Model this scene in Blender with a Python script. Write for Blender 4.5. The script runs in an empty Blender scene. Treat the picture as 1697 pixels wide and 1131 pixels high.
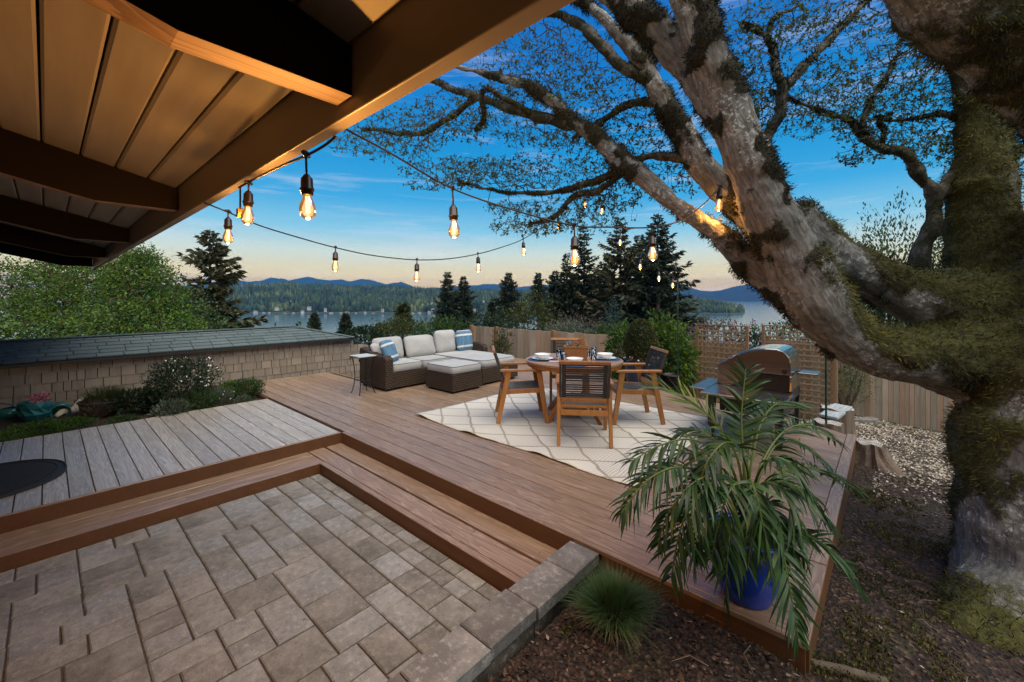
import bpy, math, random
import numpy as np
from mathutils import Vector, Matrix, noise as mnoise

R = math.radians
random.seed(7)
rng = np.random.default_rng(7)
scene = bpy.context.scene
col = scene.collection

# ---------------------------------------------------------------- camera
FOC, CX, CY, EYE = 693.5, 848.5, 492.5, 1.55
CA, SA = 0.744, 0.668
cam = bpy.data.cameras.new('camera')
cam_o = bpy.data.objects.new('camera', cam)
col.objects.link(cam_o)
cam.sensor_width = 36.0
cam.lens = 36.0 * FOC / 1697.0
cam.shift_y = -73.0 / 1697.0
cam.clip_start = 0.05
cam.clip_end = 40000
cam_o.location = (0, 0, EYE)
cam_o.rotation_euler = (R(90), 0, math.atan2(SA, CA))
scene.camera = cam_o

# ---------------------------------------------------------------- light
SUN_EL, SUN_AZ = 48.0, 100.0
W = bpy.data.worlds.new('World')
scene.world = W
W.use_nodes = True
nt = W.node_tree
nt.nodes.clear()
def wn(t, **k):
    n = nt.nodes.new(t)
    for a, b in k.items(): setattr(n, a, b)
    return n
geo = wn('ShaderNodeNewGeometry')
sep = wn('ShaderNodeSeparateXYZ')
neg = wn('ShaderNodeVectorMath', operation='SCALE'); neg.inputs['Scale'].default_value = -1
nt.links.new(geo.outputs['Incoming'], neg.inputs[0])
nt.links.new(neg.outputs[0], sep.inputs[0])
ramp = wn('ShaderNodeValToRGB')
nt.links.new(sep.outputs['Z'], ramp.inputs[0])
def s2l(c):
    return tuple(((x/255)/12.92 if x/255 <= 0.04045 else ((x/255+0.055)/1.055)**2.4) for x in c)
stops = [(0.0, (226, 174, 96)), (0.030, (228, 190, 112)), (0.062, (226, 208, 150)), (0.10, (208, 220, 202)), (0.15, (136, 200, 224)),
         (0.22, (58, 168, 222)), (0.32, (6, 148, 214)), (0.46, (0, 122, 204)), (0.65, (0, 96, 184)), (1.0, (0, 78, 160))]
el = ramp.color_ramp.elements
el[0].position, el[0].color = stops[0][0], (*s2l(stops[0][1]), 1)
el[1].position, el[1].color = stops[-1][0], (*s2l(stops[-1][1]), 1)
for p, c in stops[1:-1]:
    e = el.new(p); e.color = (*s2l(c), 1)
# thin high cloud: streaks stretched along the horizon
mp = wn('ShaderNodeMapping'); mp.inputs['Scale'].default_value = (2.2, 2.2, 26.0)
nt.links.new(neg.outputs[0], mp.inputs[0])
cn = wn('ShaderNodeTexNoise'); cn.inputs['Scale'].default_value = 1.3; cn.inputs['Detail'].default_value = 7; cn.inputs['Roughness'].default_value = 0.62
cn.inputs['Distortion'].default_value = 0.5
nt.links.new(mp.outputs[0], cn.inputs['Vector'])
cr = wn('ShaderNodeMapRange'); cr.inputs['From Min'].default_value = 0.54; cr.inputs['From Max'].default_value = 0.80
cr.inputs['To Max'].default_value = 0.5
nt.links.new(cn.outputs['Fac'], cr.inputs['Value'])
cm = wn('ShaderNodeMix', data_type='RGBA')
nt.links.new(cr.outputs[0], cm.inputs['Factor'])
nt.links.new(ramp.outputs[0], cm.inputs[6])
cm.inputs[7].default_value = (*s2l((226, 226, 232)), 1)
# physical twilight sky adds its own gradient
sky = wn('ShaderNodeTexSky', sky_type='NISHITA', sun_disc=False)
sky.sun_elevation = R(-2.0); sky.sun_rotation = R(180 - 42); sky.altitude = 80
bg1 = wn('ShaderNodeBackground'); bg1.inputs[1].default_value = 0.05
nt.links.new(sky.outputs[0], bg1.inputs[0])
bg2 = wn('ShaderNodeBackground'); bg2.inputs[1].default_value = 0.66
nt.links.new(cm.outputs[2], bg2.inputs[0])
# the low sky is seen through kilometres of evening air: it is that much brighter beyond it
zc = wn('ShaderNodeMath', operation='MAXIMUM'); zc.inputs[1].default_value = 0.045; nt.links.new(sep.outputs['Z'], zc.inputs[0])
zd = wn('ShaderNodeMath', operation='DIVIDE'); zd.inputs[0].default_value = 0.048; nt.links.new(zc.outputs[0], zd.inputs[1])
ze = wn('ShaderNodeMath', operation='EXPONENT'); nt.links.new(zd.outputs[0], ze.inputs[0])
zf = wn('ShaderNodeMath', operation='MULTIPLY'); zf.inputs[1].default_value = 0.62; nt.links.new(ze.outputs[0], zf.inputs[0])
nt.links.new(zf.outputs[0], bg2.inputs[1])
ad = wn('ShaderNodeAddShader')
nt.links.new(bg1.outputs[0], ad.inputs[0]); nt.links.new(bg2.outputs[0], ad.inputs[1])
wo = wn('ShaderNodeOutputWorld')
nt.links.new(ad.outputs[0], wo.inputs[0])

sun = bpy.data.lights.new('sun', 'SUN')
sun.energy = 3.9
sun.angle = R(78)
sun.color = (1.0, 0.93, 0.77)
sun_o = bpy.data.objects.new('sun', sun)
col.objects.link(sun_o)
SUN_DIR = Vector((0.50, -0.10, 1.0)).normalized()      # towards the light: open sky over the lake
sun_o.rotation_euler = SUN_DIR.to_track_quat('Z', 'Y').to_euler()
sun_o.location = (0, 0, 30)

vs = scene.view_settings
vs.view_transform = 'Standard'; vs.look = 'None'; vs.exposure = 0.6; vs.gamma = 1.0
vs.use_curve_mapping = False
scene.cycles.max_bounces = 6
scene.cycles.transparent_max_bounces = 12
scene.cycles.volume_bounces = 0
scene.cycles.use_denoising = True
scene.cycles.sample_clamp_indirect = 4

# ---------------------------------------------------------------- placing
def cam2w(xc, yc, z):
    return Vector((CA*xc - SA*yc, SA*xc + CA*yc, z))
def w2cam(p):
    return (CA*p[0] + SA*p[1], -SA*p[0] + CA*p[1], p[2]-EYE)
def px(u, v, d):
    return cam2w((u-CX)*d/FOC, d, EYE-(v-CY)*d/FOC)
def gr(u, v, z=0.0):
    d = FOC*(EYE-z)/(v-CY)
    return px(u, v, d)
def proj(p):
    x, y, z = w2cam(p)
    return (CX+x/y*FOC, CY-z/y*FOC, y)

# ---------------------------------------------------------------- tags
def tag(o, label=None, cat=None, group=None, kind=None):
    if label: o['label'] = label
    if cat: o['category'] = cat
    if group: o['group'] = group
    if kind: o['kind'] = kind
    return o
def thing(name, label, cat, loc=(0, 0, 0), rz=0.0, group=None):
    o = bpy.data.objects.new(name, None)
    o.empty_display_size = 0.1
    col.objects.link(o)
    o.location = loc; o.rotation_euler = (0, 0, rz)
    return tag(o, label, cat, group)
def wmat(o):
    m = Matrix.LocRotScale(o.location, o.rotation_euler, o.scale)
    return wmat(o.parent) @ m if o.parent else m
def link(name, me, parent=None):
    o = bpy.data.objects.new(name, me)
    col.objects.link(o)
    if parent is not None: o.parent = parent
    return o
def dup(o, parent=None, label=None, group=None):
    c = o.copy(); col.objects.link(c); c.parent = parent
    for ch in o.children:
        dup(ch, c)
    if label: c['label'] = label
    if group: c['group'] = group
    return c

# ---------------------------------------------------------------- mesh builder
class MB:
    def __init__(s): s.v, s.f, s.m = [], [], []
    def add(s, vs_, fs_, mi=0):
        b = len(s.v)
        s.v.extend([tuple(x) for x in vs_])
        s.f.extend([tuple(b+i for i in f) for f in fs_])
        s.m.extend([mi]*len(fs_))
        return s
    def prism(s, poly, z0, z1, mi=0, mat=None):
        n = len(poly)
        vs_ = [Vector((p[0], p[1], z0)) for p in poly] + [Vector((p[0], p[1], z1)) for p in poly]
        if mat is not None: vs_ = [mat @ v for v in vs_]
        fs_ = [tuple(range(n-1, -1, -1)), tuple(range(n, 2*n))] + [(i, (i+1) % n, n+(i+1) % n, n+i) for i in range(n)]
        return s.add(vs_, fs_, mi)
    def box(s, x0, x1, y0, y1, z0, z1, mi=0, mat=None):
        return s.prism([(x0, y0), (x1, y0), (x1, y1), (x0, y1)], z0, z1, mi, mat)
    def cbox(s, x0, x1, y0, y1, z0, z1, c=0.004, mi=0, mat=None):
        """box with chamfered top edges"""
        lo = [(x0, y0), (x1, y0), (x1, y1), (x0, y1)]
        hi = [(x0+c, y0+c), (x1-c, y0+c), (x1-c, y1-c), (x0+c, y1-c)]
        vs_ = [Vector((*p, z0)) for p in lo] + [Vector((*p, z1-c)) for p in lo] + [Vector((*p, z1)) for p in hi]
        if mat is not None: vs_ = [mat @ v for v in vs_]
        fs_ = [(3, 2, 1, 0), (8, 9, 10, 11)]
        for k in (0, 4):
            fs_ += [(k+i, k+(i+1) % 4, k+4+(i+1) % 4, k+4+i) for i in range(4)]
        return s.add(vs_, fs_, mi)
    def bar(s, p0, p1, w, h, up=(0, 0, 1), mi=0, w1=None, h1=None):
        p0, p1 = Vector(p0), Vector(p1)
        t = (p1-p0).normalized()
        up = Vector(up)
        a = t.cross(up)
        if a.length < 1e-4: a = t.cross(Vector((1, 0, 0)))
        a.normalize(); b = a.cross(t)
        w1 = w if w1 is None else w1; h1 = h if h1 is None else h1
        vs_ = []
        for p, ww, hh in ((p0, w, h), (p1, w1, h1)):
            vs_ += [p-a*ww/2-b*hh/2, p+a*ww/2-b*hh/2, p+a*ww/2+b*hh/2, p-a*ww/2+b*hh/2]
        return s.add(vs_, [(3, 2, 1, 0), (4, 5, 6, 7), (0, 1, 5, 4), (1, 2, 6, 5), (2, 3, 7, 6), (3, 0, 4, 7)], mi)
    def tube(s, pts, rad, n=6, mi=0, cap=True):
        pts = [Vector(p) for p in pts]
        if not hasattr(rad, '__len__'): rad = [rad]*len(pts)
        vs_, fs_ = [], []
        pa = None
        for i, p in enumerate(pts):
            t = (pts[min(i+1, len(pts)-1)]-pts[max(i-1, 0)])
            if t.length < 1e-9: t = Vector((0, 0, 1))
            t.normalize()
            if pa is None:
                pa = t.cross(Vector((0.31, 0.2, 0.93)))
                if pa.length < 1e-3: pa = t.cross(Vector((1, 0, 0)))
            pa = (pa - t*pa.dot(t)).normalized()
            b = t.cross(pa)
            for k in range(n):
                an = 2*math.pi*k/n
                vs_.append(p + (pa*math.cos(an)+b*math.sin(an))*rad[i])
        for i in range(len(pts)-1):
            for k in range(n):
                k2 = (k+1) % n
                fs_.append((i*n+k, i*n+k2, (i+1)*n+k2, (i+1)*n+k))
        if cap:
            fs_.append(tuple(range(n-1, -1, -1)))
            fs_.append(tuple((len(pts)-1)*n+k for k in range(n)))
        return s.add(vs_, fs_, mi)
    def lathe(s, prof, n=24, c=(0, 0, 0), mi=0, mat=None):
        vs_, fs_ = [], []
        for r, z in prof:
            for k in range(n):
                an = 2*math.pi*k/n
                vs_.append(Vector((c[0]+r*math.cos(an), c[1]+r*math.sin(an), c[2]+z)))
        if mat is not None: vs_ = [mat @ v for v in vs_]
        for i in range(len(prof)-1):
            for k in range(n):
                k2 = (k+1) % n
                fs_.append((i*n+k, i*n+k2, (i+1)*n+k2, (i+1)*n+k))
        return s.add(vs_, fs_, mi)
    def build(s, name, mats, parent=None, world=False, smooth=False, bevel=0, seg=2, sub=0):
        me = bpy.data.meshes.new(name)
        v = s.v
        if world and parent is not None:
            im = wmat(parent).inverted()
            v = [im @ Vector(x) for x in v]
        me.from_pydata([tuple(x) for x in v], [], s.f)
        if not isinstance(mats, (list, tuple)): mats = [mats]
        for m in mats: me.materials.append(m)
        if len(mats) > 1: me.polygons.foreach_set('material_index', s.m)
        if smooth: me.polygons.foreach_set('use_smooth', [True]*len(me.polygons))
        o = link(name, me, parent)
        if bevel:
            b = o.modifiers.new('bevel', 'BEVEL'); b.width = bevel; b.segments = seg; b.limit_method = 'ANGLE'; b.angle_limit = R(35)
        if sub:
            m = o.modifiers.new('sub', 'SUBSURF'); m.levels = m.render_levels = sub
        me.update()
        return o

def npmesh(name, V, Fq, mat, parent=None, world=True, smooth=False):
    """numpy verts (n,3) and faces (m,k) -> object"""
    V = np.asarray(V, dtype=np.float64)
    if world and parent is not None:
        im = np.array(wmat(parent).inverted())
        V = V @ im[:3, :3].T + im[:3, 3]
    Fq = np.asarray(Fq, dtype=np.int32)
    me = bpy.data.meshes.new(name)
    me.vertices.add(len(V)); me.vertices.foreach_set('co', V.astype(np.float32).ravel())
    m, k = Fq.shape
    me.loops.add(m*k); me.loops.foreach_set('vertex_index', Fq.ravel())
    me.polygons.add(m)
    me.polygons.foreach_set('loop_start', np.arange(0, m*k, k, dtype=np.int32))
    try: me.polygons.foreach_set('loop_total', np.full(m, k, dtype=np.int32))
    except Exception: pass
    if smooth: me.polygons.foreach_set('use_smooth', np.ones(m, dtype=bool))
    me.update(calc_edges=True)
    for mm in (mat if isinstance(mat, (list, tuple)) else [mat]): me.materials.append(mm)
    return link(name, me, parent)

def unit(a): return a/np.maximum(np.linalg.norm(a, axis=-1, keepdims=True), 1e-9)
def leaves(P, D, L, Wd, up=None, fold=0.25, r=rng):
    """leaf-shaped two-triangle-fold quads at P pointing along D; arrays. returns V, F (quads: base, side, tip, side)"""
    P = np.asarray(P); D = unit(np.asarray(D)); n = len(P)
    L = np.broadcast_to(np.asarray(L, float).reshape(-1, 1) if np.ndim(L) else np.full((n, 1), float(L)), (n, 1))
    Wd = np.broadcast_to(np.asarray(Wd, float).reshape(-1, 1) if np.ndim(Wd) else np.full((n, 1), float(Wd)), (n, 1))
    U = r.normal(size=(n, 3)) if up is None else np.asarray(up, float)+r.normal(size=(n, 3))*0.35
    S = unit(np.cross(D, U)); N = np.cross(S, D)
    V = np.empty((n, 4, 3))
    V[:, 0] = P
    V[:, 1] = P + D*L*0.45 + S*Wd*0.5 + N*Wd*fold
    V[:, 2] = P + D*L
    V[:, 3] = P + D*L*0.45 - S*Wd*0.5 + N*Wd*fold
    return V.reshape(-1, 3), np.arange(4*n).reshape(n, 4)

# ---------------------------------------------------------------- materials
class NT:
    def __init__(s, name):
        s.m = bpy.data.materials.new(name); s.m.use_nodes = True
        s.t = s.m.node_tree; s.t.nodes.clear()
        s.out = s.n('ShaderNodeOutputMaterial'); s.b = s.n('ShaderNodeBsdfPrincipled')
        s.l(s.b.outputs[0], s.out.inputs[0])
    def n(s, t, **k):
        x = s.t.nodes.new(t)
        for a, b in k.items(): setattr(x, a, b)
        return x
    def l(s, a, b): s.t.links.new(a, b)
    def coord(s, scale=(1, 1, 1), kind='Object', rand=0.0):
        tc = s.n('ShaderNodeTexCoord'); mp_ = s.n('ShaderNodeMapping'); mp_.inputs['Scale'].default_value = scale
        if rand:
            oi = s.n('ShaderNodeObjectInfo'); mu = s.n('ShaderNodeVectorMath', operation='SCALE')
            cx = s.n('ShaderNodeCombineXYZ')
            for i in range(3): s.l(oi.outputs['Random'], cx.inputs[i])
            mu.inputs['Scale'].default_value = rand
            s.l(cx.outputs[0], mu.inputs[0]); s.l(mu.outputs[0], mp_.inputs['Location'])
        s.l(tc.outputs[kind], mp_.inputs[0])
        return mp_.outputs[0]
    def noise(s, vec, scale=5, detail=4, rough=0.55, dist=0.0):
        x = s.n('ShaderNodeTexNoise'); x.inputs['Scale'].default_value = scale; x.inputs['Detail'].default_value = detail
        x.inputs['Roughness'].default_value = rough; x.inputs['Distortion'].default_value = dist
        s.l(vec, x.inputs['Vector']); return x.outputs['Fac']
    def ramp(s, fac, stops_, interp='LINEAR'):
        x = s.n('ShaderNodeValToRGB'); x.color_ramp.interpolation = interp
        e = x.color_ramp.elements
        e[0].position = stops_[0][0]; e[0].color = (*stops_[0][1], 1)
        e[1].position = stops_[-1][0]; e[1].color = (*stops_[-1][1], 1)
        for p, c in stops_[1:-1]:
            k = e.new(p); k.color = (*c, 1)
        s.l(fac, x.inputs[0]); return x.outputs[0]
    def rng(s, v, a, b, c=0.0, d=1.0):
        x = s.n('ShaderNodeMapRange'); 
        for nm_, val in (('From Min', a), ('From Max', b), ('To Min', c), ('To Max', d)): x.inputs[nm_].default_value = val
        s.l(v, x.inputs['Value']); return x.outputs[0]
    def mix(s, fac, a, b, blend='MIX'):
        x = s.n('ShaderNodeMix', data_type='RGBA', blend_type=blend)
        for sock, val in ((x.inputs['Factor'], fac), (x.inputs[6], a), (x.inputs[7], b)):
            if hasattr(val, 'links') or hasattr(val, 'is_linked'): s.l(val, sock)
            elif isinstance(val, (int, float)): sock.default_value = val
            else: sock.default_value = (*val, 1)
        return x.outputs[2]
    def math(s, op, a, b=None):
        x = s.n('ShaderNodeMath', operation=op)
        for i, val in enumerate((a, b)):
            if val is None: continue
            if isinstance(val, (int, float)): x.inputs[i].default_value = val
            else: s.l(val, x.inputs[i])
        return x.outputs[0]
    def vary(s, colr, amt=0.2, island=False, hue=0.0):
        """value (and hue) jitter per object or per mesh island"""
        if island: src = s.n('ShaderNodeNewGeometry').outputs['Random Per Island']
        else: src = s.n('ShaderNodeObjectInfo').outputs['Random']
        h = s.n('ShaderNodeHueSaturation')
        s.l(s.rng(src, 0, 1, 1-amt, 1+amt), h.inputs['Value'])
        if hue:
            wn_ = s.n('ShaderNodeTexWhiteNoise', noise_dimensions='1D'); s.l(src, wn_.inputs['W'])
            s.l(s.rng(wn_.outputs['Value'], 0, 1, 0.5-hue, 0.5+hue), h.inputs['Hue'])
            s.l(s.rng(wn_.outputs['Value'], 0, 1, 1.12, 0.75), h.inputs['Saturation'])
        s.l(colr, h.inputs['Color']); return h.outputs[0]
    def bump(s, hgt, strength=0.3, dist=0.01):
        x = s.n('ShaderNodeBump'); x.inputs['Strength'].default_value = strength; x.inputs['Distance'].default_value = dist
        s.l(hgt, x.inputs['Height']); s.l(x.outputs[0], s.b.inputs['Normal'])
    def done(s, colr=None, rough=0.7, metal=0.0, spec=None):
        if colr is not None:
            if isinstance(colr, tuple): s.b.inputs['Base Color'].default_value = (*colr, 1)
            else: s.l(colr, s.b.inputs['Base Color'])
        if isinstance(rough, (int, float)): s.b.inputs['Roughness'].default_value = rough
        else: s.l(rough, s.b.inputs['Roughness'])
        s.b.inputs['Metallic'].default_value = metal
        if spec is not None: s.b.inputs['Specular IOR Level'].default_value = spec
        return s.m

def mottled(name, c1, c2, scale=6, rough=0.7, stretch=(1, 1, 1), bump=0.15, bd=0.005, rand=4.0, vary=0.0, metal=0.0, detail=5, spec=None, hue=0.0, c3=None):
    t = NT(name)
    f = t.noise(t.coord(stretch, rand=rand), scale, detail, 0.6)
    st = [(0.3, c1), (0.7, c2)] if c3 is None else [(0.25, c1), (0.5, c2), (0.75, c3)]
    c = t.ramp(f, st)
    if vary: c = t.vary(c, vary, hue=hue)
    if bump: t.bump(f, bump, bd)
    return t.done(c, rough, metal, spec)
def foliage(name, c1, c2, vary=0.35, hue=0.03, rough=0.55, trans=0.25):
    t = NT(name)
    f = t.noise(t.coord((1, 1, 1)), 1.6, 3)
    c = t.vary(t.ramp(f, [(0.35, c1), (0.65, c2)]), vary, island=True, hue=hue)
    t.done(c, rough, spec=0.3)
    if trans:
        tr = t.n('ShaderNodeBsdfTranslucent'); t.l(c, tr.inputs[0])
        mx = t.n('ShaderNodeMixShader'); mx.inputs[0].default_value = trans
        t.l(t.b.outputs[0], mx.inputs[1]); t.l(tr.outputs[0], mx.inputs[2]); t.l(mx.outputs[0], t.out.inputs[0])
    return t.m
def plain(name, c, rough=0.5, metal=0.0, spec=None):
    return NT(name).done(c, rough, metal, spec)
def emit(name, c, strength):
    t = NT(name); t.done(c, 0.4)
    t.b.inputs['Emission Color'].default_value = (*c, 1); t.b.inputs['Emission Strength'].default_value = strength
    return t.m

# ================================================================ materials of the setting
def wood_board(name, c1, c2, c3, ax=0, gscale=1.0, rough=0.6, vary=0.12, cathedral=False, bump=0.25, hue=0.0):
    t = NT(name)
    st = [14, 14, 14]; st[ax] = 0.9
    vec = t.coord(tuple(x*gscale for x in st), rand=7.0)
    n1 = t.noise(vec, 1.0, 3, 0.5, 0.8)
    st2 = [90, 90, 90]; st2[ax] = 2.5
    n2 = t.noise(t.coord(tuple(x*gscale for x in st2), rand=3.0), 1.0, 3, 0.6)
    if cathedral:
        rings = t.math('FRACT', t.math('MULTIPLY', n1, 9.0))
        rings = t.math('POWER', rings, 2.2)
        f = t.math('ADD', t.math('MULTIPLY', rings, 0.45), t.math('MULTIPLY', n2, 0.55))
    else:
        f = t.math('ADD', t.math('MULTIPLY', n1, 0.45), t.math('MULTIPLY', n2, 0.55))
    c = t.ramp(f, [(0.28, c1), (0.5, c2), (0.72, c3)])
    # large faint weathering
    big = t.noise(t.coord((1.1, 1.1, 1.1), rand=1.0), 1.2, 4)
    c = t.mix(t.rng(big, 0.35, 0.75, 0.0, 0.35), c, c1)
    if vary: c = t.vary(c, vary, hue=hue)
    t.bump(f, bump, 0.003)
    return t.done(c, rough)

M = {}
M['deck'] = wood_board('deck_composite', (0.190, 0.122, 0.078), (0.265, 0.182, 0.123), (0.335, 0.247, 0.178), 0, 1.0, 0.36, 0.13, True)
M['deck_cross'] = wood_board('deck_composite_cross', (0.190, 0.122, 0.078), (0.265, 0.182, 0.123), (0.335, 0.247, 0.178), 1, 1.0, 0.36, 0.13, True)
M['deck_grey'] = wood_board('deck_composite_grey_sheen', (0.29, 0.25, 0.205), (0.42, 0.37, 0.315), (0.52, 0.47, 0.41), 0, 1.0, 0.33, 0.12, True)  # left boards: lighter grey includes sky sheen put into the base colour
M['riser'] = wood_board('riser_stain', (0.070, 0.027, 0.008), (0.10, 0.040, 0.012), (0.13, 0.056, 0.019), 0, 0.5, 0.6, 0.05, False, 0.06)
M['joist'] = plain('dark_gap', (0.012, 0.010, 0.008), 0.9)

def paver_mat(name, tints):
    t = NT(name)
    f = t.noise(t.coord((1, 1, 1), rand=9.0), 5, 6, 0.65)
    g = t.noise(t.coord((1, 1, 1), rand=5.0), 90, 3, 0.7)
    md_ = t.noise(t.coord((1, 1, 1), rand=6.0), 24, 5, 0.75)
    c = t.ramp(f, [(0.25, tints[0]), (0.5, tints[1]), (0.72, tints[2])])
    oi = t.n('ShaderNodeObjectInfo')
    c = t.mix(t.rng(oi.outputs['Random'], 0.50, 0.90, 0.0, 0.85), c, tints[3])
    c = t.mix(t.rng(g, 0.30, 0.42, 0.45, 0.0), c, (0.06, 0.05, 0.045))
    c = t.mix(t.rng(g, 0.66, 0.74, 0.0, 0.35), c, (0.50, 0.46, 0.42))
    st_ = t.noise(t.coord((1, 1, 1), rand=2.0), 2.2, 5, 0.7)
    c = t.mix(t.rng(st_, 0.5, 0.72, 0, 0.55), c, (0.33, 0.315, 0.295))
    c = t.mix(t.rng(st_, 0.48, 0.30, 0, 0.5), c, (0.085, 0.075, 0.064))
    c = t.mix(t.rng(md_, 0.46, 0.34, 0, 0.50), c, (0.10, 0.094, 0.084))
    c = t.mix(t.rng(md_, 0.52, 0.68, 0, 0.6), c, (0.36, 0.345, 0.315))
    c = t.vary(c, 0.24)
    h = t.math('ADD', t.math('MULTIPLY', md_, 1.2), g)
    t.bump(h, 0.8, 0.006)
    return t.done(c, 0.82)
M['paver'] = paver_mat('paver_concrete', [(0.145, 0.137, 0.122), (0.215, 0.203, 0.180), (0.29, 0.275, 0.245), (0.175, 0.183, 0.185)])
M['cap'] = paver_mat('cap_concrete', [(0.085, 0.080, 0.075), (0.135, 0.126, 0.118), (0.18, 0.168, 0.156), (0.11, 0.106, 0.104)])
M['sand'] = mottled('joint_sand', (0.045, 0.035, 0.028), (0.10, 0.078, 0.058), 60, 0.95)

# ================================================================ terrain
def ground_z(x, y):
    """yard falls away towards the lake; world coordinates"""
    xc, yc, _ = w2cam((x, y, 0))
    d = max(yc, 0.0)
    z = -0.14-0.035*max(0.0, min(y-2.2, 4.0))-0.11*max(0.0, min(y, 12.0)-6.0)
    if x > -0.3: z -= 0.06*min(1.0, (x+0.3)/0.8)
    elif y < 2.6: z += 0.035+0.03*max(0.0, min(1.0, (-0.75-x)/0.4))
    # beyond the garden the hillside drops
    far = max(0.0, d-14.0)
    z -= min(58.0, 0.25*far)
    return z
def gridmesh(name, xs, ys, zf, mat, parent=None, kind='structure'):
    X, Y = np.meshgrid(xs, ys)
    Z = np.vectorize(zf)(X, Y)
    nx, ny = len(xs), len(ys)
    V = np.stack([X.ravel(), Y.ravel(), Z.ravel()], 1)
    i = np.arange(nx*ny).reshape(ny, nx)
    Fq = np.stack([i[:-1, :-1], i[:-1, 1:], i[1:, 1:], i[1:, :-1]], -1).reshape(-1, 4)
    o = npmesh(name, V, Fq, mat, parent, smooth=True)
    if kind: o['kind'] = kind
    return o
def mulch_mat(name):
    t = NT(name)
    vec = t.coord((1, 1, 1))
    v1 = t.n('ShaderNodeTexVoronoi'); v1.inputs['Scale'].default_value = 55; v1.inputs['Randomness'].default_value = 1
    t.l(vec, v1.inputs['Vector'])
    sp = t.n('ShaderNodeSeparateColor'); t.l(v1.outputs['Color'], sp.inputs[0])
    c = t.ramp(sp.outputs[0], [(0.0, (0.008, 0.005, 0.003)), (0.5, (0.022, 0.011, 0.007)), (0.85, (0.05, 0.025, 0.014)), (1.0, (0.11, 0.07, 0.05))])
    mo = t.noise(vec, 1.3, 5, 0.65)
    c = t.mix(t.rng(mo, 0.56, 0.70, 0.0, 0.75), c, (0.045, 0.052, 0.012))
    t.bump(v1.outputs['Distance'], 0.9, 0.02)
    return t.done(c, 0.95)
M['mulch'] = mulch_mat('mulch_soil')
xs = np.concatenate([np.arange(-400, -40, 24), np.arange(-40, -12, 3.5), np.arange(-12, 8, 0.25), np.arange(8, 40, 3.2), np.arange(40, 420, 24)])
ys = np.concatenate([np.arange(-40, -6, 4), np.arange(-6, 12, 0.25), np.arange(12, 60, 3), np.arange(60, 460, 20)])
def tz(x, y):
    z = ground_z(x, y)
    if abs(x) < 14 and -6 < y < 13:
        z += 0.05*mnoise.noise(Vector((x*0.9, y*0.9, 0)))+0.02*mnoise.noise(Vector((x*4, y*4, 3)))
        if -9.5 < x < -0.45 and 2.35 < y < 8.4: z = min(z, -0.33)
        if y < 2.4 and x < -1.45: z = min(z, -0.34)
    else:
        z += 1.5*mnoise.noise(Vector((x*0.03, y*0.03, 1)))*min(1, max(0, abs(x)-14+max(0, y-13))/30)
    return z
ground = gridmesh('ground', xs, ys, tz, M['mulch'])

# bark-chip path between the deck and the right fence
def chips_mat():
    t = NT('wood_chips')
    c = t.ramp(t.n('ShaderNodeNewGeometry').outputs['Random Per Island'], [(0.0, (0.14, 0.10, 0.06)), (0.35, (0.32, 0.26, 0.185)), (0.7, (0.42, 0.36, 0.275)), (1.0, (0.52, 0.47, 0.395))])
    return t.done(c, 0.85)
M['chips'] = chips_mat()
def scatter_chips(name, n, region, mat, smin, smax, lift=0.006, zf=tz):
    P = []
    while len(P) < n:
        x, y = region()
        P.append((x, y, zf(x, y)+lift*random.random()))
    P = np.array(P); k = len(P)
    an = rng.uniform(0, 2*math.pi, k)
    D = np.stack([np.cos(an), np.sin(an), rng.normal(size=k)*0.35], 1)
    U = np.tile(np.array([0, 0, 1.0]), (k, 1))
    ln = rng.uniform(smin, smax, k)
    V, Fq = leaves(P, D, ln, ln*rng.uniform(0.3, 0.7, k), up=U, fold=0.08)
    o = npmesh(name, V, Fq, mat)
    o['kind'] = 'stuff'
    return o
def chip_region():
    while True:
        x, y = random.uniform(-2.2, 4.2), random.uniform(5.0, 10.6)
        edge = 4.9+0.4*math.sin(x*2.1)+0.35*max(0, x)
        if x < -0.1 and y < 6.15+0.31*(-0.27-x): continue
        if y > edge+0.6*random.random()**2 or (random.random() < 0.05 and y > edge-0.8 and x > -0.1): return x, y
chips = scatter_chips('wood_chip_path', 52000, chip_region, M['chips'], 0.014, 0.042)
tag(chips, 'pale bark chips spread over the slope between deck and right fence', 'bark chips')
def litter_mat():
    t = NT('litter')
    c = t.ramp(t.n('ShaderNodeNewGeometry').outputs['Random Per Island'], [(0.0, (0.008, 0.005, 0.003)), (0.5, (0.022, 0.010, 0.006)), (0.85, (0.058, 0.026, 0.013)), (0.97, (0.11, 0.065, 0.04)), (1.0, (0.28, 0.22, 0.17))])
    return t.done(c, 0.9)
M['litter'] = litter_mat()
def litter_region():
    while True:
        if random.random() < 0.55:
            x, y = random.uniform(-1.25, 1.2), random.uniform(0.5, 2.25)
        else:
            x, y = random.uniform(-0.2, 2.6), random.uniform(1.6, 6.2)
        return x, y
lit = scatter_chips('bark_mulch', 34000, litter_region, M['litter'], 0.008, 0.035, 0.012)
tag(lit, 'dark red brown bark mulch covering the bed below the deck', 'mulch')

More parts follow.
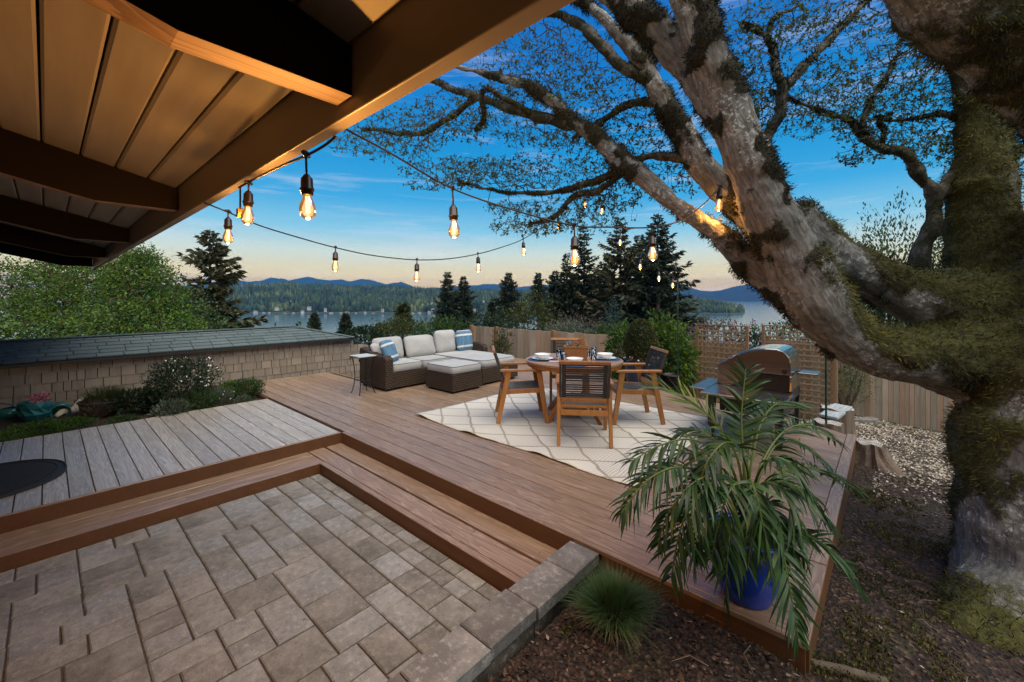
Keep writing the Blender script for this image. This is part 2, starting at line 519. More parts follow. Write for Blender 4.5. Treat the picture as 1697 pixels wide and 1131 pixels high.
# ---------------------------------------------------------------- lake, far shore, mountains
LAKE = -60.0
def water_mat():
    t = NT('lake_water')
    vec = t.coord((0.02, 0.02, 0.02))
    f = t.noise(vec, 2.0, 5, 0.6)
    t.bump(f, 0.05, 1.5)
    t.done((0.05, 0.085, 0.105), 0.14)
    t.b.inputs['IOR'].default_value = 1.33
    return t.m
M['water'] = water_mat()
def fan(yc0, yc1, half):
    return [cam2w(-half*yc0, yc0, 0), cam2w(half*yc0, yc0, 0), cam2w(half*yc1, yc1, 0), cam2w(-half*yc1, yc1, 0)]
m = MB(); q = fan(150, 6500, 1.7)
m.add([(p.x, p.y, LAKE) for p in q], [(0, 1, 2, 3)])
lake = m.build('lake_water', M['water']); lake['kind'] = 'structure'

def ridge(name, pts, dd, depth, base, mat, rough=1.0, seed=0, n=160, rows=10, kind='structure', amp=0.18):
    """a range of hills: pts = (u, v) of its skyline in the picture at distance dd, given real depth behind"""
    us = np.array([p[0] for p in pts], float); vs_ = np.array([p[1] for p in pts], float)
    U = np.linspace(us[0], us[-1], n)
    Vv = np.interp(U, us, vs_)
    verts = []
    for j in range(rows):
        s = j/(rows-1)                       # 0 foot, 1 crest, then the back falls away
        prof = math.sin(min(1.0, s*1.25)*math.pi/2)**0.85 if s <= 0.8 else 1.0-(s-0.8)*3.0
        for i in range(n):
            top = EYE-(Vv[i]-CY)*dd/FOC
            d = dd - depth*(0.8-s)
            hgt = base+(top-base)*prof
            w = mnoise.fractal(Vector((U[i]*0.03+seed, s*3.0, seed)), 0.8, 2.1, 6)
            if s < 0.78: hgt += (top-base)*amp*w*min(1, s*3)*(1-s)
            else: hgt += (top-base)*0.05*rough*w
            p = cam2w((U[i]-CX)*dd/FOC*d/dd, d, max(base-2, hgt))
            verts.append(p)
    i = np.arange(rows*n).reshape(rows, n)
    Fq = np.stack([i[:-1, :-1], i[:-1, 1:], i[1:, 1:], i[1:, :-1]], -1).reshape(-1, 4)
    o = npmesh(name, np.array(verts), Fq, mat, smooth=False)
    o['kind'] = kind
    return o
M['forest_ground'] = mottled('forest_ground', (0.018, 0.030, 0.016), (0.04, 0.055, 0.022), 0.02, 0.95, bump=0)
def mountain_mat():
    t = NT('mountain_rock')
    vec = t.coord((1, 1, 1))
    f = t.noise(vec, 0.004, 8, 0.65)
    g = t.n('ShaderNodeNewGeometry'); s = t.n('ShaderNodeSeparateXYZ'); t.l(g.outputs['Position'], s.inputs[0])
    c = t.ramp(f, [(0.3, (0.008, 0.014, 0.014)), (0.7, (0.016, 0.022, 0.020))])
    hi = t.math('ADD', s.outputs['Z'], t.math('MULTIPLY', t.rng(f, 0.3, 0.7, -1, 1), 130.0))
    c = t.mix(t.rng(hi, 560, 640, 0, 0.75), c, (0.42, 0.40, 0.42))
    return t.done(c, 0.95)
M['mountain'] = mountain_mat()
ridge('mountain_range', [(300, 474), (395, 466), (418, 468), (450, 462), (480, 465), (510, 461), (545, 466), (560, 464), (580, 466), (600, 463), (640, 471), (665, 468), (700, 482), (740, 488)], 11500, 3000, LAKE, M['mountain'], 1.0, 3.1, 260, 14, amp=0.30)
ridge('mountain_range', [(600, 490), (680, 479), (740, 477), (770, 474), (800, 472), (830, 472), (860, 477), (900, 472), (960, 475), (1020, 472), (1080, 474), (1140, 488), (1180, 492)], 10800, 2500, LAKE, M['mountain'], 1.0, 9.4, 240, 14, amp=0.30)
ridge('mountain_range', [(1060, 480), (1110, 471), (1135, 474), (1165, 483), (1195, 482), (1225, 474), (1250, 471), (1275, 476), (1320, 484), (1420, 480), (1560, 476), (1750, 484)], 8200, 2600, LAKE, M['mountain'], 1.0, 5.7, 240, 14, amp=0.30)
ridge('mountain_range', [(1120, 490), (1165, 482), (1200, 486), (1260, 492)], 11800, 1500, LAKE, M['mountain'], 1.0, 15.2, 60, 8)
hill_pts = [(250, 489), (330, 486), (420, 479), (480, 478), (540, 480), (600, 482), (660, 483), (720, 486), (780, 488), (840, 489), (900, 490), (1000, 492), (1060, 493)]
far_hill = ridge('far_hill', hill_pts, 2700, 1350, LAKE, M['forest_ground'], 1.0, 1.2, 200, 14, amp=0.12)
cape_pts = [(1040, 500), (1090, 500), (1130, 499), (1160, 501), (1185, 505), (1210, 508), (1228, 513), (1238, 518)]
cape = ridge('far_hill', cape_pts, 1800, 320, LAKE, M['forest_ground'], 1.0, 4.2, 90, 10, amp=0.10)

def far_forest(name, hill, n, hmin, hmax, mat, label, ok=None, seed=5):
    r = np.random.default_rng(seed)
    me = hill.data
    P = np.empty(len(me.vertices)*3); me.vertices.foreach_get('co', P); P = P.reshape(-1, 3)
    F = np.empty(len(me.polygons)*4, dtype=np.int32); me.polygons.foreach_get('vertices', F); F = F.reshape(-1, 4)
    keep = F[: int(len(F)*0.90)]
    a = np.linalg.norm(np.cross(P[keep[:, 1]]-P[keep[:, 0]], P[keep[:, 3]]-P[keep[:, 0]]), axis=1)
    pick = keep[r.choice(len(keep), n, p=a/a.sum())]
    s, t_ = r.random((n, 1)), r.random((n, 1))
    C = (P[pick[:, 0]]*(1-s)+P[pick[:, 1]]*s)*(1-t_)+(P[pick[:, 3]]*(1-s)+P[pick[:, 2]]*s)*t_
    C = C[C[:, 2] > LAKE+3]
    n = len(C)
    con = r.random(n) < 0.55
    H = r.uniform(hmin, hmax, n)*np.where(con, 1.25, 0.8)
    Wd = H*np.where(con, 0.20, 0.45)
    k = 5
    V = np.empty((n, 2*k+1, 3))
    ph = r.uniform(0, 6.28, n)
    for j in range(k):
        an = ph+2*math.pi*j/k
        jit = r.uniform(0.75, 1.25, n)
        V[:, j] = C+np.stack([np.cos(an)*Wd*jit, np.sin(an)*Wd*jit, H*0.02], 1)
        V[:, k+j] = C+np.stack([np.cos(an)*Wd*jit*np.where(con, 0.62, 0.98), np.sin(an)*Wd*jit*np.where(con, 0.62, 0.98), H*np.where(con, 0.35, 0.6)], 1)
    V[:, 2*k] = C+np.stack([0*H, 0*H, H], 1)
    base = (np.arange(n)*(2*k+1))[:, None]
    tri = []
    for j in range(k):
        j2 = (j+1) % k
        tri += [[j, j2, k+j2], [j, k+j2, k+j], [k+j, k+j2, 2*k]]
    tri = np.array(tri)
    Fq = (base[:, :, None]+tri[None]).reshape(-1, 3)
    o = npmesh(name, V.reshape(-1, 3), Fq, mat)
    tag(o, label, 'forest', kind='stuff')
    return o
def far_tree_mat():
    t = NT('far_trees')
    f = t.noise(t.coord((1, 1, 1)), 0.006, 5, 0.65)
    c = t.ramp(f, [(0.35, (0.010, 0.024, 0.014)), (0.5, (0.022, 0.040, 0.016)), (0.62, (0.060, 0.080, 0.022)), (0.72, (0.085, 0.095, 0.035))])
    return t.done(t.vary(c, 0.55, island=True, hue=0.04), 0.8, spec=0.2)
M['far_trees'] = far_tree_mat()
far_forest('far_forest', far_hill, 17000, 9, 36, M['far_trees'], 'dark mixed forest covering the low hill across the lake')
far_forest('far_forest', cape, 2600, 10, 22, M['far_trees'], 'dark trees on the wooded cape that juts into the lake', seed=8)

# houses along the far shore
M['far_wall'] = mottled('far_house_wall', (0.42, 0.40, 0.38), (0.60, 0.57, 0.54), 0.3, 0.8, bump=0, vary=0.25)
M['far_roof'] = mottled('far_house_roof', (0.10, 0.09, 0.09), (0.22, 0.18, 0.16), 0.3, 0.8, bump=0, vary=0.3)
M['far_window'] = plain('far_window', (0.03, 0.035, 0.04), 0.2)
def far_house(u, v, d, w, hgt, label, group):
    p = px(u, v, d)
    h = thing('lake_house', label, 'house', p, random.uniform(0.3, 1.1), group)
    b = MB().box(-w/2, w/2, -w*0.35, w*0.35, -6, hgt); b.build('wall', M['far_wall'], h)
    r_ = MB(); e = w*0.06
    r_.add([(-w/2-e, -w*0.35-e, hgt), (w/2+e, -w*0.35-e, hgt), (w/2+e, w*0.35+e, hgt), (-w/2-e, w*0.35+e, hgt), (-w/2-e, 0, hgt+w*0.22), (w/2+e, 0, hgt+w*0.22)],
           [(0, 1, 5, 4), (2, 3, 4, 5), (1, 2, 5), (3, 0, 4), (3, 2, 1, 0)])
    r_.build('roof', M['far_roof'], h)
    for k in (-0.3, 0.0, 0.3):
        MB().box(w*k-w*0.07, w*k+w*0.07, -w*0.35-0.15, -w*0.35+0.1, hgt*0.35, hgt*0.75).build('window', M['far_window'], h)
    return h
random.seed(11)
G1 = 'houses along the far lake shore'
for k in range(30):
    u = 424+k*12.9+random.uniform(-4, 4)
    if 640 < u < 660: continue
    far_house(u, 521.0-random.random()**2*9, 1560 if True else 0, random.uniform(6, 13), random.uniform(3, 5.5), 'small pale house on the far lake shore below the wooded hill', G1)
for k in range(26):
    far_house(430+k*15+random.uniform(-6, 6), random.uniform(500, 512), 1750, random.uniform(5, 10), random.uniform(3, 5), 'small pale house among trees on the hillside across the lake', 'houses on the far hillside')
for k in range(12):
    far_house(1140+k*7.2+random.uniform(-2, 2), 515.5-random.random()*7, 1660, random.uniform(5, 9), random.uniform(3, 5), 'small pale house on the slope of the wooded cape', 'houses on the cape')

# ================================================================ deck
deck = thing('deck', 'brown composite wood deck with two shallow steps along the paver patio', 'deck', (-4.6, 2.25, 0))
BW, BP = 0.1360, 0.1425
def deck_left(y): return -8.60 if y < 3.93 else -7.22
def deck_far_x(y): return -0.27-(y-6.07)/0.31
def board(poly, zt, mat=None, name='deck_board', th=0.025):
    jit = random.uniform(-0.0012, 0.0012)
    b = MB(); n = len(poly); c = 0.003
    cx_ = sum(p[0] for p in poly)/n; cy_ = sum(p[1] for p in poly)/n
    inn = []
    for p in poly:
        dx, dy = p[0]-cx_, p[1]-cy_
        inn.append((p[0]-c*np.sign(dx), p[1]-c*np.sign(dy)))
    z1 = zt+jit
    loc = Vector((cx_, cy_, z1))
    vs_ = [Vector((p[0], p[1], z1-th))-loc for p in poly]+[Vector((p[0], p[1], z1-c))-loc for p in poly]+[Vector((p[0], p[1], z1))-loc for p in inn]
    fs_ = [tuple(range(n-1, -1, -1)), tuple(range(2*n, 3*n))]
    for k in (0, n): fs_ += [(k+i, k+(i+1) % n, k+n+(i+1) % n, k+n+i) for i in range(n)]
    b.add(vs_, fs_)
    o = b.build(name, mat or M['deck'], deck)
    o.location = loc - deck.location
    return o
random.seed(3)
Y0 = 2.262
for i in range(43):
    ya = Y0+0.046+i*BP; yb = ya+BW
    xl = deck_left((ya+yb)/2)
    ra, rb = min(-0.345, deck_far_x(ya)), min(-0.345, deck_far_x(yb))
    if rb < xl+0.3: break
    cuts = []
    if i % 2 == 1: cuts = [-2.58]+([-6.2] if xl < -7.5 else [])
    else: cuts = [-4.75+0.3*(i % 3)]
    cuts = [c for c in cuts if xl+0.6 < c < rb-0.6]
    ends = [xl]+cuts
    for k, a in enumerate(ends):
        if k+1 < len(ends):
            b_ = ends[k+1]-0.004
            board([(a, ya), (b_, ya), (b_, yb), (a, yb)], 0)
        else:
            board([(a, ya), (ra, ya), (rb, yb), (a, yb)], 0)
# boards of the left walkway; ran parallel, ends on the step
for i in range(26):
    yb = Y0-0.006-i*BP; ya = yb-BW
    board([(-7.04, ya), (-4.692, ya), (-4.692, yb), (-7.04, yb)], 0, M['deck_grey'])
# slim edge trims (nosing)
board([(-4.650, Y0+0.002), (-0.345, Y0+0.002), (-0.345, Y0+0.042), (-4.650, Y0+0.042)], 0.001, name='edge_trim')
board([(-4.689, -1.45), (-4.654, -1.45), (-4.654, Y0-0.006), (-4.689, Y0-0.006)], 0.001, M['deck_cross'], name='edge_trim')
board([(-0.340, 2.262), (-0.262, 2.262), (-0.262, 3.0), (-0.340, 3.0)], 0.002, M['deck_cross'], name='edge_trim')
board([(-0.340, 3.006), (-0.262, 3.006), (-0.262, 6.05), (-0.340, 6.05)], 0.008, M['deck_cross'], name='edge_trim')
board([(-8.60, 3.936), (-7.22, 3.936), (-7.22, 3.960), (-8.60, 3.960)], 0.001, name='edge_trim')
# fascia and risers
def riser(x0, x1, y0, y1, z0, z1, name='riser'):
    c = Vector(((x0+x1)/2, (y0+y1)/2, (z0+z1)/2))
    ax = 0 if (x1-x0) > (y1-y0) else 1
    b = MB()
    b.box(x0-c.x, x1-c.x, y0-c.y, y1-c.y, z0-c.z, z1-c.z)
    o = b.build(name, M['riser'], deck); o.location = c-deck.location
    return o
TZ, PZ = -0.120, -0.215
riser(-4.652, -1.502, 2.262, 2.285, TZ-0.03, -0.004)
riser(-4.676, -4.653, -1.45, 2.262, TZ-0.03, -0.004)
riser(-4.235, -1.502, 1.835, 1.857, PZ-0.05, TZ-0.002)
riser(-4.258, -4.236, -1.45, 1.835, PZ-0.05, TZ-0.002)
riser(-1.30, -0.275, 2.265, 2.288, -0.21, -0.004, 'fascia')
riser(-0.284, -0.262, 2.292, 6.05, -0.22, -0.004, 'fascia')
# treads: three boards each way
def tread(x0, x1, y0, y1, nm='tread_board'): board([(x0, y0), (x1, y0), (x1, y1), (x0, y1)], TZ, name=nm)
for k in range(2):
    ya = 1.866+0.010+k*0.190
    tread(-4.66+0.0, -1.502, ya+0.02, ya+0.186)
tread(-4.236, -1.502, 1.838, 1.889, 'edge_trim')
tread(-4.652, -1.502, 2.259-0.006, 2.262-0.003, 'edge_trim')
for k in range(3):
    xa = -4.652+k*0.139
    board([(xa, -1.45), (xa+0.135, -1.45), (xa+0.135, 1.884), (xa, 1.884)], TZ, M['deck_cross'], 'tread_board')
# dark framing under the boards, kept 5 mm below them
fr = MB()
fr.box(-8.58, -7.25, 2.30, 3.93, -0.30, -0.032)
fr.prism([(-7.2, 2.30), (-0.36, 2.30), (-0.36, 6.0), (-6.9, 8.03), (-7.2, 8.03)], -0.30, -0.032)
fr.box(-7.0, -4.70, -1.44, 2.25, -0.30, -0.032)
fr.box(-4.64, -1.51, 1.86, 2.25, -0.32, TZ-0.032)
fr.box(-4.64, -4.26, -1.44, 1.85, -0.32, TZ-0.032)
fr.build('deck_framing', M['joist'], deck, world=True)
# edge boards round the planter and along the notch behind the sofa
riser(-7.064, -7.042, -1.45, 2.255, -0.25, -0.003, 'fascia')
riser(-8.60, -7.07, 2.262, 2.284, -0.25, -0.003, 'fascia')
riser(-8.60, -7.225, 3.962, 3.984, -0.6, -0.003, 'fascia')
riser(-7.245, -7.223, 3.985, 8.1, -0.9, -0.003, 'fascia')

# ================================================================ paver patio
patio = thing('paver_patio', 'patio of tan and grey concrete pavers below the deck steps', 'patio', (-2.8, 0.3, PZ))
MB().box(-4.233, -1.30, -1.5, 1.832, PZ-0.2, PZ-0.012).build('joint_sand', M['sand'], patio, world=True)
random.seed(21)
npv = 0
def paver(x0, x1, y0, y1):
    global npv
    if x1 > -1.31 or y0 < -1.5 or x1-x0 < 0.03 or y1-y0 < 0.03: return
    cxy = ((x0+x1)/2, (y0+y1)/2)
    xc, yc, _ = w2cam((*cxy, 0))
    if yc < 0.9 or abs(xc) > 1.5*yc: return
    npv += 1
    g = 0.0042
    w, h_ = (x1-x0)/2-g, (y1-y0)/2-g
    b = MB()
    def jag(): return random.uniform(-0.0022, 0.0022)
    lo = [(-w+jag(), -h_+jag()), (w+jag(), -h_+jag()), (w+jag(), h_+jag()), (-w+jag(), h_+jag())]
    c = 0.007
    hi = [(p[0]-np.sign(p[0])*c, p[1]-np.sign(p[1])*c) for p in lo]
    tlt = [random.uniform(-0.0015, 0.0015) for _ in range(4)]
    vs_ = [(*p, -0.05) for p in lo]+[(*p, -0.006) for p in lo]+[(p[0], p[1], tlt[i]) for i, p in enumerate(hi)]
    fs_ = [(8, 9, 10, 11)]
    for k in (0, 4): fs_ += [(k+i, k+(i+1) % 4, k+4+(i+1) % 4, k+4+i) for i in range(4)]
    b.add(vs_, fs_)
    o = b.build('paver', M['paver'], patio)
    o.location = Vector((*cxy, PZ+random.uniform(-0.002, 0.002)))-patio.location
# border of small pavers along the step
y1 = 1.830
x = -4.231
while x < -1.35:
    w = random.choice([0.13, 0.16, 0.2]); paver(x, min(x+w, -1.312), y1-0.10, y1); x += w
x = -4.231-0.05
while x < -1.35:
    w = random.choice([0.13, 0.16, 0.2]); paver(max(x, -4.231), min(x+w, -1.312), y1-0.215, y1-0.10); x += w
U = 0.092
yt = y1-0.215
nxg, nyg = 32, 35
occ = [[False]*nyg for _ in range(nxg)]
def free(i, j, a, b):
    return i+a <= nxg and j+b <= nyg and all(not occ[p][q] for p in range(i, i+a) for q in range(j, j+b))
def gap_after(i, j, a, b):
    # a single free cell left beyond the stone would need a sliver
    n = 0
    while j+b+n < nyg and not occ[i][j+b+n] and n < 3: n += 1
    return n == 1
for i in range(nxg):
    for j in range(nyg):
        if occ[i][j]: continue
        opts = [(2, 3), (2, 3), (3, 2), (3, 2), (2, 2), (2, 2), (3, 3)]
        random.shuffle(opts)
        opts += [(2, 1), (1, 2), (1, 1)]
        fit = [o for o in opts if free(i, j, *o)]
        good = [o for o in fit if not gap_after(i, j, *o)] or fit
        a, b_ = good[0]
        for p in range(i, i+a):
            for q in range(j, j+b_): occ[p][q] = True
        paver(-4.231+i*U, min(-4.231+(i+a)*U, -1.312), yt-(j+b_)*U, yt-j*U)
print('pavers', npv)

# ================================================================ low retaining wall with capstones
M['block_brown'] = paver_mat('brown_block', [(0.030, 0.024, 0.016), (0.060, 0.048, 0.032), (0.10, 0.085, 0.062), (0.05, 0.042, 0.03)])  # wall blocks in a darker brown than the capstones
rw = thing('retaining_wall', 'low concrete block wall with grey capstones between patio and mulch bed', 'wall', (-1.4, 1.3, PZ))
random.seed(5)
y = 2.238
k = 0
for L in (0.262, 0.335, 0.33, 0.335, 0.33, 0.335, 0.33, 0.33):
    ya = y-L+0.006
    off = random.uniform(-0.006, 0.006)
    c = Vector((-1.408+off, (ya+y)/2, -0.045))
    b = MB(); b.cbox(-0.104, 0.104, -(y-ya)/2, (y-ya)/2, -0.022, 0.043, 0.006)
    o = b.build('capstone', M['cap'], rw); o.location = c-rw.location
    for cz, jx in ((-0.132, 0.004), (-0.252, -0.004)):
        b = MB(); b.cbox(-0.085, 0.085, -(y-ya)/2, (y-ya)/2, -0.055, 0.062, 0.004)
        o = b.build('wall_block', M['block_brown'], rw); o.location = Vector((-1.415+jx, (ya+y)/2+random.uniform(-0.004, 0.004), cz))-rw.location
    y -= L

# ================================================================ shingled shed
M['shake'] = wood_board('cedar_shingle_paint', (0.165, 0.13, 0.098), (0.23, 0.185, 0.14), (0.28, 0.23, 0.18), 2, 0.6, 0.75, 0.10, False, 0.3)
def asphalt():
    t = NT('asphalt_shingle')
    f = t.noise(t.coord((1, 1, 1), rand=3.0), 140, 3, 0.7)
    g = t.noise(t.coord((1, 1, 1), rand=8.0), 4, 4)
    c = t.ramp(f, [(0.3, (0.035, 0.055, 0.058)), (0.55, (0.085, 0.115, 0.115)), (0.72, (0.17, 0.20, 0.195))])
    c = t.mix(t.rng(g, 0.4, 0.7, 0, 0.4), c, (0.09, 0.10, 0.095))
    c = t.vary(c, 0.12)
    t.bump(f, 0.5, 0.003)
    return t.done(c, 0.9)
M['asphalt'] = asphalt()
M['trim_dark'] = plain('drip_edge_black', (0.012, 0.012, 0.013), 0.5)
shed = thing('shed', 'low shed with tan wooden wall shingles and green grey asphalt shingle roof', 'shed', (-9.6, 1.8, -0.3))
WX = -8.82
SY0, SY1 = -4.0, 4.45
b = MB()
b.box(WX-1.62, WX-0.03, SY0, SY1-0.03, -0.7, 0.60)
b.prism([(SY1-0.03, -1.1), (4.93, -1.1), (4.93, 0.46), (SY1-0.03, 0.635)], 0, 0.10, mat=Matrix(((0, 0, 1, WX-0.13), (1, 0, 0, 0), (0, 1, 0, 0), (0, 0, 0, 1))))
b.build('wall', M['trim_dark'], shed, world=True)
random.seed(9)
EX = 0.145
def wall_shingle(yc, w, z0, hgt, topcut=None):
    b = MB(); t0, t1 = 0.016, 0.007
    hz = [hgt, hgt] if topcut is None else topcut
    vs_ = [(0, -w/2, 0), (t0, -w/2, 0), (t0, w/2, 0), (0, w/2, 0), (0, -w/2, hz[0]), (t1, -w/2, hz[0]), (t1, w/2, hz[1]), (0, w/2, hz[1])]
    b.add(vs_, [(3, 2, 1, 0), (4, 5, 6, 7), (1, 2, 6, 5), (0, 1, 5, 4), (2, 3, 7, 6), (3, 0, 4, 7)])
    o = b.build('wall_shingle', M['shake'], shed)
    o.location = Vector((WX-0.028+random.uniform(0, 0.003), yc, z0))-shed.location
    return o
for row in range(7):
    z0 = 0.625-EX*(row+1)
    y = -1.3 if row < 5 else (1.6 if row < 6 else 3.6)
    y += random.uniform(0, 0.1)
    while y < 4.93:
        w = random.choice([0.085, 0.11, 0.13, 0.15, 0.17, 0.20, 0.24]) if y > 0 else random.choice([0.15, 0.2, 0.24])
        w = min(w, 4.93-y)
        if w > 0.03:
            def top(yy): return 0.625 if yy < SY1 else 0.625-(yy-SY1)*0.36
            za, zb = min(EX+0.01, top(y)-z0), min(EX+0.01, top(y+w)-z0)
            if min(za, zb) > 0.02: wall_shingle(y+w/2, w-0.009, z0+random.uniform(-0.003, 0.003), EX, (za, zb))
        y += w
# return wall going back from the wing
b = MB(); b.box(WX-1.4, WX-0.13, 4.80, 4.93, -1.2, 0.40); b.build('return_wall', M['shake'], shed, world=True)
# hipped roof
EZ, RZ_, EXX, RXX = 0.655, 0.905, -8.74, -9.60
RY = 3.60
sl = Vector((RXX-EXX, 0, RZ_-EZ)); nrm = Vector((EZ-RZ_, 0, RXX-EXX)); nrm = Vector((0.279, 0, 0.960))
b = MB()
b.add([(EXX+0.01, SY0, EZ-0.012), (EXX+0.01, SY1+0.08, EZ-0.012), (RXX, RY, RZ_-0.012), (RXX, SY0, RZ_-0.012), (2*RXX-EXX, SY1+0.08, EZ-0.012), (2*RXX-EXX, SY0, EZ-0.012)],
      [(0, 1, 2, 3), (1, 4, 2), (3, 2, 4, 5), (0, 3, 5), (0, 5, 4, 1)])
b.build('roof_deck', M['trim_dark'], shed, world=True)
b = MB(); b.box(EXX-0.02, EXX+0.02, SY0, SY1+0.09, EZ-0.055, EZ-0.014); b.build('drip_edge', M['trim_dark'], shed, world=True)
nrow = 6
def roof_shingle(P4, lift):
    P4 = [Vector(p) for p in P4]
    c = sum(P4, Vector())/4
    n_ = (P4[1]-P4[0]).cross(P4[3]-P4[0]).normalized()
    if n_.z < 0: n_ = -n_
    top = [P4[0]+n_*(lift+0.013), P4[1]+n_*(lift+0.013), P4[2]+n_*lift, P4[3]+n_*lift]
    b = MB(); vs_ = [p-n_*0.004-c for p in P4]+[p-c for p in top]
    b.add(vs_, [(4, 5, 6, 7), (0, 1, 5, 4), (1, 2, 6, 5), (2, 3, 7, 6), (3, 0, 4, 7)])
    o = b.build('roof_shingle', M['asphalt'], shed); o.location = c-shed.location
for row in range(nrow):
    s0, s1 = row/nrow, min(1.0, (row+1.12)/nrow)
    def on(y, s): return Vector((EXX+(RXX-EXX)*s, y, EZ+(RZ_-EZ)*s))
    y = -1.9+random.uniform(-0.2, 0.0)
    ylim0 = SY1+0.08-(SY1+0.08-RY)*s0; ylim1 = SY1+0.08-(SY1+0.08-RY)*s1
    while y < ylim0:
        w = 0.285+random.uniform(-0.02, 0.03)
        ye = y+w
        a, bb = min(ye-0.010, ylim0), min(ye-0.010, ylim1)
        if bb > y+0.02 and a > y+0.02: roof_shingle([on(y, s0), on(a, s0), on(bb, s1), on(y, s1)], random.uniform(0.0, 0.003))
        y = ye
    # hip end
    x0 = EXX+(RXX-EXX)*s0; x1 = EXX+(RXX-EXX)*s1
    xx = x0
    xend0 = 2*RXX-x0; xend1 = 2*RXX-x1
    while xx > xend0:
        xe = xx-0.285
        yy0, yy1 = ylim0, ylim1; z0, z1 = EZ+(RZ_-EZ)*s0, EZ+(RZ_-EZ)*s1
        a0, a1 = max(xe+0.004, xend0), max(min(xe+0.004, x1), xend1)
        st = min(xx, x1)
        if a1 < st-0.01: roof_shingle([(xx, yy0, z0), (a0, yy0, z0), (a1, yy1, z1), (st, yy1, z1)], 0.001)
        xx = xe
# hip and ridge caps
for k in range(7):
    s0, s1 = k/7, (k+1.1)/7
    def hp(s): return Vector((EXX+(RXX-EXX)*s, SY1+0.08-(SY1+0.08-RY)*s, EZ+(RZ_-EZ)*s+0.012))
    a, c = hp(s0), hp(min(1, s1))
    b = MB(); b.bar(a, c, 0.13, 0.012); o = b.build('hip_cap', M['asphalt'], shed, world=True)
y = -1.8
while y < RY:
    b = MB(); b.bar((RXX, y, RZ_+0.012), (RXX, min(y+0.3, RY), RZ_+0.009), 0.16, 0.012); b.build('ridge_cap', M['asphalt'], shed, world=True); y += 0.29

# ================================================================ house eave
M['soffit'] = mottled('soffit_paint', (0.20, 0.17, 0.135), (0.27, 0.235, 0.19), 3, 0.55, (0.4, 4, 4), 0.08, 0.002, vary=0.06)
M['fascia_paint'] = mottled('fascia_paint', (0.18, 0.145, 0.105), (0.22, 0.18, 0.135), 2.5, 0.5, (0.4, 3, 3), 0.06, 0.002)
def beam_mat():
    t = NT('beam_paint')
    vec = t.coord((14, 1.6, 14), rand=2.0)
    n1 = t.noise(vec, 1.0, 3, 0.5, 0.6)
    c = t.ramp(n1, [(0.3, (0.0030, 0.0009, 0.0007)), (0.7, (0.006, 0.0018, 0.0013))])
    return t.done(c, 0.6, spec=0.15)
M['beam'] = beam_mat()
M['beam_bottom'] = wood_board('beam_bottom_wood', (0.16, 0.09, 0.05), (0.26, 0.16, 0.09), (0.32, 0.21, 0.13), 1, 0.6, 0.6, 0, True, 0.1)
house = thing('house', 'house eave with cream plank soffit, dark beams and cream fascia board', 'house', (-4, -1.0, PZ))
ZS = EYE+0.715; SLP = 0.245; YF = 0.583
def sz(y): return ZS+SLP*(YF-y)
XA, XB = -11.5, 3.2
b = MB(); b.add([(XA, YF+0.004, EYE+0.528), (XB, YF+0.004, EYE+0.528), (XB, YF+0.05, EYE+0.528), (XA, YF+0.05, EYE+0.528),
                 (XA, YF+0.004, ZS+0.06), (XB, YF+0.004, ZS+0.06), (XB, YF+0.05, ZS+0.06), (XA, YF+0.05, ZS+0.06)],
                [(3, 2, 1, 0), (4, 5, 6, 7), (0, 1, 5, 4), (1, 2, 6, 5), (2, 3, 7, 6), (3, 0, 4, 7)])
b.build('fascia', M['fascia_paint'], house, world=True, bevel=0.004)
y = YF
k = 0
while y > -1.25:
    ya = y-0.150
    b = MB(); g = 0.004
    th = 0.035
    y0_, y1_ = y-g, ya+g
    v_ = []
    for yy in (y1_, y0_):
        for xx in (XA, XB):
            v_.append((xx, yy, sz(yy)))
    up = [(p[0], p[1], p[2]+th) for p in v_]
    # chamfered V edges
    e = 0.009
    vv = [(XA, y1_, sz(y1_)+e), (XB, y1_, sz(y1_)+e), (XA, y1_+e, sz(y1_+e)), (XB, y1_+e, sz(y1_+e)), (XA, y0_-e, sz(y0_-e)), (XB, y0_-e, sz(y0_-e)), (XA, y0_, sz(y0_)+e), (XB, y0_, sz(y0_)+e),
          (XA, y1_, sz(y1_)+th), (XB, y1_, sz(y1_)+th), (XA, y0_, sz(y0_)+th), (XB, y0_, sz(y0_)+th)]
    b.add(vv, [(0, 1, 3, 2), (2, 3, 5, 4), (4, 5, 7, 6), (8, 9, 1, 0), (6, 7, 11, 10), (10, 11, 9, 8), (0, 2, 4, 6, 10, 8), (1, 9, 11, 7, 5, 3)])
    b.build('soffit_plank', M['soffit'], house, world=True)
    y = ya; k += 1
b = MB(); b.add([(XA, YF+0.06, sz(YF)+0.045), (XB, YF+0.06, sz(YF)+0.045), (XB, -2.2, sz(-2.2)+0.045), (XA, -2.2, sz(-2.2)+0.045),
                 (XA, YF+0.06, sz(YF)+0.10), (XB, YF+0.06, sz(YF)+0.10), (XB, -2.2, sz(-2.2)+0.10), (XA, -2.2, sz(-2.2)+0.10)],
                [(3, 2, 1, 0), (4, 5, 6, 7), (0, 1, 5, 4), (1, 2, 6, 5), (2, 3, 7, 6), (3, 0, 4, 7)])
b.build('roof', M['asphalt'], house, world=True)
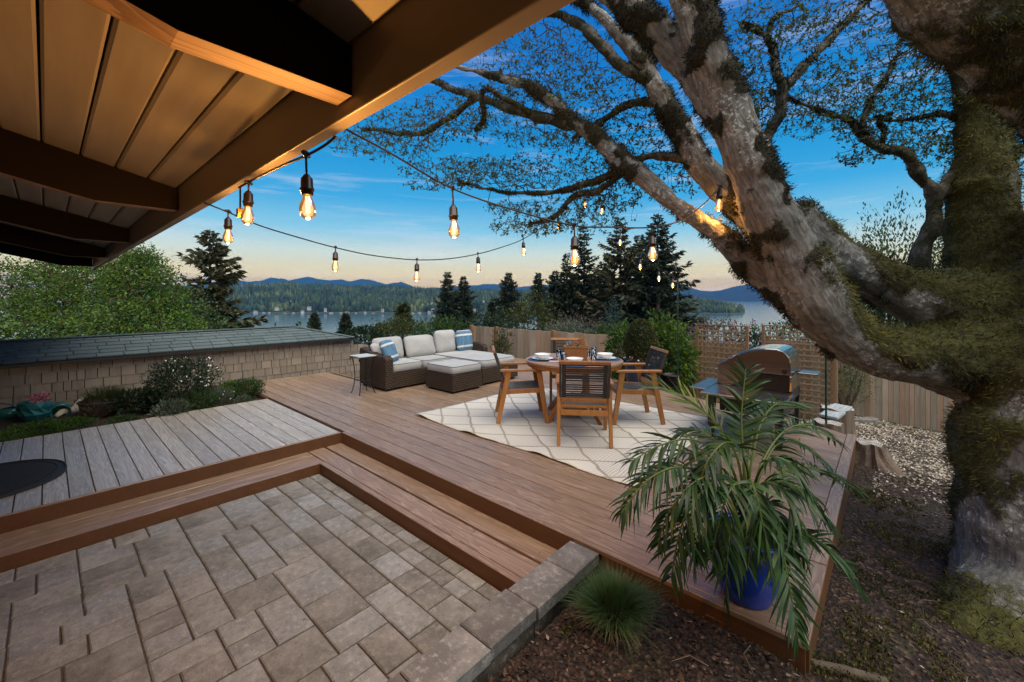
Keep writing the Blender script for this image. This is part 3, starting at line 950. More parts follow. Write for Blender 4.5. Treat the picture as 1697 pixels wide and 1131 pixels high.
for X in (-11.12, -8.53, -5.97, -3.53, -1.178, 1.2):
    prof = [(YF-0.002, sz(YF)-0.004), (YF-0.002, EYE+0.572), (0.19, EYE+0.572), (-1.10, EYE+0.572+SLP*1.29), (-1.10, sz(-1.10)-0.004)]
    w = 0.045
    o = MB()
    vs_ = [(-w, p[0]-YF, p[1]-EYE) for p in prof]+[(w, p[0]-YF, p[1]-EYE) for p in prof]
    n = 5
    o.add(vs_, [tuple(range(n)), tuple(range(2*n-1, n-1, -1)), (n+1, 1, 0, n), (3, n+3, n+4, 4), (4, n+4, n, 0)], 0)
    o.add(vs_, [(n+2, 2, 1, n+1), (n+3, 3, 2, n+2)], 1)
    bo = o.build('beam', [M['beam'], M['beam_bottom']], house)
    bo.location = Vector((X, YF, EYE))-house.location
# the house wall behind the camera carries the roof
b = MB(); b.box(XA, XB, -1.25, -1.10, -0.4, sz(-1.10)-0.006); b.build('wall', M['shake'], house, world=True)

# ================================================================ fences
M['cedar'] = wood_board('cedar_fence', (0.22, 0.145, 0.085), (0.36, 0.25, 0.155), (0.45, 0.335, 0.225), 2, 0.9, 0.8, 0.22, False, 0.25, hue=0.012)
M['cedar_post'] = wood_board('cedar_post', (0.13, 0.065, 0.028), (0.21, 0.115, 0.05), (0.27, 0.16, 0.08), 2, 0.9, 0.8, 0.1, False, 0.25)
M['lattice'] = wood_board('lattice_wood', (0.18, 0.11, 0.06), (0.27, 0.18, 0.105), (0.33, 0.235, 0.15), 2, 0.9, 0.8, 0.12, False, 0.2)
def fence(label, p0, p1, zt0, zt1, zb, pw, posts=(), gap=0.006, seed=1, rail=True):
    random.seed(seed)
    p0, p1 = Vector((*p0, 0)), Vector((*p1, 0))
    L = (p1-p0).length; t = (p1-p0)/L; rz = math.atan2(t.y, t.x)
    f = thing('wooden_fence', label, 'fence', (p0.x, p0.y, zb), rz)
    s = 0.0
    while s < L-0.02:
        w = min(pw*random.uniform(0.82, 1.15), L-s)
        zt = zt0+(zt1-zt0)*(s+w/2)/L+random.uniform(-0.008, 0.008)
        y = random.uniform(-0.003, 0.003)
        b = MB(); b.cbox(-(w-gap)/2, (w-gap)/2, -0.009, 0.009, 0, zt-zb, 0.003)
        o = b.build('picket', M['cedar'], f); o.location = (s+w/2, y, 0)
        s += w
    for k in posts:
        b = MB(); zt = zt0+(zt1-zt0)*k/L
        b.cbox(-0.045, 0.045, -0.05, 0.04, -0.3, zt-zb+0.035, 0.008)
        o = b.build('post', M['cedar_post'], f); o.location = (k, -0.03, 0)
    if rail:
        for zr in (0.25, 0.85):
            b = MB(); b.box(0, L, 0.011, 0.05, -0.045, 0.045); o = b.build('rail', M['cedar_post'], f)
            o.location = (0, 0, (zt0-zb)*zr)
    return f
fence('weathered cedar picket fence behind the sofa and the dining table', (-9.02, 8.30), (-1.86, 8.30), 0.70, 0.71, -0.85, 0.19, (0.02, 1.02, 2.95, 4.9), seed=3)
fence('low vine topped fence of narrow pickets behind the back cushions', (-12.2, 8.34), (-9.08, 8.30), 0.10, 0.52, -0.95, 0.11, (0.3, 1.8), gap=0.018, seed=4)
fence('cedar board fence at the foot of the chip slope under the mossy limb', (-0.95, 10.8), (2.9, 10.8), 0.62, 0.60, -0.90, 0.0785, seed=5)
fence('short cedar board fence behind the right lattice panel', (-1.74, 8.90), (-0.62, 8.90), 0.78, 0.78, -0.85, 0.12, seed=6)
def trellis(label, x0, x1, y, zt, zb, seed):
    random.seed(seed)
    t = thing('trellis', label, 'trellis', (x0, y, zb))
    L = x1-x0; H = zt-zb
    for x in (0.02, L-0.02):
        o = MB().cbox(-0.022, 0.022, -0.025, 0.025, 0, H, 0.004).build('post', M['cedar_post'], t); o.location = (x, 0, 0)
    o = MB().box(0.044, L-0.044, -0.02, 0.02, -0.018, 0.0).build('top_rail', M['cedar_post'], t); o.location = (0, 0, H)
    n = int(round((L-0.05)/0.098))
    for k in range(1, n):
        o = MB().box(-0.013, 0.013, 0.001, 0.010, 0.03, H-0.02).build('slat', M['lattice'], t); o.location = (0.02+(L-0.04)*k/n+random.uniform(-.003, .003), 0, 0)
    z = H-0.11
    while z > 0.1:
        o = MB().box(0.045, L-0.045, -0.009, 0.0, -0.013, 0.013).build('slat', M['lattice'], t); o.location = (0, 0, z+random.uniform(-.003, .003)); z -= 0.0985
    return t
trellis('wooden lattice trellis panel to the left of the grill hood', -2.70, -1.815, 8.22, 1.04, -0.5, 1)
trellis('wooden lattice trellis panel behind the grill and beside the green pole', -1.72, -0.645, 8.80, 1.04, -0.6, 2)

# ================================================================ rug
def rug_mat():
    t = NT('rug_weave')
    tc = t.n('ShaderNodeTexCoord'); s = t.n('ShaderNodeSeparateXYZ'); t.l(tc.outputs['Object'], s.inputs[0])
    wob = t.noise(tc.outputs['Object'], 2.2, 2)
    w = t.math('MULTIPLY', t.math('SUBTRACT', wob, 0.5), 0.10)
    x = t.math('ADD', s.outputs['X'], w); y = t.math('ADD', s.outputs['Y'], w)
    a = t.math('ADD', t.math('MULTIPLY', x, 1/0.56), t.math('MULTIPLY', y, 1/0.44))
    b = t.math('SUBTRACT', t.math('MULTIPLY', x, 1/0.56), t.math('MULTIPLY', y, 1/0.44))
    def line(v, wd):
        f = t.math('ABSOLUTE', t.math('SUBTRACT', t.math('FRACT', v), 0.5))
        return t.rng(f, 0.5-wd, 0.5-wd*0.45, 0, 1)
    ln = t.math('MAXIMUM', line(a, 0.055), line(b, 0.055))
    # alternating cells filled with fine hatching
    ia = t.math('FLOOR', t.math('ADD', a, 0.0)); ib = t.math('FLOOR', t.math('ADD', b, 0.0))
    wn2 = t.n('ShaderNodeTexWhiteNoise', noise_dimensions='2D'); cx = t.n('ShaderNodeCombineXYZ'); t.l(ia, cx.inputs[0]); t.l(ib, cx.inputs[1]); t.l(cx.outputs[0], wn2.inputs['Vector'])
    cell = t.math('GREATER_THAN', wn2.outputs['Value'], 0.5)
    hatch = t.rng(t.math('ABSOLUTE', t.math('SUBTRACT', t.math('FRACT', t.math('MULTIPLY', x, 34.0)), 0.5)), 0.22, 0.34, 0, 1)
    hatch2 = t.rng(t.math('ABSOLUTE', t.math('SUBTRACT', t.math('FRACT', t.math('MULTIPLY', y, 34.0)), 0.5)), 0.22, 0.34, 0, 1)
    hh = t.math('MULTIPLY', t.math('MULTIPLY', hatch, cell), 0.55)
    fine = t.math('MULTIPLY', t.math('MULTIPLY', hatch2, t.math('SUBTRACT', 1.0, cell)), 0.10)
    f = t.math('MAXIMUM', ln, t.math('MAXIMUM', hh, fine))
    n = t.noise(tc.outputs['Object'], 160, 2)
    base = t.mix(t.rng(n, 0.3, 0.7), (0.50, 0.47, 0.42), (0.62, 0.59, 0.53))
    c = t.mix(f, base, (0.285, 0.250, 0.200))
    t.bump(t.math('ADD', n, f), 0.3, 0.003)
    return t.done(c, 0.9)
M['rug'] = rug_mat()
rug = thing('rug', 'cream outdoor rug with a brown diamond lattice under the dining set', 'rug', (-4.58, 3.20, 0.004))
nx, ny = 62, 50
V = []; Fq = []
for top in (1, 0):
    for j in range(ny+1):
        for i in range(nx+1):
            x, y = 3.05*i/nx, 2.44*j/ny
            e = math.exp(-y/0.22)
            lift = e*max(0, 0.022*math.sin(x*6.3+0.4)+0.012*math.sin(x*13+1))*(1 if x < 2.6 else 0.4)+0.004*math.exp(-x/0.2)
            lift += 0.0035*max(0, mnoise.noise(Vector((x*2.2, y*3.2, 0))))
            yo = y + e*0.018*math.sin(x*3.6+1.0)*(1 if 0 < i < nx else 0.3)
            V.append((x, yo, lift+0.008*top))
n0 = (nx+1)*(ny+1)
def gi(i, j): return j*(nx+1)+i
for j in range(ny):
    for i in range(nx):
        Fq.append((gi(i, j), gi(i+1, j), gi(i+1, j+1), gi(i, j+1)))
        Fq.append((n0+gi(i, j), n0+gi(i, j+1), n0+gi(i+1, j+1), n0+gi(i+1, j)))
for i in range(nx):
    Fq.append((gi(i, 0), n0+gi(i, 0), n0+gi(i+1, 0), gi(i+1, 0))); Fq.append((gi(i, ny), gi(i+1, ny), n0+gi(i+1, ny), n0+gi(i, ny)))
for j in range(ny):
    Fq.append((gi(0, j), gi(0, j+1), n0+gi(0, j+1), n0+gi(0, j))); Fq.append((gi(nx, j), n0+gi(nx, j), n0+gi(nx, j+1), gi(nx, j+1)))
ro = npmesh('rug_cloth', V, Fq, M['rug'], rug, world=False, smooth=False)

# ================================================================ dining set
M['teak'] = wood_board('oiled_acacia', (0.22, 0.085, 0.020), (0.34, 0.145, 0.038), (0.43, 0.20, 0.065), 2, 1.0, 0.42, 0.08, False, 0.08)
M['teak_top'] = wood_board('oiled_acacia_top', (0.24, 0.12, 0.055), (0.36, 0.20, 0.11), (0.44, 0.28, 0.17), 0, 1.0, 0.38, 0.10, False, 0.08)
M['rope'] = mottled('charcoal_rope', (0.020, 0.020, 0.021), (0.05, 0.05, 0.052), 60, 0.85, bump=0.4, bd=0.003)
M['rope_seat'] = mottled('grey_rope', (0.06, 0.062, 0.065), (0.15, 0.15, 0.155), 55, 0.85, bump=0.4, bd=0.003)
TC = Vector((-3.0, 4.53, 0))
def chair(name, label, loc, face):
    rz = math.atan2(face[1], face[0])-math.pi/2
    c = thing(name, label, 'chair', loc, rz, 'dining chairs round the table')
    for s in (-1, 1):
        x = 0.265*s
        MB().bar((x, 0.305, 0), (x, 0.205, 0.632), 0.036, 0.05, up=(0, 1, 0), w1=0.04, h1=0.066).build('leg', M['teak'], c, bevel=0.004)
        MB().bar((x, -0.295, 0), (x, -0.165, 0.632), 0.036, 0.05, up=(0, 1, 0), w1=0.04, h1=0.066).build('leg', M['teak'], c, bevel=0.004)
        MB().cbox(x-0.033, x+0.033, -0.27, 0.285, 0.632, 0.657, 0.005).build('armrest', M['teak'], c)
        MB().bar((x*0.9, -0.235, 0.375), (x*0.9, 0.262, 0.395), 0.026, 0.055).build('seat_rail', M['teak'], c, bevel=0.003)
    MB().bar((-0.24, 0.262, 0.395), (0.24, 0.262, 0.395), 0.028, 0.055).build('seat_rail', M['teak'], c, bevel=0.003)
    MB().bar((-0.243, -0.245, 0.335), (0.243, -0.245, 0.335), 0.028, 0.055).build('seat_rail', M['teak'], c, bevel=0.003)
    MB().bar((-0.235, -0.215, 0.395), (0.235, -0.215, 0.395), 0.028, 0.03).build('seat_rail', M['teak'], c, bevel=0.003)
    # woven seat: ropes run side to side
    b = MB()
    for k in range(34):
        y = -0.19+0.435*k/33
        b.bar((-0.225, y, 0.405-0.012*math.sin(math.pi*(k/33))), (0.225, y, 0.405-0.012*math.sin(math.pi*(k/33))), 0.0105, 0.012)
    for k in range(12):
        x = -0.20+0.4*k/11
        b.bar((x, -0.20, 0.402), (x, 0.25, 0.402), 0.008, 0.008)
    b.build('woven_seat', M['rope_seat'], c)
    # back panel: leaning frame, top and bottom rail, rope wrapped stiles
    def bk(x, h): return Vector((x, -0.195-0.155*h, 0.445+0.44*h))
    MB().bar(bk(-0.262, 0.965), bk(0.262, 0.965), 0.03, 0.036, up=(0, -0.15, 0.44)).build('top_rail', M['teak'], c, bevel=0.005)
    MB().bar(bk(-0.245, 0.035), bk(0.245, 0.035), 0.03, 0.05, up=(0, -0.15, 0.44)).build('back_rail', M['teak'], c, bevel=0.005)
    for s in (-1, 1):
        MB().bar(bk(0.247*s, -0.03), bk(0.247*s, 0.93), 0.022, 0.03, up=(0, 1, 0.3)).build('stile', M['rope'], c)
    b = MB()
    for k in range(46):
        h = 0.095+0.83*k/45
        if (k*7+3) % 11 in (0,): continue
        for dy in (((-0.010,), (0.010,), (-0.010, 0.010))[k % 3]):
            p, q = bk(-0.232, h), bk(0.232, h+random.uniform(-0.004, 0.004))
            p.y += dy; q.y += dy
            b.bar(p, q, 0.0045, 0.0050)
    for sx in (-1, 1):
        for k in range(40):
            h = 0.09+0.84*k/39
            b.bar(bk(sx*0.232, h), bk(sx*0.19, h), 0.012, 0.011)
    b.build('rope_back', M['rope'], c)
    return c
RZT = 0.014
def chair_at(px_, py_, face, label, name='dining_chair'):
    return chair(name, label, (px_, py_, RZT), face)
random.seed(2)
ch0 = chair_at(-2.48, 3.93, (-0.573, 0.82), 'wooden rope back chair with its back to the steps, in front of the table')
def put(loc, face, label):
    c = dup(ch0, None, label); c.location = (*loc, RZT); c.rotation_euler = (0, 0, math.atan2(face[1], face[0])-math.pi/2); return c
put((-3.50, 4.06), (0.70, 0.714), 'wooden rope back chair on the sofa side of the table, seen from its side')
put((-2.41, 4.96), (-0.72, -0.69), 'wooden rope back chair on the grill side of the table, back towards the topiary pot')
put((-3.55, 5.22), (0.60, -0.80), 'wooden rope back chair on the fence side, mostly hidden by table and basket')

tb = thing('dining_table', 'round wooden table set for four on the cream rug', 'table', (TC.x, TC.y, RZT), R(35))
random.seed(4)
TR, TT = 0.615, 0.735
edges = [-TR+k*0.1025 for k in range(13)]
for k in range(12):
    y0, y1 = edges[k]+0.0015, edges[k+1]-0.0015
    def hx(y): return math.sqrt(max(0.0, TR*TR-y*y))
    poly = [(-hx(y0), y0)]+[(-1, 0)][:0]
    ys_ = np.linspace(y0, y1, 7)
    poly = [(hx(y)*1.0, y) for y in ys_]+[(-hx(y), y) for y in ys_[::-1]]
    b = MB(); b.prism(poly, -0.012, 0.012)
    o = b.build('table_plank', M['teak_top'], tb); o.location = (0, 0, TT-0.012+random.uniform(-0.0006, 0.0006))
b = MB(); b.lathe([(TR-0.07, 0), (TR-0.02, 0), (TR-0.02, -0.045), (TR-0.07, -0.045), (TR-0.07, 0)], 40, (0, 0, TT-0.026)); b.build('apron', M['teak'], tb)
for a in range(4):
    an = math.pi/4+a*math.pi/2
    d = Vector((math.cos(an), math.sin(an), 0))
    MB().bar(d*0.20+Vector((0, 0, 0.10)), d*0.20+Vector((0, 0, TT-0.026)), 0.05, 0.03, up=d).build('leg', M['teak'], tb, bevel=0.003)
    MB().bar(d*0.17+Vector((0, 0, 0.30)), d*0.46+Vector((0, 0, 0.0)), 0.035, 0.06).build('foot', M['teak'], tb, bevel=0.003)
MB().cbox(-0.16, 0.16, -0.16, 0.16, 0.09, 0.12, 0.003).build('shelf', M['teak'], tb)

TOPZ = RZT+TT+0.001
M['navy'] = mottled('navy_placemat', (0.012, 0.035, 0.085), (0.03, 0.075, 0.16), 70, 0.85, bump=0.4, bd=0.003)
M['china'] = plain('white_china', (0.80, 0.80, 0.79), 0.18)
def glass_mat(name, tint=(1, 1, 1), rough=0.02):
    t = NT(name); t.done(tint, rough)
    t.b.inputs['Transmission Weight'].default_value = 1.0; t.b.inputs['IOR'].default_value = 1.45
    return t.m
M['glass'] = glass_mat('clear_glass')
settings = [((-0.573, 0.82), 'in front of the near chair'), ((0.70, 0.714), 'on the sofa side'), ((-0.72, -0.69), 'on the grill side'), ((0.60, -0.80), 'behind the basket')]
for f, where in settings:
    p = TC-Vector((*f, 0)).normalized()*0.405
    o = MB().lathe([(0.001, 0.004), (0.188, 0.004), (0.192, 0.002), (0.190, 0.0), (0.001, 0.0)], 36).build('placemat', M['navy'])
    o.location = (p.x, p.y, TOPZ); tag(o, 'round navy placemat '+where+' of the table', 'placemat', 'placemats')
    o = MB().lathe([(0.0005, 0.006), (0.085, 0.006), (0.105, 0.014), (0.138, 0.019), (0.139, 0.016), (0.105, 0.010), (0.085, 0.001), (0.0005, 0.001)], 36).build('plate', M['china'], smooth=True)
    o.location = (p.x, p.y, TOPZ+0.005); tag(o, 'white dinner plate '+where+' of the table', 'plate', 'plates')
    o = MB().lathe([(0.0005, 0.010), (0.045, 0.012), (0.075, 0.030), (0.093, 0.060), (0.104, 0.062), (0.104, 0.058), (0.096, 0.055), (0.080, 0.026), (0.050, 0.002), (0.0005, 0.002)], 36).build('bowl', M['china'], smooth=True)
    o.location = (p.x, p.y, TOPZ+0.0125); tag(o, 'white bowl on its plate '+where+' of the table', 'bowl', 'bowls')
def tumbler(u, v, label, h=0.105, r=0.036):
    d = FOC*(EYE-TOPZ)/(v-CY); p = px(u, v, d); p.z = TOPZ+0.001
    o = MB().lathe([(0.0005, 0.0), (r*0.86, 0.0), (r, h), (r-0.003, h), (r*0.86-0.003, 0.012), (0.0005, 0.012)], 20).build('glass', M['glass'], smooth=True)
    o.location = p; tag(o, label, 'glass', 'drinking glasses')
tumbler(926, 593, 'clear glass on the left of the basket, nearer the sofa')
tumbler(934, 602, 'clear glass left of the basket, closest to the near bowl')
tumbler(974, 593, 'clear glass right of the basket, touching its side')
tumbler(984, 601, 'clear glass right of the basket, closest to the near bowl')
tumbler(984, 589, 'clear glass right of the basket, nearer the fence')
def napkin(u, v, rz):
    d = FOC*(EYE-TOPZ)/(v-CY); p = px(u, v, d)
    M.setdefault('napkin', mottled('printed_napkin', (0.62, 0.55, 0.50), (0.45, 0.22, 0.16), 40, 0.9, bump=0.2))
    o = MB().cbox(-0.06, 0.06, -0.05, 0.05, 0, 0.008, 0.003).build('napkin', M['napkin']); o.location = (p.x, p.y, TOPZ+0.0005); o.rotation_euler = (0, 0, rz)
    return o
tag(napkin(918, 600, 0.5), 'folded printed napkin left of the basket', 'napkin', 'napkins')
tag(napkin(992, 604, 1.2), 'folded printed napkin right of the basket', 'napkin', 'napkins')
# picnic basket
def weave_mat(name, c1, c2, c3, fx, fz, rough=0.6):
    t = NT(name)
    tc = t.n('ShaderNodeTexCoord'); s = t.n('ShaderNodeSeparateXYZ'); t.l(tc.outputs['Object'], s.inputs[0])
    h = t.math('ADD', s.outputs['X'], s.outputs['Y'])
    row = t.math('FLOOR', t.math('MULTIPLY', s.outputs['Z'], fz))
    sh = t.math('MULTIPLY', t.math('MODULO', t.math('ABSOLUTE', row), 2.0), 0.5)
    a = t.math('ABSOLUTE', t.math('SUBTRACT', t.math('FRACT', t.math('ADD', t.math('MULTIPLY', h, fx), sh)), 0.5))
    b = t.math('ABSOLUTE', t.math('SUBTRACT', t.math('FRACT', t.math('MULTIPLY', s.outputs['Z'], fz)), 0.5))
    f = t.math('ADD', t.rng(a, 0.0, 0.5, 1, 0.15), t.rng(b, 0.15, 0.5, 0.9, 0.0))
    f = t.math('MULTIPLY', f, 0.5)
    n = t.noise(tc.outputs['Object'], 30, 3)
    f2 = t.math('ADD', t.math('MULTIPLY', f, 0.7), t.math('MULTIPLY', n, 0.35))
    c = t.ramp(f2, [(0.2, c1), (0.5, c2), (0.8, c3)])
    t.bump(f, 0.9, 0.008)
    return t.done(c, rough, spec=0.25)
M['willow'] = weave_mat('willow_basket', (0.10, 0.035, 0.01), (0.30, 0.13, 0.045), (0.44, 0.22, 0.085), 26, 70)
bk_ = thing('picnic_basket', 'woven picnic basket with raised lid frame, holding cutlery, at the table centre', 'basket', (TC.x+0.02, TC.y+0.02, TOPZ), R(35))
w, d_, hh = 0.15, 0.10, 0.165
b = MB()
b.add([(-w*.92, -d_*.92, 0), (w*.92, -d_*.92, 0), (w*.92, d_*.92, 0), (-w*.92, d_*.92, 0), (-w, -d_, hh), (w, -d_, hh), (w, d_, hh), (-w, d_, hh),
       (-w+.012, -d_+.012, hh), (w-.012, -d_+.012, hh), (w-.012, d_-.012, hh), (-w+.012, d_-.012, hh), (-w*.92+.012, -d_*.92+.012, .015), (w*.92-.012, -d_*.92+.012, .015), (w*.92-.012, d_*.92-.012, .015), (-w*.92+.012, d_*.92-.012, .015)],
      [(3, 2, 1, 0), (12, 13, 14, 15)]+[(k+i, k+(i+1) % 4, k+4+(i+1) % 4, k+4+i) for k in (0, 4, 8) for i in range(4)])
b.build('basket_body', M['willow'], bk_)
MB().tube([(-w, -d_, hh), (w, -d_, hh), (w, d_, hh), (-w, d_, hh), (-w, -d_, hh)], 0.007, 6).build('rim', M['willow'], bk_)
MB().tube([(0.02, d_, hh), (0.05, d_+0.01, hh+0.085), (0.11, d_-0.03, hh+0.085), (w, -0.02, hh+0.005)], 0.006, 6).build('handle', M['teak'], bk_)
MB().bar((-0.03, d_, hh+0.01), (-0.03+0.16, d_+0.05, hh+0.075), 0.012, 0.09).build('lid', M['willow'], bk_)
M['steel'] = plain('brushed_cutlery', (0.72, 0.70, 0.66), 0.25, 1.0)
b = MB()
random.seed(6)
for k in range(16):
    x, y = random.uniform(-0.12, 0.03), random.uniform(-0.06, 0.06)
    b.bar((x, y, 0.06), (x+random.uniform(-.03, .05), y+random.uniform(-.03, .03), hh+random.uniform(0.03, 0.07)), 0.009, 0.014, w1=0.022, h1=0.006)
cut = b.build('cutlery', M['steel']); cut.location = bk_.location; cut.rotation_euler = bk_.rotation_euler
tag(cut, 'bundle of cutlery and napkin rolls sticking out of the picnic basket', 'cutlery', kind='stuff')

# ================================================================ sofa group
M['wicker'] = weave_mat('dark_wicker', (0.003, 0.002, 0.0012), (0.026, 0.0155, 0.0095), (0.075, 0.050, 0.034), 16, 32, 0.75)
M['canvas'] = mottled('pale_canvas', (0.31, 0.305, 0.295), (0.385, 0.38, 0.37), 3, 0.9, bump=0.25, bd=0.01, vary=0.03)
M['piping'] = plain('grey_piping', (0.17, 0.19, 0.21), 0.8)
def sq(a, e): return math.copysign(abs(a)**e, a)
def cushion(name, size, loc, parent, mat, e1=0.28, e2=0.22, rot=(0, 0, 0), puff=0.0, n=44, m_=18, wr=0.006, piping=True, world=True, seed=0):
    w, d, h = (x/2 for x in size)
    b = MB(); vs_ = []
    for j in range(m_+1):
        ph = -math.pi/2+math.pi*j/m_
        cz, sz_ = sq(math.cos(ph), e1), sq(math.sin(ph), e1 if puff == 0 else 1.0)
        for i in range(n):
            th = 2*math.pi*i/n
            x, y = w*cz*sq(math.cos(th), e2), d*cz*sq(math.sin(th), e2)
            rr = max(abs(x)/w, abs(y)/d)
            z = h*sz_
            q = mnoise.noise(Vector((x*7+seed, y*7, seed+z*3)))*wr
            vs_.append((x+q*0.4, y+q*0.4, z*(1+puff*(1-rr*rr)*0.6)+q))
    fs_ = []
    for j in range(m_):
        for i in range(n):
            fs_.append((j*n+i, j*n+(i+1) % n, (j+1)*n+(i+1) % n, (j+1)*n+i))
    b.add(vs_, fs_)
    o = b.build(name, mat, parent, smooth=True)
    o.location = Vector(loc)-(parent.location if parent is not None else Vector())
    o.rotation_euler = rot
    if piping:
        for zz in (h*0.84, -h*0.84):
            pts = []
            for i in range(49):
                th = 2*math.pi*i/48
                pts.append((w*0.985*sq(math.cos(th), e2), d*0.985*sq(math.sin(th), e2), zz))
            MB().tube(pts, 0.005, 5, cap=False).build('piping', M['piping'], o)
    return o
sofa = thing('sofa', 'dark wicker corner sofa with pale cushions and a chaise on its right', 'sofa', (-6.4, 4.9, 0))
def part(name, mb, mat, parent, **k): return mb.build(name, mat, parent, world=True, **k)
SXB, SXF = -6.93, -6.10
part('seat_base', MB().cbox(SXB+0.10, SXF, 3.84, 5.07, 0.04, 0.30, 0.01), M['wicker'], sofa)
part('chaise_base', MB().cbox(SXB+0.10, -5.25, 5.08, 6.01, 0.04, 0.30, 0.01), M['wicker'], sofa)
part('backrest', MB().cbox(SXB, SXB+0.10, 3.72, 6.10, 0.04, 0.62, 0.02), M['wicker'], sofa, bevel=0.012)
# swept arms
def arm(y0, y1, prof):
    Mx = Matrix(((1, 0, 0, 0), (0, 0, 1, 0), (0, 1, 0, 0), (0, 0, 0, 1)))
    b = MB(); b.prism(prof, y0, y1, mat=Mx)
    return part('armrest', b, M['wicker'], sofa, bevel=0.02)
arm(3.69, 3.835, [(SXB+0.0, 0.03), (SXF+0.03, 0.03), (SXF+0.03, 0.53), (SXF-0.05, 0.575), (SXF-0.22, 0.565), (SXF-0.45, 0.60), (SXB+0.12, 0.655), (SXB, 0.66)])
arm(6.015, 6.14, [(SXB+0.0, 0.03), (-6.18, 0.03), (-6.18, 0.50), (-6.22, 0.56), (-6.35, 0.595), (-6.55, 0.60), (SXB+0.12, 0.62), (SXB, 0.62)])
for (x, y) in ((-6.15, 3.76), (-6.85, 3.76), (-5.32, 5.15), (-5.32, 5.94), (-6.15, 5.2)):
    part('foot', MB().box(x-0.025, x+0.025, y-0.025, y+0.025, 0.0, 0.045), M['trim_dark'], sofa)
cushion('seat_cushion', (0.72, 0.615, 0.135), (-6.455, 4.15, 0.365), sofa, M['canvas'], seed=1)
cushion('seat_cushion', (0.72, 0.605, 0.135), (-6.455, 4.765, 0.365), sofa, M['canvas'], seed=2)
cushion('chaise_cushion', (1.55, 0.93, 0.14), (-6.03, 5.545, 0.37), sofa, M['canvas'], seed=3)
def backcush(y, w, h, seed, lean=0.28, x=-6.70, yaw=0.0, z=None, mat=None, thick=0.17, name='back_cushion', par=sofa, label=None):
    o = cushion(name, (w, h, thick), (x, y, (0.44+h/2*math.cos(lean)-0.02) if z is None else z), par, mat or M['canvas'], 0.55, 0.32, (0, 0, 0), 0.35, wr=0.012, piping=False, seed=seed)
    # cushion local: x width, y height, z thickness -> stands leaning against the back (facing +X)
    Rm = Matrix.Rotation(yaw, 4, 'Z') @ Matrix(((0, 0, 1, 0), (1, 0, 0, 0), (0, 1, 0, 0), (0, 0, 0, 1))) @ Matrix.Rotation(-lean, 4, 'X')
    o.rotation_euler = Rm.to_euler()
    return o
backcush(4.12, 0.60, 0.42, 11)
backcush(4.78, 0.66, 0.42, 12, 0.36, -6.66)
backcush(5.42, 0.52, 0.46, 13, 0.16, -6.70)
def stripe_mat():
    t = NT('blue_stripe_cloth')
    tc = t.n('ShaderNodeTexCoord'); s = t.n('ShaderNodeSeparateXYZ'); t.l(tc.outputs['Object'], s.inputs[0])
    y = t.math('ABSOLUTE', s.outputs['Y'])
    n = t.noise(t.coord((60, 4, 60)), 1, 2)
    blue = t.ramp(n, [(0.3, (0.035, 0.10, 0.19)), (0.7, (0.11, 0.22, 0.32))])
    wn_ = t.noise(t.coord((1, 1, 1)), 40, 2)
    white = t.ramp(wn_, [(0.3, (0.45, 0.45, 0.43)), (0.7, (0.62, 0.61, 0.58))])
    band = t.math('MULTIPLY', t.math('GREATER_THAN', y, 0.098), t.math('LESS_THAN', y, 0.135))
    band2 = t.math('GREATER_THAN', y, 0.205)
    c = t.mix(t.math('MAXIMUM', band, band2), blue, white)
    t.bump(n, 0.3, 0.004)
    return t.done(c, 0.9)
M['stripe'] = stripe_mat()
o = backcush(5.86, 0.44, 0.44, 21, 0.22, -6.60, 0.0, None, M['stripe'], 0.15, 'throw_pillow', None)
tag(o, 'blue and white striped throw pillow at the chaise end of the sofa', 'pillow', 'striped pillows')
o = backcush(3.97, 0.42, 0.42, 22, 0.42, -6.42, R(35), None, M['stripe'], 0.14, 'throw_pillow', None)
tag(o, 'blue and white striped throw pillow leaning on the left sofa arm', 'pillow', 'striped pillows')
o = backcush(3.92, 0.34, 0.30, 23, 0.5, -6.68, R(30), 0.60, M['canvas'], 0.12, 'back_cushion')

ott = thing('ottoman', 'square dark wicker ottoman with pale cushion in front of the sofa', 'ottoman', (-5.50, 4.65, 0))
part('ottoman_base', MB().cbox(-5.86, -5.145, 4.32, 4.97, 0.03, 0.315, 0.01), M['wicker'], ott, bevel=0.01)
cushion('ottoman_cushion', (0.73, 0.665, 0.125), (-5.50, 4.645, 0.376), ott, M['canvas'], seed=5)
for (x, y) in ((-5.80, 4.38), (-5.2, 4.38), (-5.2, 4.91), (-5.8, 4.91)):
    part('foot', MB().box(x-0.02, x+0.02, y-0.02, y+0.02, 0, 0.032), M['trim_dark'], ott)

# wrought iron side table
M['iron'] = plain('black_iron', (0.012, 0.012, 0.013), 0.45, 0.6)
M['slate'] = mottled('pale_tile', (0.34, 0.36, 0.35), (0.50, 0.52, 0.50), 6, 0.35, bump=0.05)
st = thing('side_table', 'small side table with pale tile top and curled black iron legs', 'side table', (-6.30, 3.42, 0))
MB().cbox(-0.15, 0.15, -0.15, 0.15, 0.592, 0.612, 0.004).build('tabletop', M['slate'], st)
MB().tube([(-.15, -.15, .592), (.15, -.15, .592), (.15, .15, .592), (-.15, .15, .592), (-.15, -.15, .592)], 0.006, 6).build('top_frame', M['iron'], st)
for sx, sy in ((1, 1), (1, -1), (-1, 1), (-1, -1)):
    prof = [(0.19, 0.53), (0.205, 0.555), (0.19, 0.575), (0.165, 0.565), (0.155, 0.53), (0.14, 0.45), (0.125, 0.30), (0.135, 0.15), (0.165, 0.03), (0.185, 0.0)]
    prof = [(p[0]*0.82, p[1]) for p in prof]
    MB().tube([(sx*p[0]*0.9, sy*p[0]*0.9, p[1]+0.004) for p in prof], 0.007, 6).build('leg', M['iron'], st, smooth=True)
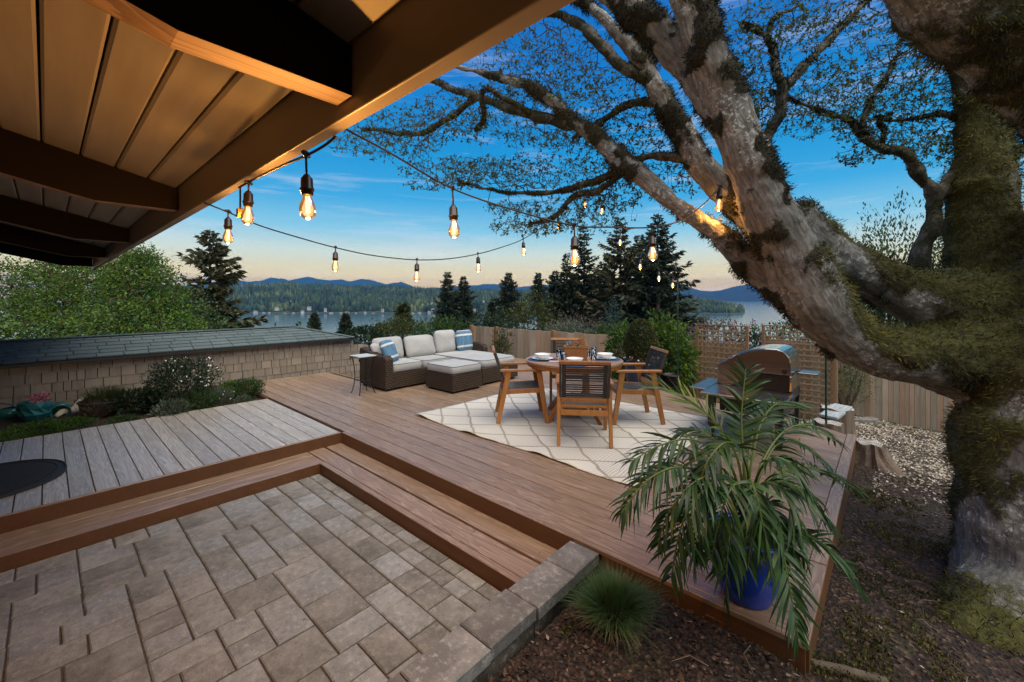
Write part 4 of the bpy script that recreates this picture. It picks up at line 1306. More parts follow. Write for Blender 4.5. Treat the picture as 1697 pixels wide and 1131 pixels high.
MB().tube([(-.105, -.105, .2), (.105, .105, .2)], 0.004, 5).build('stretcher', M['iron'], st)
MB().tube([(.105, -.105, .2), (-.105, .105, .2)], 0.004, 5).build('stretcher', M['iron'], st)

# ================================================================ grill
def steel_mat(name, col_, rough, aniso=True):
    t = NT(name)
    f = t.noise(t.coord((3, 3, 260)), 1, 2)
    g = t.noise(t.coord((1, 1, 1)), 5, 4)
    c = t.mix(t.rng(g, 0.3, 0.7), tuple(x*0.8 for x in col_), col_)
    t.bump(f, 0.03, 0.001)
    return t.done(c, t.rng(f, 0.3, 0.7, rough*0.8, rough*1.25), 1.0)
M['stainless'] = steel_mat('stainless_hood', (0.45, 0.38, 0.32), 0.15)
M['shelf_steel'] = steel_mat('shelf_steel', (0.27, 0.25, 0.23), 0.34)
M['black_steel'] = mottled('black_powder_steel', (0.008, 0.008, 0.008), (0.016, 0.015, 0.015), 30, 0.42, bump=0.05)
gl = thing('grill', 'stainless steel grill with rounded hood, front shelf and black legs behind the palm', 'grill', (-1.15, 5.6, 0))
X0, X1, GY0, GY1 = -1.53, -0.785, 5.40, 6.02
prof = [(X0, 0.515), (X0, 0.745)]
for k in range(1, 9):                                  # sloped front easing over the top
    s = k/8; prof.append((X0+0.50*s, 0.745+0.225*math.sin(s*math.pi/2*0.98)))
for k in range(1, 9):
    an = math.pi/2*(1-k/8); prof.append((X1-0.16+0.16*math.cos(an), 0.83+0.145*math.sin(an)))
prof += [(X1, 0.685), (X0+0.34, 0.685), (X0+0.20, 0.515)]
Mx = Matrix(((1, 0, 0, 0), (0, 0, 1, 0), (0, 1, 0, 0), (0, 0, 0, 1)))
part('hood', MB().prism(prof, GY0, GY1, mat=Mx), M['stainless'], gl, bevel=0.014, seg=3)
part('firebox', MB().prism([(X0+0.23, 0.505), (X1-0.01, 0.505), (X1-0.01, 0.68), (X0+0.355, 0.68)], GY0+0.02, GY1-0.02, mat=Mx), M['black_steel'], gl)
part('side_panel', MB().cbox(X1-0.008, X1+0.008, GY0-0.0, GY1, 0.52, 0.682, 0.003), M['stainless'], gl)
part('side_panel', MB().box(X1-0.004, X1+0.004, GY0+0.03, GY1-0.03, 0.40, 0.515), M['black_steel'], gl)
part('cabinet', MB().cbox(X0+0.10, X1-0.03, GY0-0.25, GY1-0.03, 0.26, 0.475, 0.006), M['black_steel'], gl)
part('shelf', MB().cbox(X0-0.015, X1+0.03, 4.83, GY0+0.02, 0.475, 0.503, 0.006), M['shelf_steel'], gl)
part('shelf', MB().cbox(X0-0.20, X0-0.02, 5.05, GY0+0.35, 0.478, 0.500, 0.006), M['shelf_steel'], gl)
part('drip_tray', MB().cbox(X1+0.012, X1+0.20, GY1-0.20, GY1+0.05, 0.655, 0.675, 0.004), M['shelf_steel'], gl)
part('drip_tray', MB().cbox(X0-0.13, X0-0.01, GY1-0.25, GY1+0.0, 0.60, 0.63, 0.006), M['shelf_steel'], gl)
part('vent_knob', MB().lathe([(0.0005, 0.0), (0.028, 0.0), (0.028, 0.014), (0.0005, 0.016)], 20, mat=Matrix.Translation((X1-0.055, GY0-0.002, 0.735)) @ Matrix.Rotation(R(90), 4, 'X')), M['black_steel'], gl)
for (x, y, w_) in ((X1-0.035, 4.98, 0.07), (X0+0.06, 4.98, 0.07), (X1-0.02, GY1-0.04, 0.045), (X0+0.06, GY1-0.04, 0.045)):
    part('leg', MB().bar((x, y, 0.0), (x, y, 0.475), w_*0.75, 0.045, up=(0, 1, 0), w1=w_*1.25, h1=0.06), M['black_steel'], gl)
part('crossbar', MB().bar((X0+0.06, GY1-0.04, 0.13), (X1-0.02, GY1-0.04, 0.13), 0.03, 0.03), M['black_steel'], gl)

# ================================================================ door mat
M['rubber'] = mottled('ribbed_rubber', (0.010, 0.010, 0.011), (0.022, 0.022, 0.024), 40, 0.7, bump=0.3)
dm = thing('doormat', 'dark ribbed oval rubber doormat on the left walkway', 'doormat', (-5.57, -0.42, 0.003))
pts = [(0.53*sq(math.cos(2*math.pi*k/48), 0.9), 0.55*sq(math.sin(2*math.pi*k/48), 0.9)) for k in range(48)]
MB().prism(pts, 0, 0.007).build('mat_base', M['rubber'], dm)
ring = MB(); ring.tube([(p[0]*0.985, p[1]*0.985, 0.009) for p in pts]+[(pts[0][0]*0.985, pts[0][1]*0.985, 0.009)], 0.008, 6, cap=False)
ring.tube([(p[0]*0.90, p[1]*0.90, 0.008) for p in pts]+[(pts[0][0]*0.9, pts[0][1]*0.9, 0.008)], 0.006, 6, cap=False); ring.build('rim', M['rubber'], dm)
rb = MB()
for k in range(46):
    x = -0.46+0.92*k/45
    yy = 0.55*0.87*math.sqrt(max(0, 1-(x/0.53/0.88)**2)) if abs(x) < 0.46 else 0
    if yy > 0.03: rb.box(x-0.0055, x+0.0055, -yy, yy, 0.0071, 0.0125)
o = rb.build('ribs', M['rubber'], dm); o['kind'] = 'stuff'

# ================================================================ growth helper
def grow(points, seeds, step=0.12, jit=0.18, r=None):
    """joins every point to the nearest node already grown, nearest first. returns node positions, parent index (-1 for seeds)"""
    r = r or rng
    S = np.asarray(seeds, float); P = np.asarray(points, float)
    cap = len(S)+len(P)*8+10
    N = np.empty((cap, 3)); N[:len(S)] = S
    par = np.full(cap, -1, dtype=np.int64); n = len(S)
    d0 = np.min(np.linalg.norm(P[:, None]-S[None], axis=2), axis=1)
    for i in np.argsort(d0):
        p = P[i]
        dd = np.linalg.norm(N[:n]-p, axis=1); j = int(np.argmin(dd)); L = dd[j]
        k = max(1, min(7, int(L/step)))
        q0 = N[j].copy(); pj = j
        for s in range(1, k+1):
            q = q0+(p-q0)*s/k
            if s < k: q = q+r.normal(size=3)*jit*L/k
            N[n] = q; par[n] = pj; pj = n; n += 1
    return N[:n], par[:n]
def twig_mesh(N, par, ns, r0=0.0022, rmax=0.02, sides=3, expo=0.42):
    cnt = np.ones(len(N)); 
    for i in range(len(N)-1, -1, -1):
        if par[i] >= 0: cnt[par[i]] += cnt[i]
    rad = np.minimum(rmax, r0*cnt**expo)
    idx = np.where(par >= 0)[0]
    A, B = N[par[idx]], N[idx]
    T = unit(B-A); U = unit(np.cross(T, np.tile([[0.31, 0.2, 0.93]], (len(T), 1)))); Wv = np.cross(T, U)
    ra, rb = np.minimum(rad[par[idx]], rad[idx]*1.6)[:, None], rad[idx][:, None]
    V = np.empty((len(idx), 2*sides, 3))
    for k in range(sides):
        c, s = math.cos(2*math.pi*k/sides), math.sin(2*math.pi*k/sides)
        V[:, k] = A+(U*c+Wv*s)*ra; V[:, sides+k] = B+(U*c+Wv*s)*rb
    b = (np.arange(len(idx))*2*sides)[:, None, None]
    q = np.array([[k, (k+1) % sides, sides+(k+1) % sides, sides+k] for k in range(sides)])[None]
    return V.reshape(-1, 3), (b+q).reshape(-1, 4), cnt
def ends(N, par):
    has = np.zeros(len(N), bool); has[par[par >= 0]] = True
    return np.where(~has & (par >= 0))[0]

# ================================================================ the mossy tree
def bark_mat():
    t = NT('mossy_bark')
    at = t.n('ShaderNodeAttribute', attribute_name='bark'); vec = at.outputs['Vector']
    obj = t.coord((1, 1, 1))
    rid = t.noise(vec, 34, 6, 0.70, 0.3)
    big = t.noise(obj, 3.2, 4)
    c = t.ramp(rid, [(0.3, (0.045, 0.042, 0.036)), (0.48, (0.150, 0.143, 0.126)), (0.68, (0.31, 0.303, 0.278))])
    c = t.mix(t.rng(big, 0.35, 0.65, 0, 0.5), c, (0.060, 0.050, 0.040))
    li = t.noise(obj, 34, 5, 0.75); li2 = t.noise(obj, 2.4, 3)
    lm = t.math('MULTIPLY', t.rng(li, 0.54, 0.60, 0, 1), t.rng(li2, 0.47, 0.56, 0, 1))
    c = t.mix(t.math('MULTIPLY', lm, 0.85), c, (0.46, 0.47, 0.43))
    ms = t.n('ShaderNodeAttribute', attribute_name='moss').outputs['Fac']
    mn = t.noise(obj, 45, 4, 0.7)
    mc = t.ramp(mn, [(0.3, (0.018, 0.018, 0.003)), (0.55, (0.060, 0.058, 0.008)), (0.75, (0.12, 0.11, 0.014))])
    mc = t.mix(t.n('ShaderNodeAttribute', attribute_name='olive').outputs['Fac'], t.ramp(mn, [(0.3, (0.006, 0.005, 0.003)), (0.7, (0.030, 0.025, 0.012))]), mc)
    mm = t.rng(t.math('ADD', ms, t.math('MULTIPLY', t.math('SUBTRACT', mn, 0.5), 0.9)), 0.38, 0.58, 0, 1)
    c = t.mix(mm, c, mc)
    t.bump(t.math('ADD', t.math('MULTIPLY', rid, 0.8), t.math('ADD', t.math('MULTIPLY', li, 0.4), t.math('MULTIPLY', mn, mm))), 0.9, 0.012)
    return t.done(c, 0.9)
M['bark'] = bark_mat()
M['twig'] = mottled('dark_twig', (0.030, 0.024, 0.018), (0.065, 0.052, 0.038), 8, 0.9, bump=0)
def branch_mat():
    t = NT('mossy_branch')
    n = t.noise(t.coord((1, 1, 1)), 9, 4, 0.6); g = t.noise(t.coord((1, 1, 1)), 50, 4, 0.7)
    c = t.ramp(g, [(0.3, (0.040, 0.034, 0.027)), (0.7, (0.15, 0.135, 0.115))])
    c = t.mix(t.rng(n, 0.40, 0.52, 0, 1), c, t.ramp(g, [(0.3, (0.008, 0.008, 0.004)), (0.7, (0.042, 0.042, 0.014))]))
    t.bump(g, 0.8, 0.01)
    return t.done(c, 0.95)
M['branch'] = branch_mat()
M['moss_hair'] = foliage('moss_hair', (0.022, 0.023, 0.003), (0.100, 0.094, 0.011), 0.62, 0.03, 0.95, 0)
M['moss_dark'] = foliage('moss_dark', (0.016, 0.017, 0.006), (0.050, 0.048, 0.014), 0.45, 0.03, 0.95, 0)
M['maple_leaf'] = foliage('spring_leaf', (0.034, 0.062, 0.010), (0.080, 0.115, 0.020), 0.45, 0.035, 0.6, 0.35)
LIMBS = [
 [(1745, 1330, 2.30, 180), (1752, 1190, 2.35, 150), (1755, 1050, 2.4, 132), (1760, 900, 2.45, 128), (1776, 760, 2.5, 136), (1815, 620, 2.55, 150), (1885, 470, 2.6, 145), (1930, 300, 2.5, 130)],
 [(1915, 315, 2.5, 118), (1835, 172, 2.4, 98), (1712, 68, 2.3, 88), (1602, -4, 2.25, 82), (1512, -84, 2.2, 76), (1400, -190, 2.2, 70)],
 [(1800, 640, 2.65, 120), (1690, 600, 2.78, 108), (1590, 592, 2.85, 74), (1520, 590, 2.85, 54), (1466, 584, 2.85, 46), (1428, 572, 2.85, 42), (1385, 540, 2.85, 45), (1345, 488, 2.82, 54), (1312, 424, 2.78, 47), (1292, 382, 2.75, 43), (1268, 339, 2.72, 39), (1236, 255, 2.68, 38), (1205, 170, 2.64, 36), (1173, 85, 2.6, 34), (1144, 0, 2.56, 34), (1105, -120, 2.5, 31)],
 [(1790, 560, 2.85, 105), (1700, 528, 2.92, 84), (1605, 512, 2.95, 62), (1525, 494, 2.95, 48), (1462, 464, 2.92, 36), (1402, 430, 2.88, 34), (1352, 395, 2.82, 34), (1312, 352, 2.75, 32)],
 [(1345, 500, 2.86, 44), (1292, 474, 2.95, 28), (1235, 428, 3.0, 22), (1180, 380, 3.05, 18), (1120, 338, 3.1, 17), (1062, 292, 3.2, 18), (1003, 242, 3.3, 17), (958, 207, 3.4, 15), (905, 160, 3.5, 12), (852, 136, 3.6, 10), (772, 114, 3.8, 8), (690, 96, 4.0, 5)],
 [(1335, 470, 3.0, 36), (1280, 400, 3.1, 32), (1222, 336, 3.15, 28), (1171, 285, 3.18, 27), (1142, 239, 3.2, 25), (1100, 172, 3.25, 19), (1065, 106, 3.3, 17), (1022, 53, 3.35, 13), (975, 8, 3.4, 12), (910, -40, 3.5, 10)],
 [(1212, 215, 2.72, 33), (1172, 158, 2.76, 28), (1142, 120, 2.8, 26), (1110, 80, 2.84, 27), (1062, 30, 2.9, 28), (1000, -20, 2.92, 26), (920, -65, 2.95, 22)],
 [(1655, 540, 3.1, 74), (1637, 430, 3.2, 53), (1626, 350, 3.25, 43), (1626, 270, 3.25, 36), (1630, 205, 3.25, 33), (1607, 150, 3.25, 23), (1592, 90, 3.25, 20), (1560, 0, 3.3, 18), (1535, -60, 3.3, 16)],
 [(1632, 215, 3.25, 30), (1660, 165, 3.3, 22), (1715, 95, 3.3, 18)],
]
BRANCHES = [
 [(950, 209, 3.45, 14), (891, 192, 3.6, 11), (838, 176, 3.75, 9), (785, 160, 3.9, 8), (732, 141, 4.0, 6), (690, 128, 4.1, 4)],
 [(790, 163, 3.9, 6), (745, 196, 4.0, 5.5), (700, 222, 4.1, 5), (655, 219, 4.25, 4), (600, 214, 4.4, 2.5)],
 [(880, 188, 3.6, 7), (805, 150, 3.5, 5), (800, 200, 3.7, 5), (790, 215, 3.8, 3)],
 [(1058, 290, 3.2, 10), (1025, 286, 3.3, 8), (980, 302, 3.5, 7), (940, 316, 3.7, 6), (895, 322, 3.9, 4.5), (830, 318, 4.1, 3), (760, 300, 4.3, 2)],
 [(1030, 290, 3.3, 7), (985, 318, 3.45, 6), (950, 326, 3.6, 5), (920, 360, 3.8, 4), (880, 372, 4.0, 2.5)],
 [(1160, 268, 3.2, 10), (1112, 260, 3.25, 9), (1062, 262, 3.3, 8), (1030, 276, 3.4, 6)],
 [(1082, 135, 3.26, 13), (1050, 122, 3.3, 12), (1017, 98, 3.35, 12), (983, 61, 3.4, 11), (946, 30, 3.5, 9), (900, 22, 3.6, 7), (840, 20, 3.8, 4)],
 [(1100, 174, 3.26, 9), (1070, 168, 3.3, 8), (1040, 175, 3.4, 7), (1005, 198, 3.5, 7), (985, 212, 3.5, 5), (950, 230, 3.6, 3)],
 [(1240, 305, 2.74, 11), (1264, 272, 2.85, 10), (1272, 232, 3.0, 10), (1292, 190, 3.0, 10), (1294, 148, 3.0, 9), (1284, 100, 3.05, 7), (1272, 62, 3.1, 5), (1230, 42, 3.2, 3)],
 [(1296, 150, 3.0, 8), (1330, 112, 3.05, 8), (1372, 68, 3.1, 7), (1402, 34, 3.15, 6), (1440, 0, 3.2, 4), (1470, -30, 3.2, 3)],
 [(1272, 62, 3.1, 4), (1285, 30, 3.15, 3), (1330, 5, 3.2, 2)],
 [(1524, 480, 3.3, 19), (1528, 420, 3.3, 17), (1548, 360, 3.3, 15), (1546, 325, 3.3, 15), (1522, 288, 3.3, 13), (1498, 256, 3.3, 10), (1462, 246, 3.35, 8), (1432, 228, 3.4, 8), (1412, 205, 3.45, 6), (1378, 188, 3.5, 5), (1330, 172, 3.6, 3), (1275, 150, 3.7, 2)],
 [(1548, 330, 3.3, 12), (1575, 296, 3.3, 11), (1604, 272, 3.3, 9)],
 [(1560, 325, 3.3, 10), (1595, 300, 3.3, 8), (1612, 285, 3.3, 7)],
 [(1436, 232, 3.4, 7), (1430, 200, 3.4, 6), (1442, 168, 3.45, 5), (1468, 130, 3.5, 4), (1490, 90, 3.55, 2.5)],
 [(1460, 245, 3.35, 4), (1466, 215, 3.35, 3.5), (1455, 205, 3.4, 2.5), (1476, 190, 3.4, 2)],
 [(1600, 200, 3.3, 6), (1560, 190, 3.35, 5), (1500, 200, 3.45, 3), (1450, 195, 3.5, 2)],
 [(1665, 270, 3.3, 8), (1700, 240, 3.3, 7), (1740, 200, 3.3, 5)],
]
def spl(pts, per=7):
    """Catmull-Rom through pixel points -> world points and radii"""
    Pw = [px(*p[:3]) for p in pts]; Rw = [p[3]*p[2]/FOC for p in pts]
    out, rad = [], []
    n = len(Pw)
    for i in range(n-1):
        p0, p1, p2, p3 = Pw[max(i-1, 0)], Pw[i], Pw[i+1], Pw[min(i+2, n-1)]
        for k in range(per):
            t = k/per
            out.append(0.5*((2*p1)+(p2-p0)*t+(2*p0-5*p1+4*p2-p3)*t*t+(3*p1-p0-3*p2+p3)*t**3))
            rad.append(Rw[i]*(1-t)+Rw[i+1]*t)
    out.append(Pw[-1]); rad.append(Rw[-1])
    return out, rad
tree = thing('maple_tree', 'large old mossy tree with leaning limbs arching over the deck', 'tree', px(1722, 1100, 2.4))
random.seed(13)
tm = MB(); segs = []
for L in LIMBS:
    P, Rr = spl(L)
    Rr = [r*(1+0.10*mnoise.noise(p*2.3)+0.05*mnoise.noise(p*6)) for p, r in zip(P, Rr)]
    tm.tube(P, Rr, 16)
    lid = LIMBS.index(L); acc = random.uniform(0, 50)
    for i in range(len(P)-1):
        segs.append((P[i], P[i+1], acc, (Rr[i]+Rr[i+1])/2, lid)); acc += (P[i+1]-P[i]).length
# root flare
for (u, v, d, r) in ((1570, 1120, 2.3, 60), (1500, 1160, 2.0, 40), (1640, 1180, 2.1, 80)):
    tm.tube([px(1720, 980, 2.4), px((u+1700)/2, (v+1000)/2+25, (d+2.4)/2), px(u, v+20, d), px(u-70, v+70, d-0.1)], [0.30, r*1.5*d/FOC, r*d/FOC, 0.02], 10)
tmp = tm.build('trunk', M['bark'], None)
md = tmp.modifiers.new('r', 'REMESH'); md.mode = 'VOXEL'; md.voxel_size = 0.021
sm_ = tmp.modifiers.new('s', 'SMOOTH'); sm_.factor = 0.5; sm_.iterations = 4
dg = bpy.context.evaluated_depsgraph_get()
me = bpy.data.meshes.new_from_object(tmp.evaluated_get(dg))
bpy.data.objects.remove(tmp)
nv = len(me.vertices)
P = np.empty(nv*3, np.float32); me.vertices.foreach_get('co', P); P = P.reshape(-1, 3).astype(float)
Nn = np.empty(nv*3, np.float32); me.vertices.foreach_get('normal', Nn); Nn = Nn.reshape(-1, 3).astype(float)
A = np.array([s[0] for s in segs]); B = np.array([s[1] for s in segs]); ACC = np.array([s[2] for s in segs]); RD = np.array([s[3] for s in segs])
best = np.full(nv, 1e9); bi = np.zeros(nv, int); bt = np.zeros(nv)
for k in range(len(segs)):
    ab = B[k]-A[k]; t = np.clip(((P-A[k])@ab)/(ab@ab), 0, 1)
    dist = np.linalg.norm(P-(A[k]+t[:, None]*ab), axis=1)/max(RD[k], 0.02)
    w = dist < best; best[w] = dist[w]; bi[w] = k; bt[w] = t[w]
al = ACC[bi]+bt*np.linalg.norm(B-A, axis=1)[bi]
T = unit((B-A)[bi]); U0 = unit(np.cross(T, np.array([[0.31, 0.2, 0.93]]))); W0 = np.cross(T, U0)
rel = P-(A[bi]+bt[:, None]*(B-A)[bi])
bark = np.stack([(rel*U0).sum(1), (rel*W0).sum(1), al*0.30], 1)
uvp = np.array([proj(p) for p in P])
def nz(p, f, o=0.0): return np.array([mnoise.fractal(Vector((q[0]*f+o, q[1]*f, q[2]*f)), 0.7, 2.0, 4) for q in p])
n1 = nz(P, 1.7); n2 = nz(P, 4.5, 7.0)
sky_up = Nn[:, 2]
right = np.clip((uvp[:, 0]-1310)/120, 0, 1)*np.clip((uvp[:, 1]-100)/120, 0.35, 1)
far_trunk = ((uvp[:, 0] > 1560) & (uvp[:, 2] > 3.0)).astype(float)
moss = 0.42+0.50*sky_up+0.55*n1+0.35*n2+0.22*right*(0.5+sky_up)-0.28*(1-right)
patch = nz(P, 3.4, 31.0)
moss = np.maximum(moss, np.where(right < 0.6, 0.42+(patch-0.10)*1.9+0.3*n2+0.10*Nn[:, 2], 0))
moss = np.maximum(moss, far_trunk*(0.72+0.5*n1))
moss = np.where((uvp[:, 0] > 1560) & (uvp[:, 1] > 640) & (uvp[:, 2] < 2.7), 0.36+0.7*n1+0.3*n2+np.clip((1640-uvp[:, 0])/90, 0, 1)*0.5+np.clip((700-uvp[:, 1])/120, 0, 1)*0.3, moss)
LID = np.array([s[4] for s in segs])[bi]
side = Nn @ np.array([CA, SA, 0.35])
near = LID == 1
side2 = Nn @ np.array([CA, SA, 0.0])
moss = np.where(near, 0.84+1.35*np.minimum(side2+0.15, 0.12)+0.55*n1+0.35*n2, moss)
under = (LID == 2) & (uvp[:, 0] > 1420)
moss = np.where(under, moss+0.10+0.25*n1, moss)
moss = np.clip(moss, 0, 1)
n3 = nz(P, 14.0, 3.0)
disp = 0.014*n2+0.022*np.clip(moss-0.4, 0, 1)*(0.6+n2)+0.012*n1-0.012+0.007*n3
P2 = P+Nn*disp[:, None]
me.vertices.foreach_set('co', P2.astype(np.float32).ravel())
a_ = me.attributes.new('bark', 'FLOAT_VECTOR', 'POINT'); a_.data.foreach_set('vector', bark.astype(np.float32).ravel())
olive = np.clip(np.clip(right*1.2+near*0.8, 0, 1)*(0.55+0.9*sky_up)+far_trunk*0.5+0.25*n1+0.55*near, 0, 1)
a_ = me.attributes.new('olive', 'FLOAT', 'POINT'); a_.data.foreach_set('value', olive.astype(np.float32))
a_ = me.attributes.new('moss', 'FLOAT', 'POINT'); a_.data.foreach_set('value', moss.astype(np.float32))
me.polygons.foreach_set('use_smooth', np.ones(len(me.polygons), bool))
me.materials.clear(); me.materials.append(M['bark'])
off = np.array(tree.location)
me.vertices.foreach_set('co', (P2-off).astype(np.float32).ravel()); me.update()
trunk = link('trunk', me, tree)
print('trunk verts', nv)
# moss: short drooping hair over the mossy skin
sel = np.where((moss > 0.5) & (uvp[:, 2] > 0.5) & (uvp[:, 0] > 850) & (uvp[:, 0] < 1900) & (uvp[:, 1] > -250) & (uvp[:, 1] < 1250))[0]
def hair(sel, n, lmin, lmax, wd, mat, name, r):
    k = r.choice(sel, n)
    p = P2[k]+r.normal(size=(n, 3))*0.009
    d = Nn[k]*0.65+r.normal(size=(n, 3))*0.42+np.array([[0, 0, -0.28]])+T[k]*r.normal(size=(n, 1))*0.3
    V, Fq = leaves(p-Nn[k]*0.004, d, r.uniform(lmin, lmax, n), wd, up=Nn[k], fold=0.1, r=r)
    o = npmesh(name, V, Fq, mat, tree); o['kind'] = 'stuff'
    return o
r_ = np.random.default_rng(4)
bright = sel[olive[sel] > 0.45]
dark = sel[olive[sel] <= 0.45]
hair(bright, 60000, 0.018, 0.060, 0.0055, M['moss_hair'], 'moss', r_)
hair(dark, 42000, 0.016, 0.045, 0.006, M['moss_dark'], 'moss', r_)
# branches
seedpts = []
for L in BRANCHES:
    Pb, Rb = spl(L, 5)
    Rb = [max(0.003, 0.80*r*(1+0.45*mnoise.noise(p*16))) for p, r in zip(Pb, Rb)]
    Pb = [p+Vector((mnoise.noise(p*7), mnoise.noise(p*7+Vector((9, 0, 0))), mnoise.noise(p*7+Vector((0, 9, 0)))))*0.022 for p in Pb]
    MB().tube(Pb, Rb, 8).build('branch', M['branch'], tree, world=True, smooth=True)
    seedpts += [tuple(p) for p in Pb]
    # moss tufts along the branch
    bp = np.array([tuple(p) for p in Pb]); n = int(190*len(Pb)*min(1, L[0][3]/9))
    k = r_.integers(0, len(bp)-1, n); tt = r_.random((n, 1)); q = bp[k]*(1-tt)+bp[k+1]*tt
    dd = r_.normal(size=(n, 3))+np.array([[0, 0, 0.2]])
    rr_ = np.array(Rb)[k][:, None]
    keep = np.array([mnoise.noise(Vector(x)*9) > -0.22 for x in q])
    q, dd, rr_ = q[keep], unit(dd[keep]), rr_[keep]
    if len(q):
        V, Fq = leaves(q+dd*rr_*0.6, dd, r_.uniform(0.012, 0.03, len(q)), 0.008, r=r_)
        o = npmesh('moss', V, Fq, M['moss_dark'], tree); o['kind'] = 'stuff'
for L in LIMBS[4:7]+LIMBS[7:9]:
    Pb, Rb = spl(L, 4); seedpts += [tuple(p) for p in Pb]
# twig clouds: (u, v, half width, half height, depth, depth spread, number)
CL = [(640, 236, 85, 26, 4.3, 0.5, 420), (700, 205, 95, 30, 4.1, 0.5, 360), (790, 190, 100, 42, 3.9, 0.6, 420), (770, 282, 92, 24, 4.2, 0.6, 420), (735, 306, 60, 10, 4.3, 0.3, 150),
      (870, 285, 110, 28, 4.0, 0.6, 460), (860, 345, 50, 14, 4.1, 0.4, 170), (885, 375, 68, 16, 4.0, 0.4, 260), (965, 352, 75, 34, 3.8, 0.5, 330), (1010, 320, 55, 30, 3.6, 0.4, 230), (905, 95, 100, 52, 3.8, 0.6, 480),
      (985, 150, 75, 55, 3.6, 0.5, 380), (930, 225, 85, 26, 3.7, 0.5, 300), (1070, 215, 65, 55, 3.5, 0.4, 330), (1130, 290, 45, 35, 3.5, 0.3, 150), (1010, 265, 55, 25, 3.6, 0.4, 180), (880, 150, 80, 30, 3.8, 0.5, 230),
      (1325, 35, 115, 45, 3.3, 0.5, 560), (1250, 110, 48, 75, 3.2, 0.4, 300), (1370, 120, 60, 40, 3.4, 0.4, 200), (1345, 185, 105, 42, 3.6, 0.5, 560), (1445, 170, 85, 50, 3.6, 0.5, 430), (1500, 90, 75, 70, 3.6, 0.5, 460), (1545, 170, 55, 60, 3.5, 0.4, 300),
      (1490, 235, 90, 26, 3.5, 0.4, 300), (1420, 262, 35, 12, 3.5, 0.2, 60), (1680, 270, 30, 50, 3.4, 0.3, 170), (1560, 250, 40, 30, 3.5, 0.3, 120), (1255, 190, 30, 50, 3.2, 0.3, 150)]
rc = np.random.default_rng(31)
cloud = []
for (u, v, hu, hv, d, dsp, n) in CL:
    n = int(n*1.5); q = rc.normal(size=(n, 3)); q = unit(q)*(rc.random((n, 1))**0.45)
    for a in q:
        dd = d+a[2]*dsp
        cloud.append(tuple(px(u+a[0]*hu*1.25, v+a[1]*hv*1.2, dd)))
cloud = np.array(cloud)
N, par = grow(cloud, seedpts, 0.12, 0.06, rc)
V, Fq, cnt = twig_mesh(N, par, len(seedpts), 0.0008, 0.007, 3, 0.38)
o = npmesh('twig', V, Fq, M['twig'], tree); o['kind'] = 'stuff'
en = np.where((par >= 0) & (cnt <= 4))[0]
pl, dl = [], []
for e in en:
    base = N[e]; dr = N[e]-N[par[e]]; L = np.linalg.norm(dr)+1e-6; dr = dr/L
    for k in range(rc.integers(2, 6)):
        pl.append(base-dr*L*rc.random()); dl.append(dr*0.5+rc.normal(size=3)*0.7+np.array([0, 0, -0.35]))
pl, dl = np.array(pl), np.array(dl)
V, Fq = leaves(pl, dl, rc.uniform(0.014, 0.036, len(pl)), rc.uniform(0.008, 0.018, len(pl)), r=rc)
o = npmesh('crown_leaves', V, Fq, M['maple_leaf'], tree); o['kind'] = 'stuff'
print('twigs', len(N), 'leaves', len(pl))

# ================================================================ plant builders
M['wood_stem'] = mottled('stem_brown', (0.045, 0.028, 0.018), (0.10, 0.065, 0.042), 10, 0.9, bump=0)
def fol(name, c1, c2, **k):
    M[name] = foliage(name, c1, c2, **k); return M[name]
fol('f_green', (0.020, 0.050, 0.010), (0.055, 0.105, 0.018))
fol('f_bright', (0.030, 0.085, 0.007), (0.095, 0.170, 0.016), vary=0.45, rough=0.85)
fol('f_olive', (0.030, 0.045, 0.010), (0.075, 0.085, 0.020))
fol('f_dark', (0.010, 0.026, 0.010), (0.028, 0.048, 0.016))
fol('f_grey', (0.060, 0.085, 0.050), (0.13, 0.15, 0.10))
fol('f_pink', (0.085, 0.060, 0.050), (0.15, 0.12, 0.085))
fol('f_blue', (0.025, 0.060, 0.050), (0.055, 0.10, 0.085))
fol('f_conifer', (0.012, 0.026, 0.014), (0.036, 0.048, 0.020), vary=0.4, trans=0.1)
fol('f_needle_warm', (0.034, 0.036, 0.014), (0.078, 0.074, 0.030), vary=0.4, trans=0.1)
fol('f_palm', (0.014, 0.040, 0.011), (0.032, 0.074, 0.018), vary=0.42, hue=0.02, rough=0.38, trans=0.15)
fol('f_palm_young', (0.070, 0.105, 0.022), (0.11, 0.14, 0.035), vary=0.25, hue=0.02, rough=0.4, trans=0.2)
fol('f_tuft', (0.028, 0.070, 0.016), (0.070, 0.130, 0.032), vary=0.4, hue=0.03, trans=0.2)
fol('f_straw', (0.13, 0.10, 0.045), (0.22, 0.17, 0.085), vary=0.3)
M['fl_white'] = plain('white_flower', (0.72, 0.72, 0.70), 0.8)
M['fl_pink'] = plain('pink_flower', (0.45, 0.14, 0.20), 0.8)
M['fl_purple'] = plain('purple_flower', (0.12, 0.03, 0.09), 0.8)
def blob_pts(n, r, shell=0.55, lump=0.22, seed=0, flat=0.0):
    """points filling an uneven unit ball, denser at its skin"""
    q = unit(r.normal(size=(n, 3)))
    rad = shell+(1-shell)*r.random((n, 1))**0.6
    l = np.array([mnoise.fractal(Vector((a[0]*2.1+seed, a[1]*2.1, a[2]*2.1)), 0.8, 2.0, 3) for a in q])[:, None]
    q = q*rad*(1+lump*l*1.6)
    if flat: q[:, 2] = np.maximum(q[:, 2], -flat)
    return q
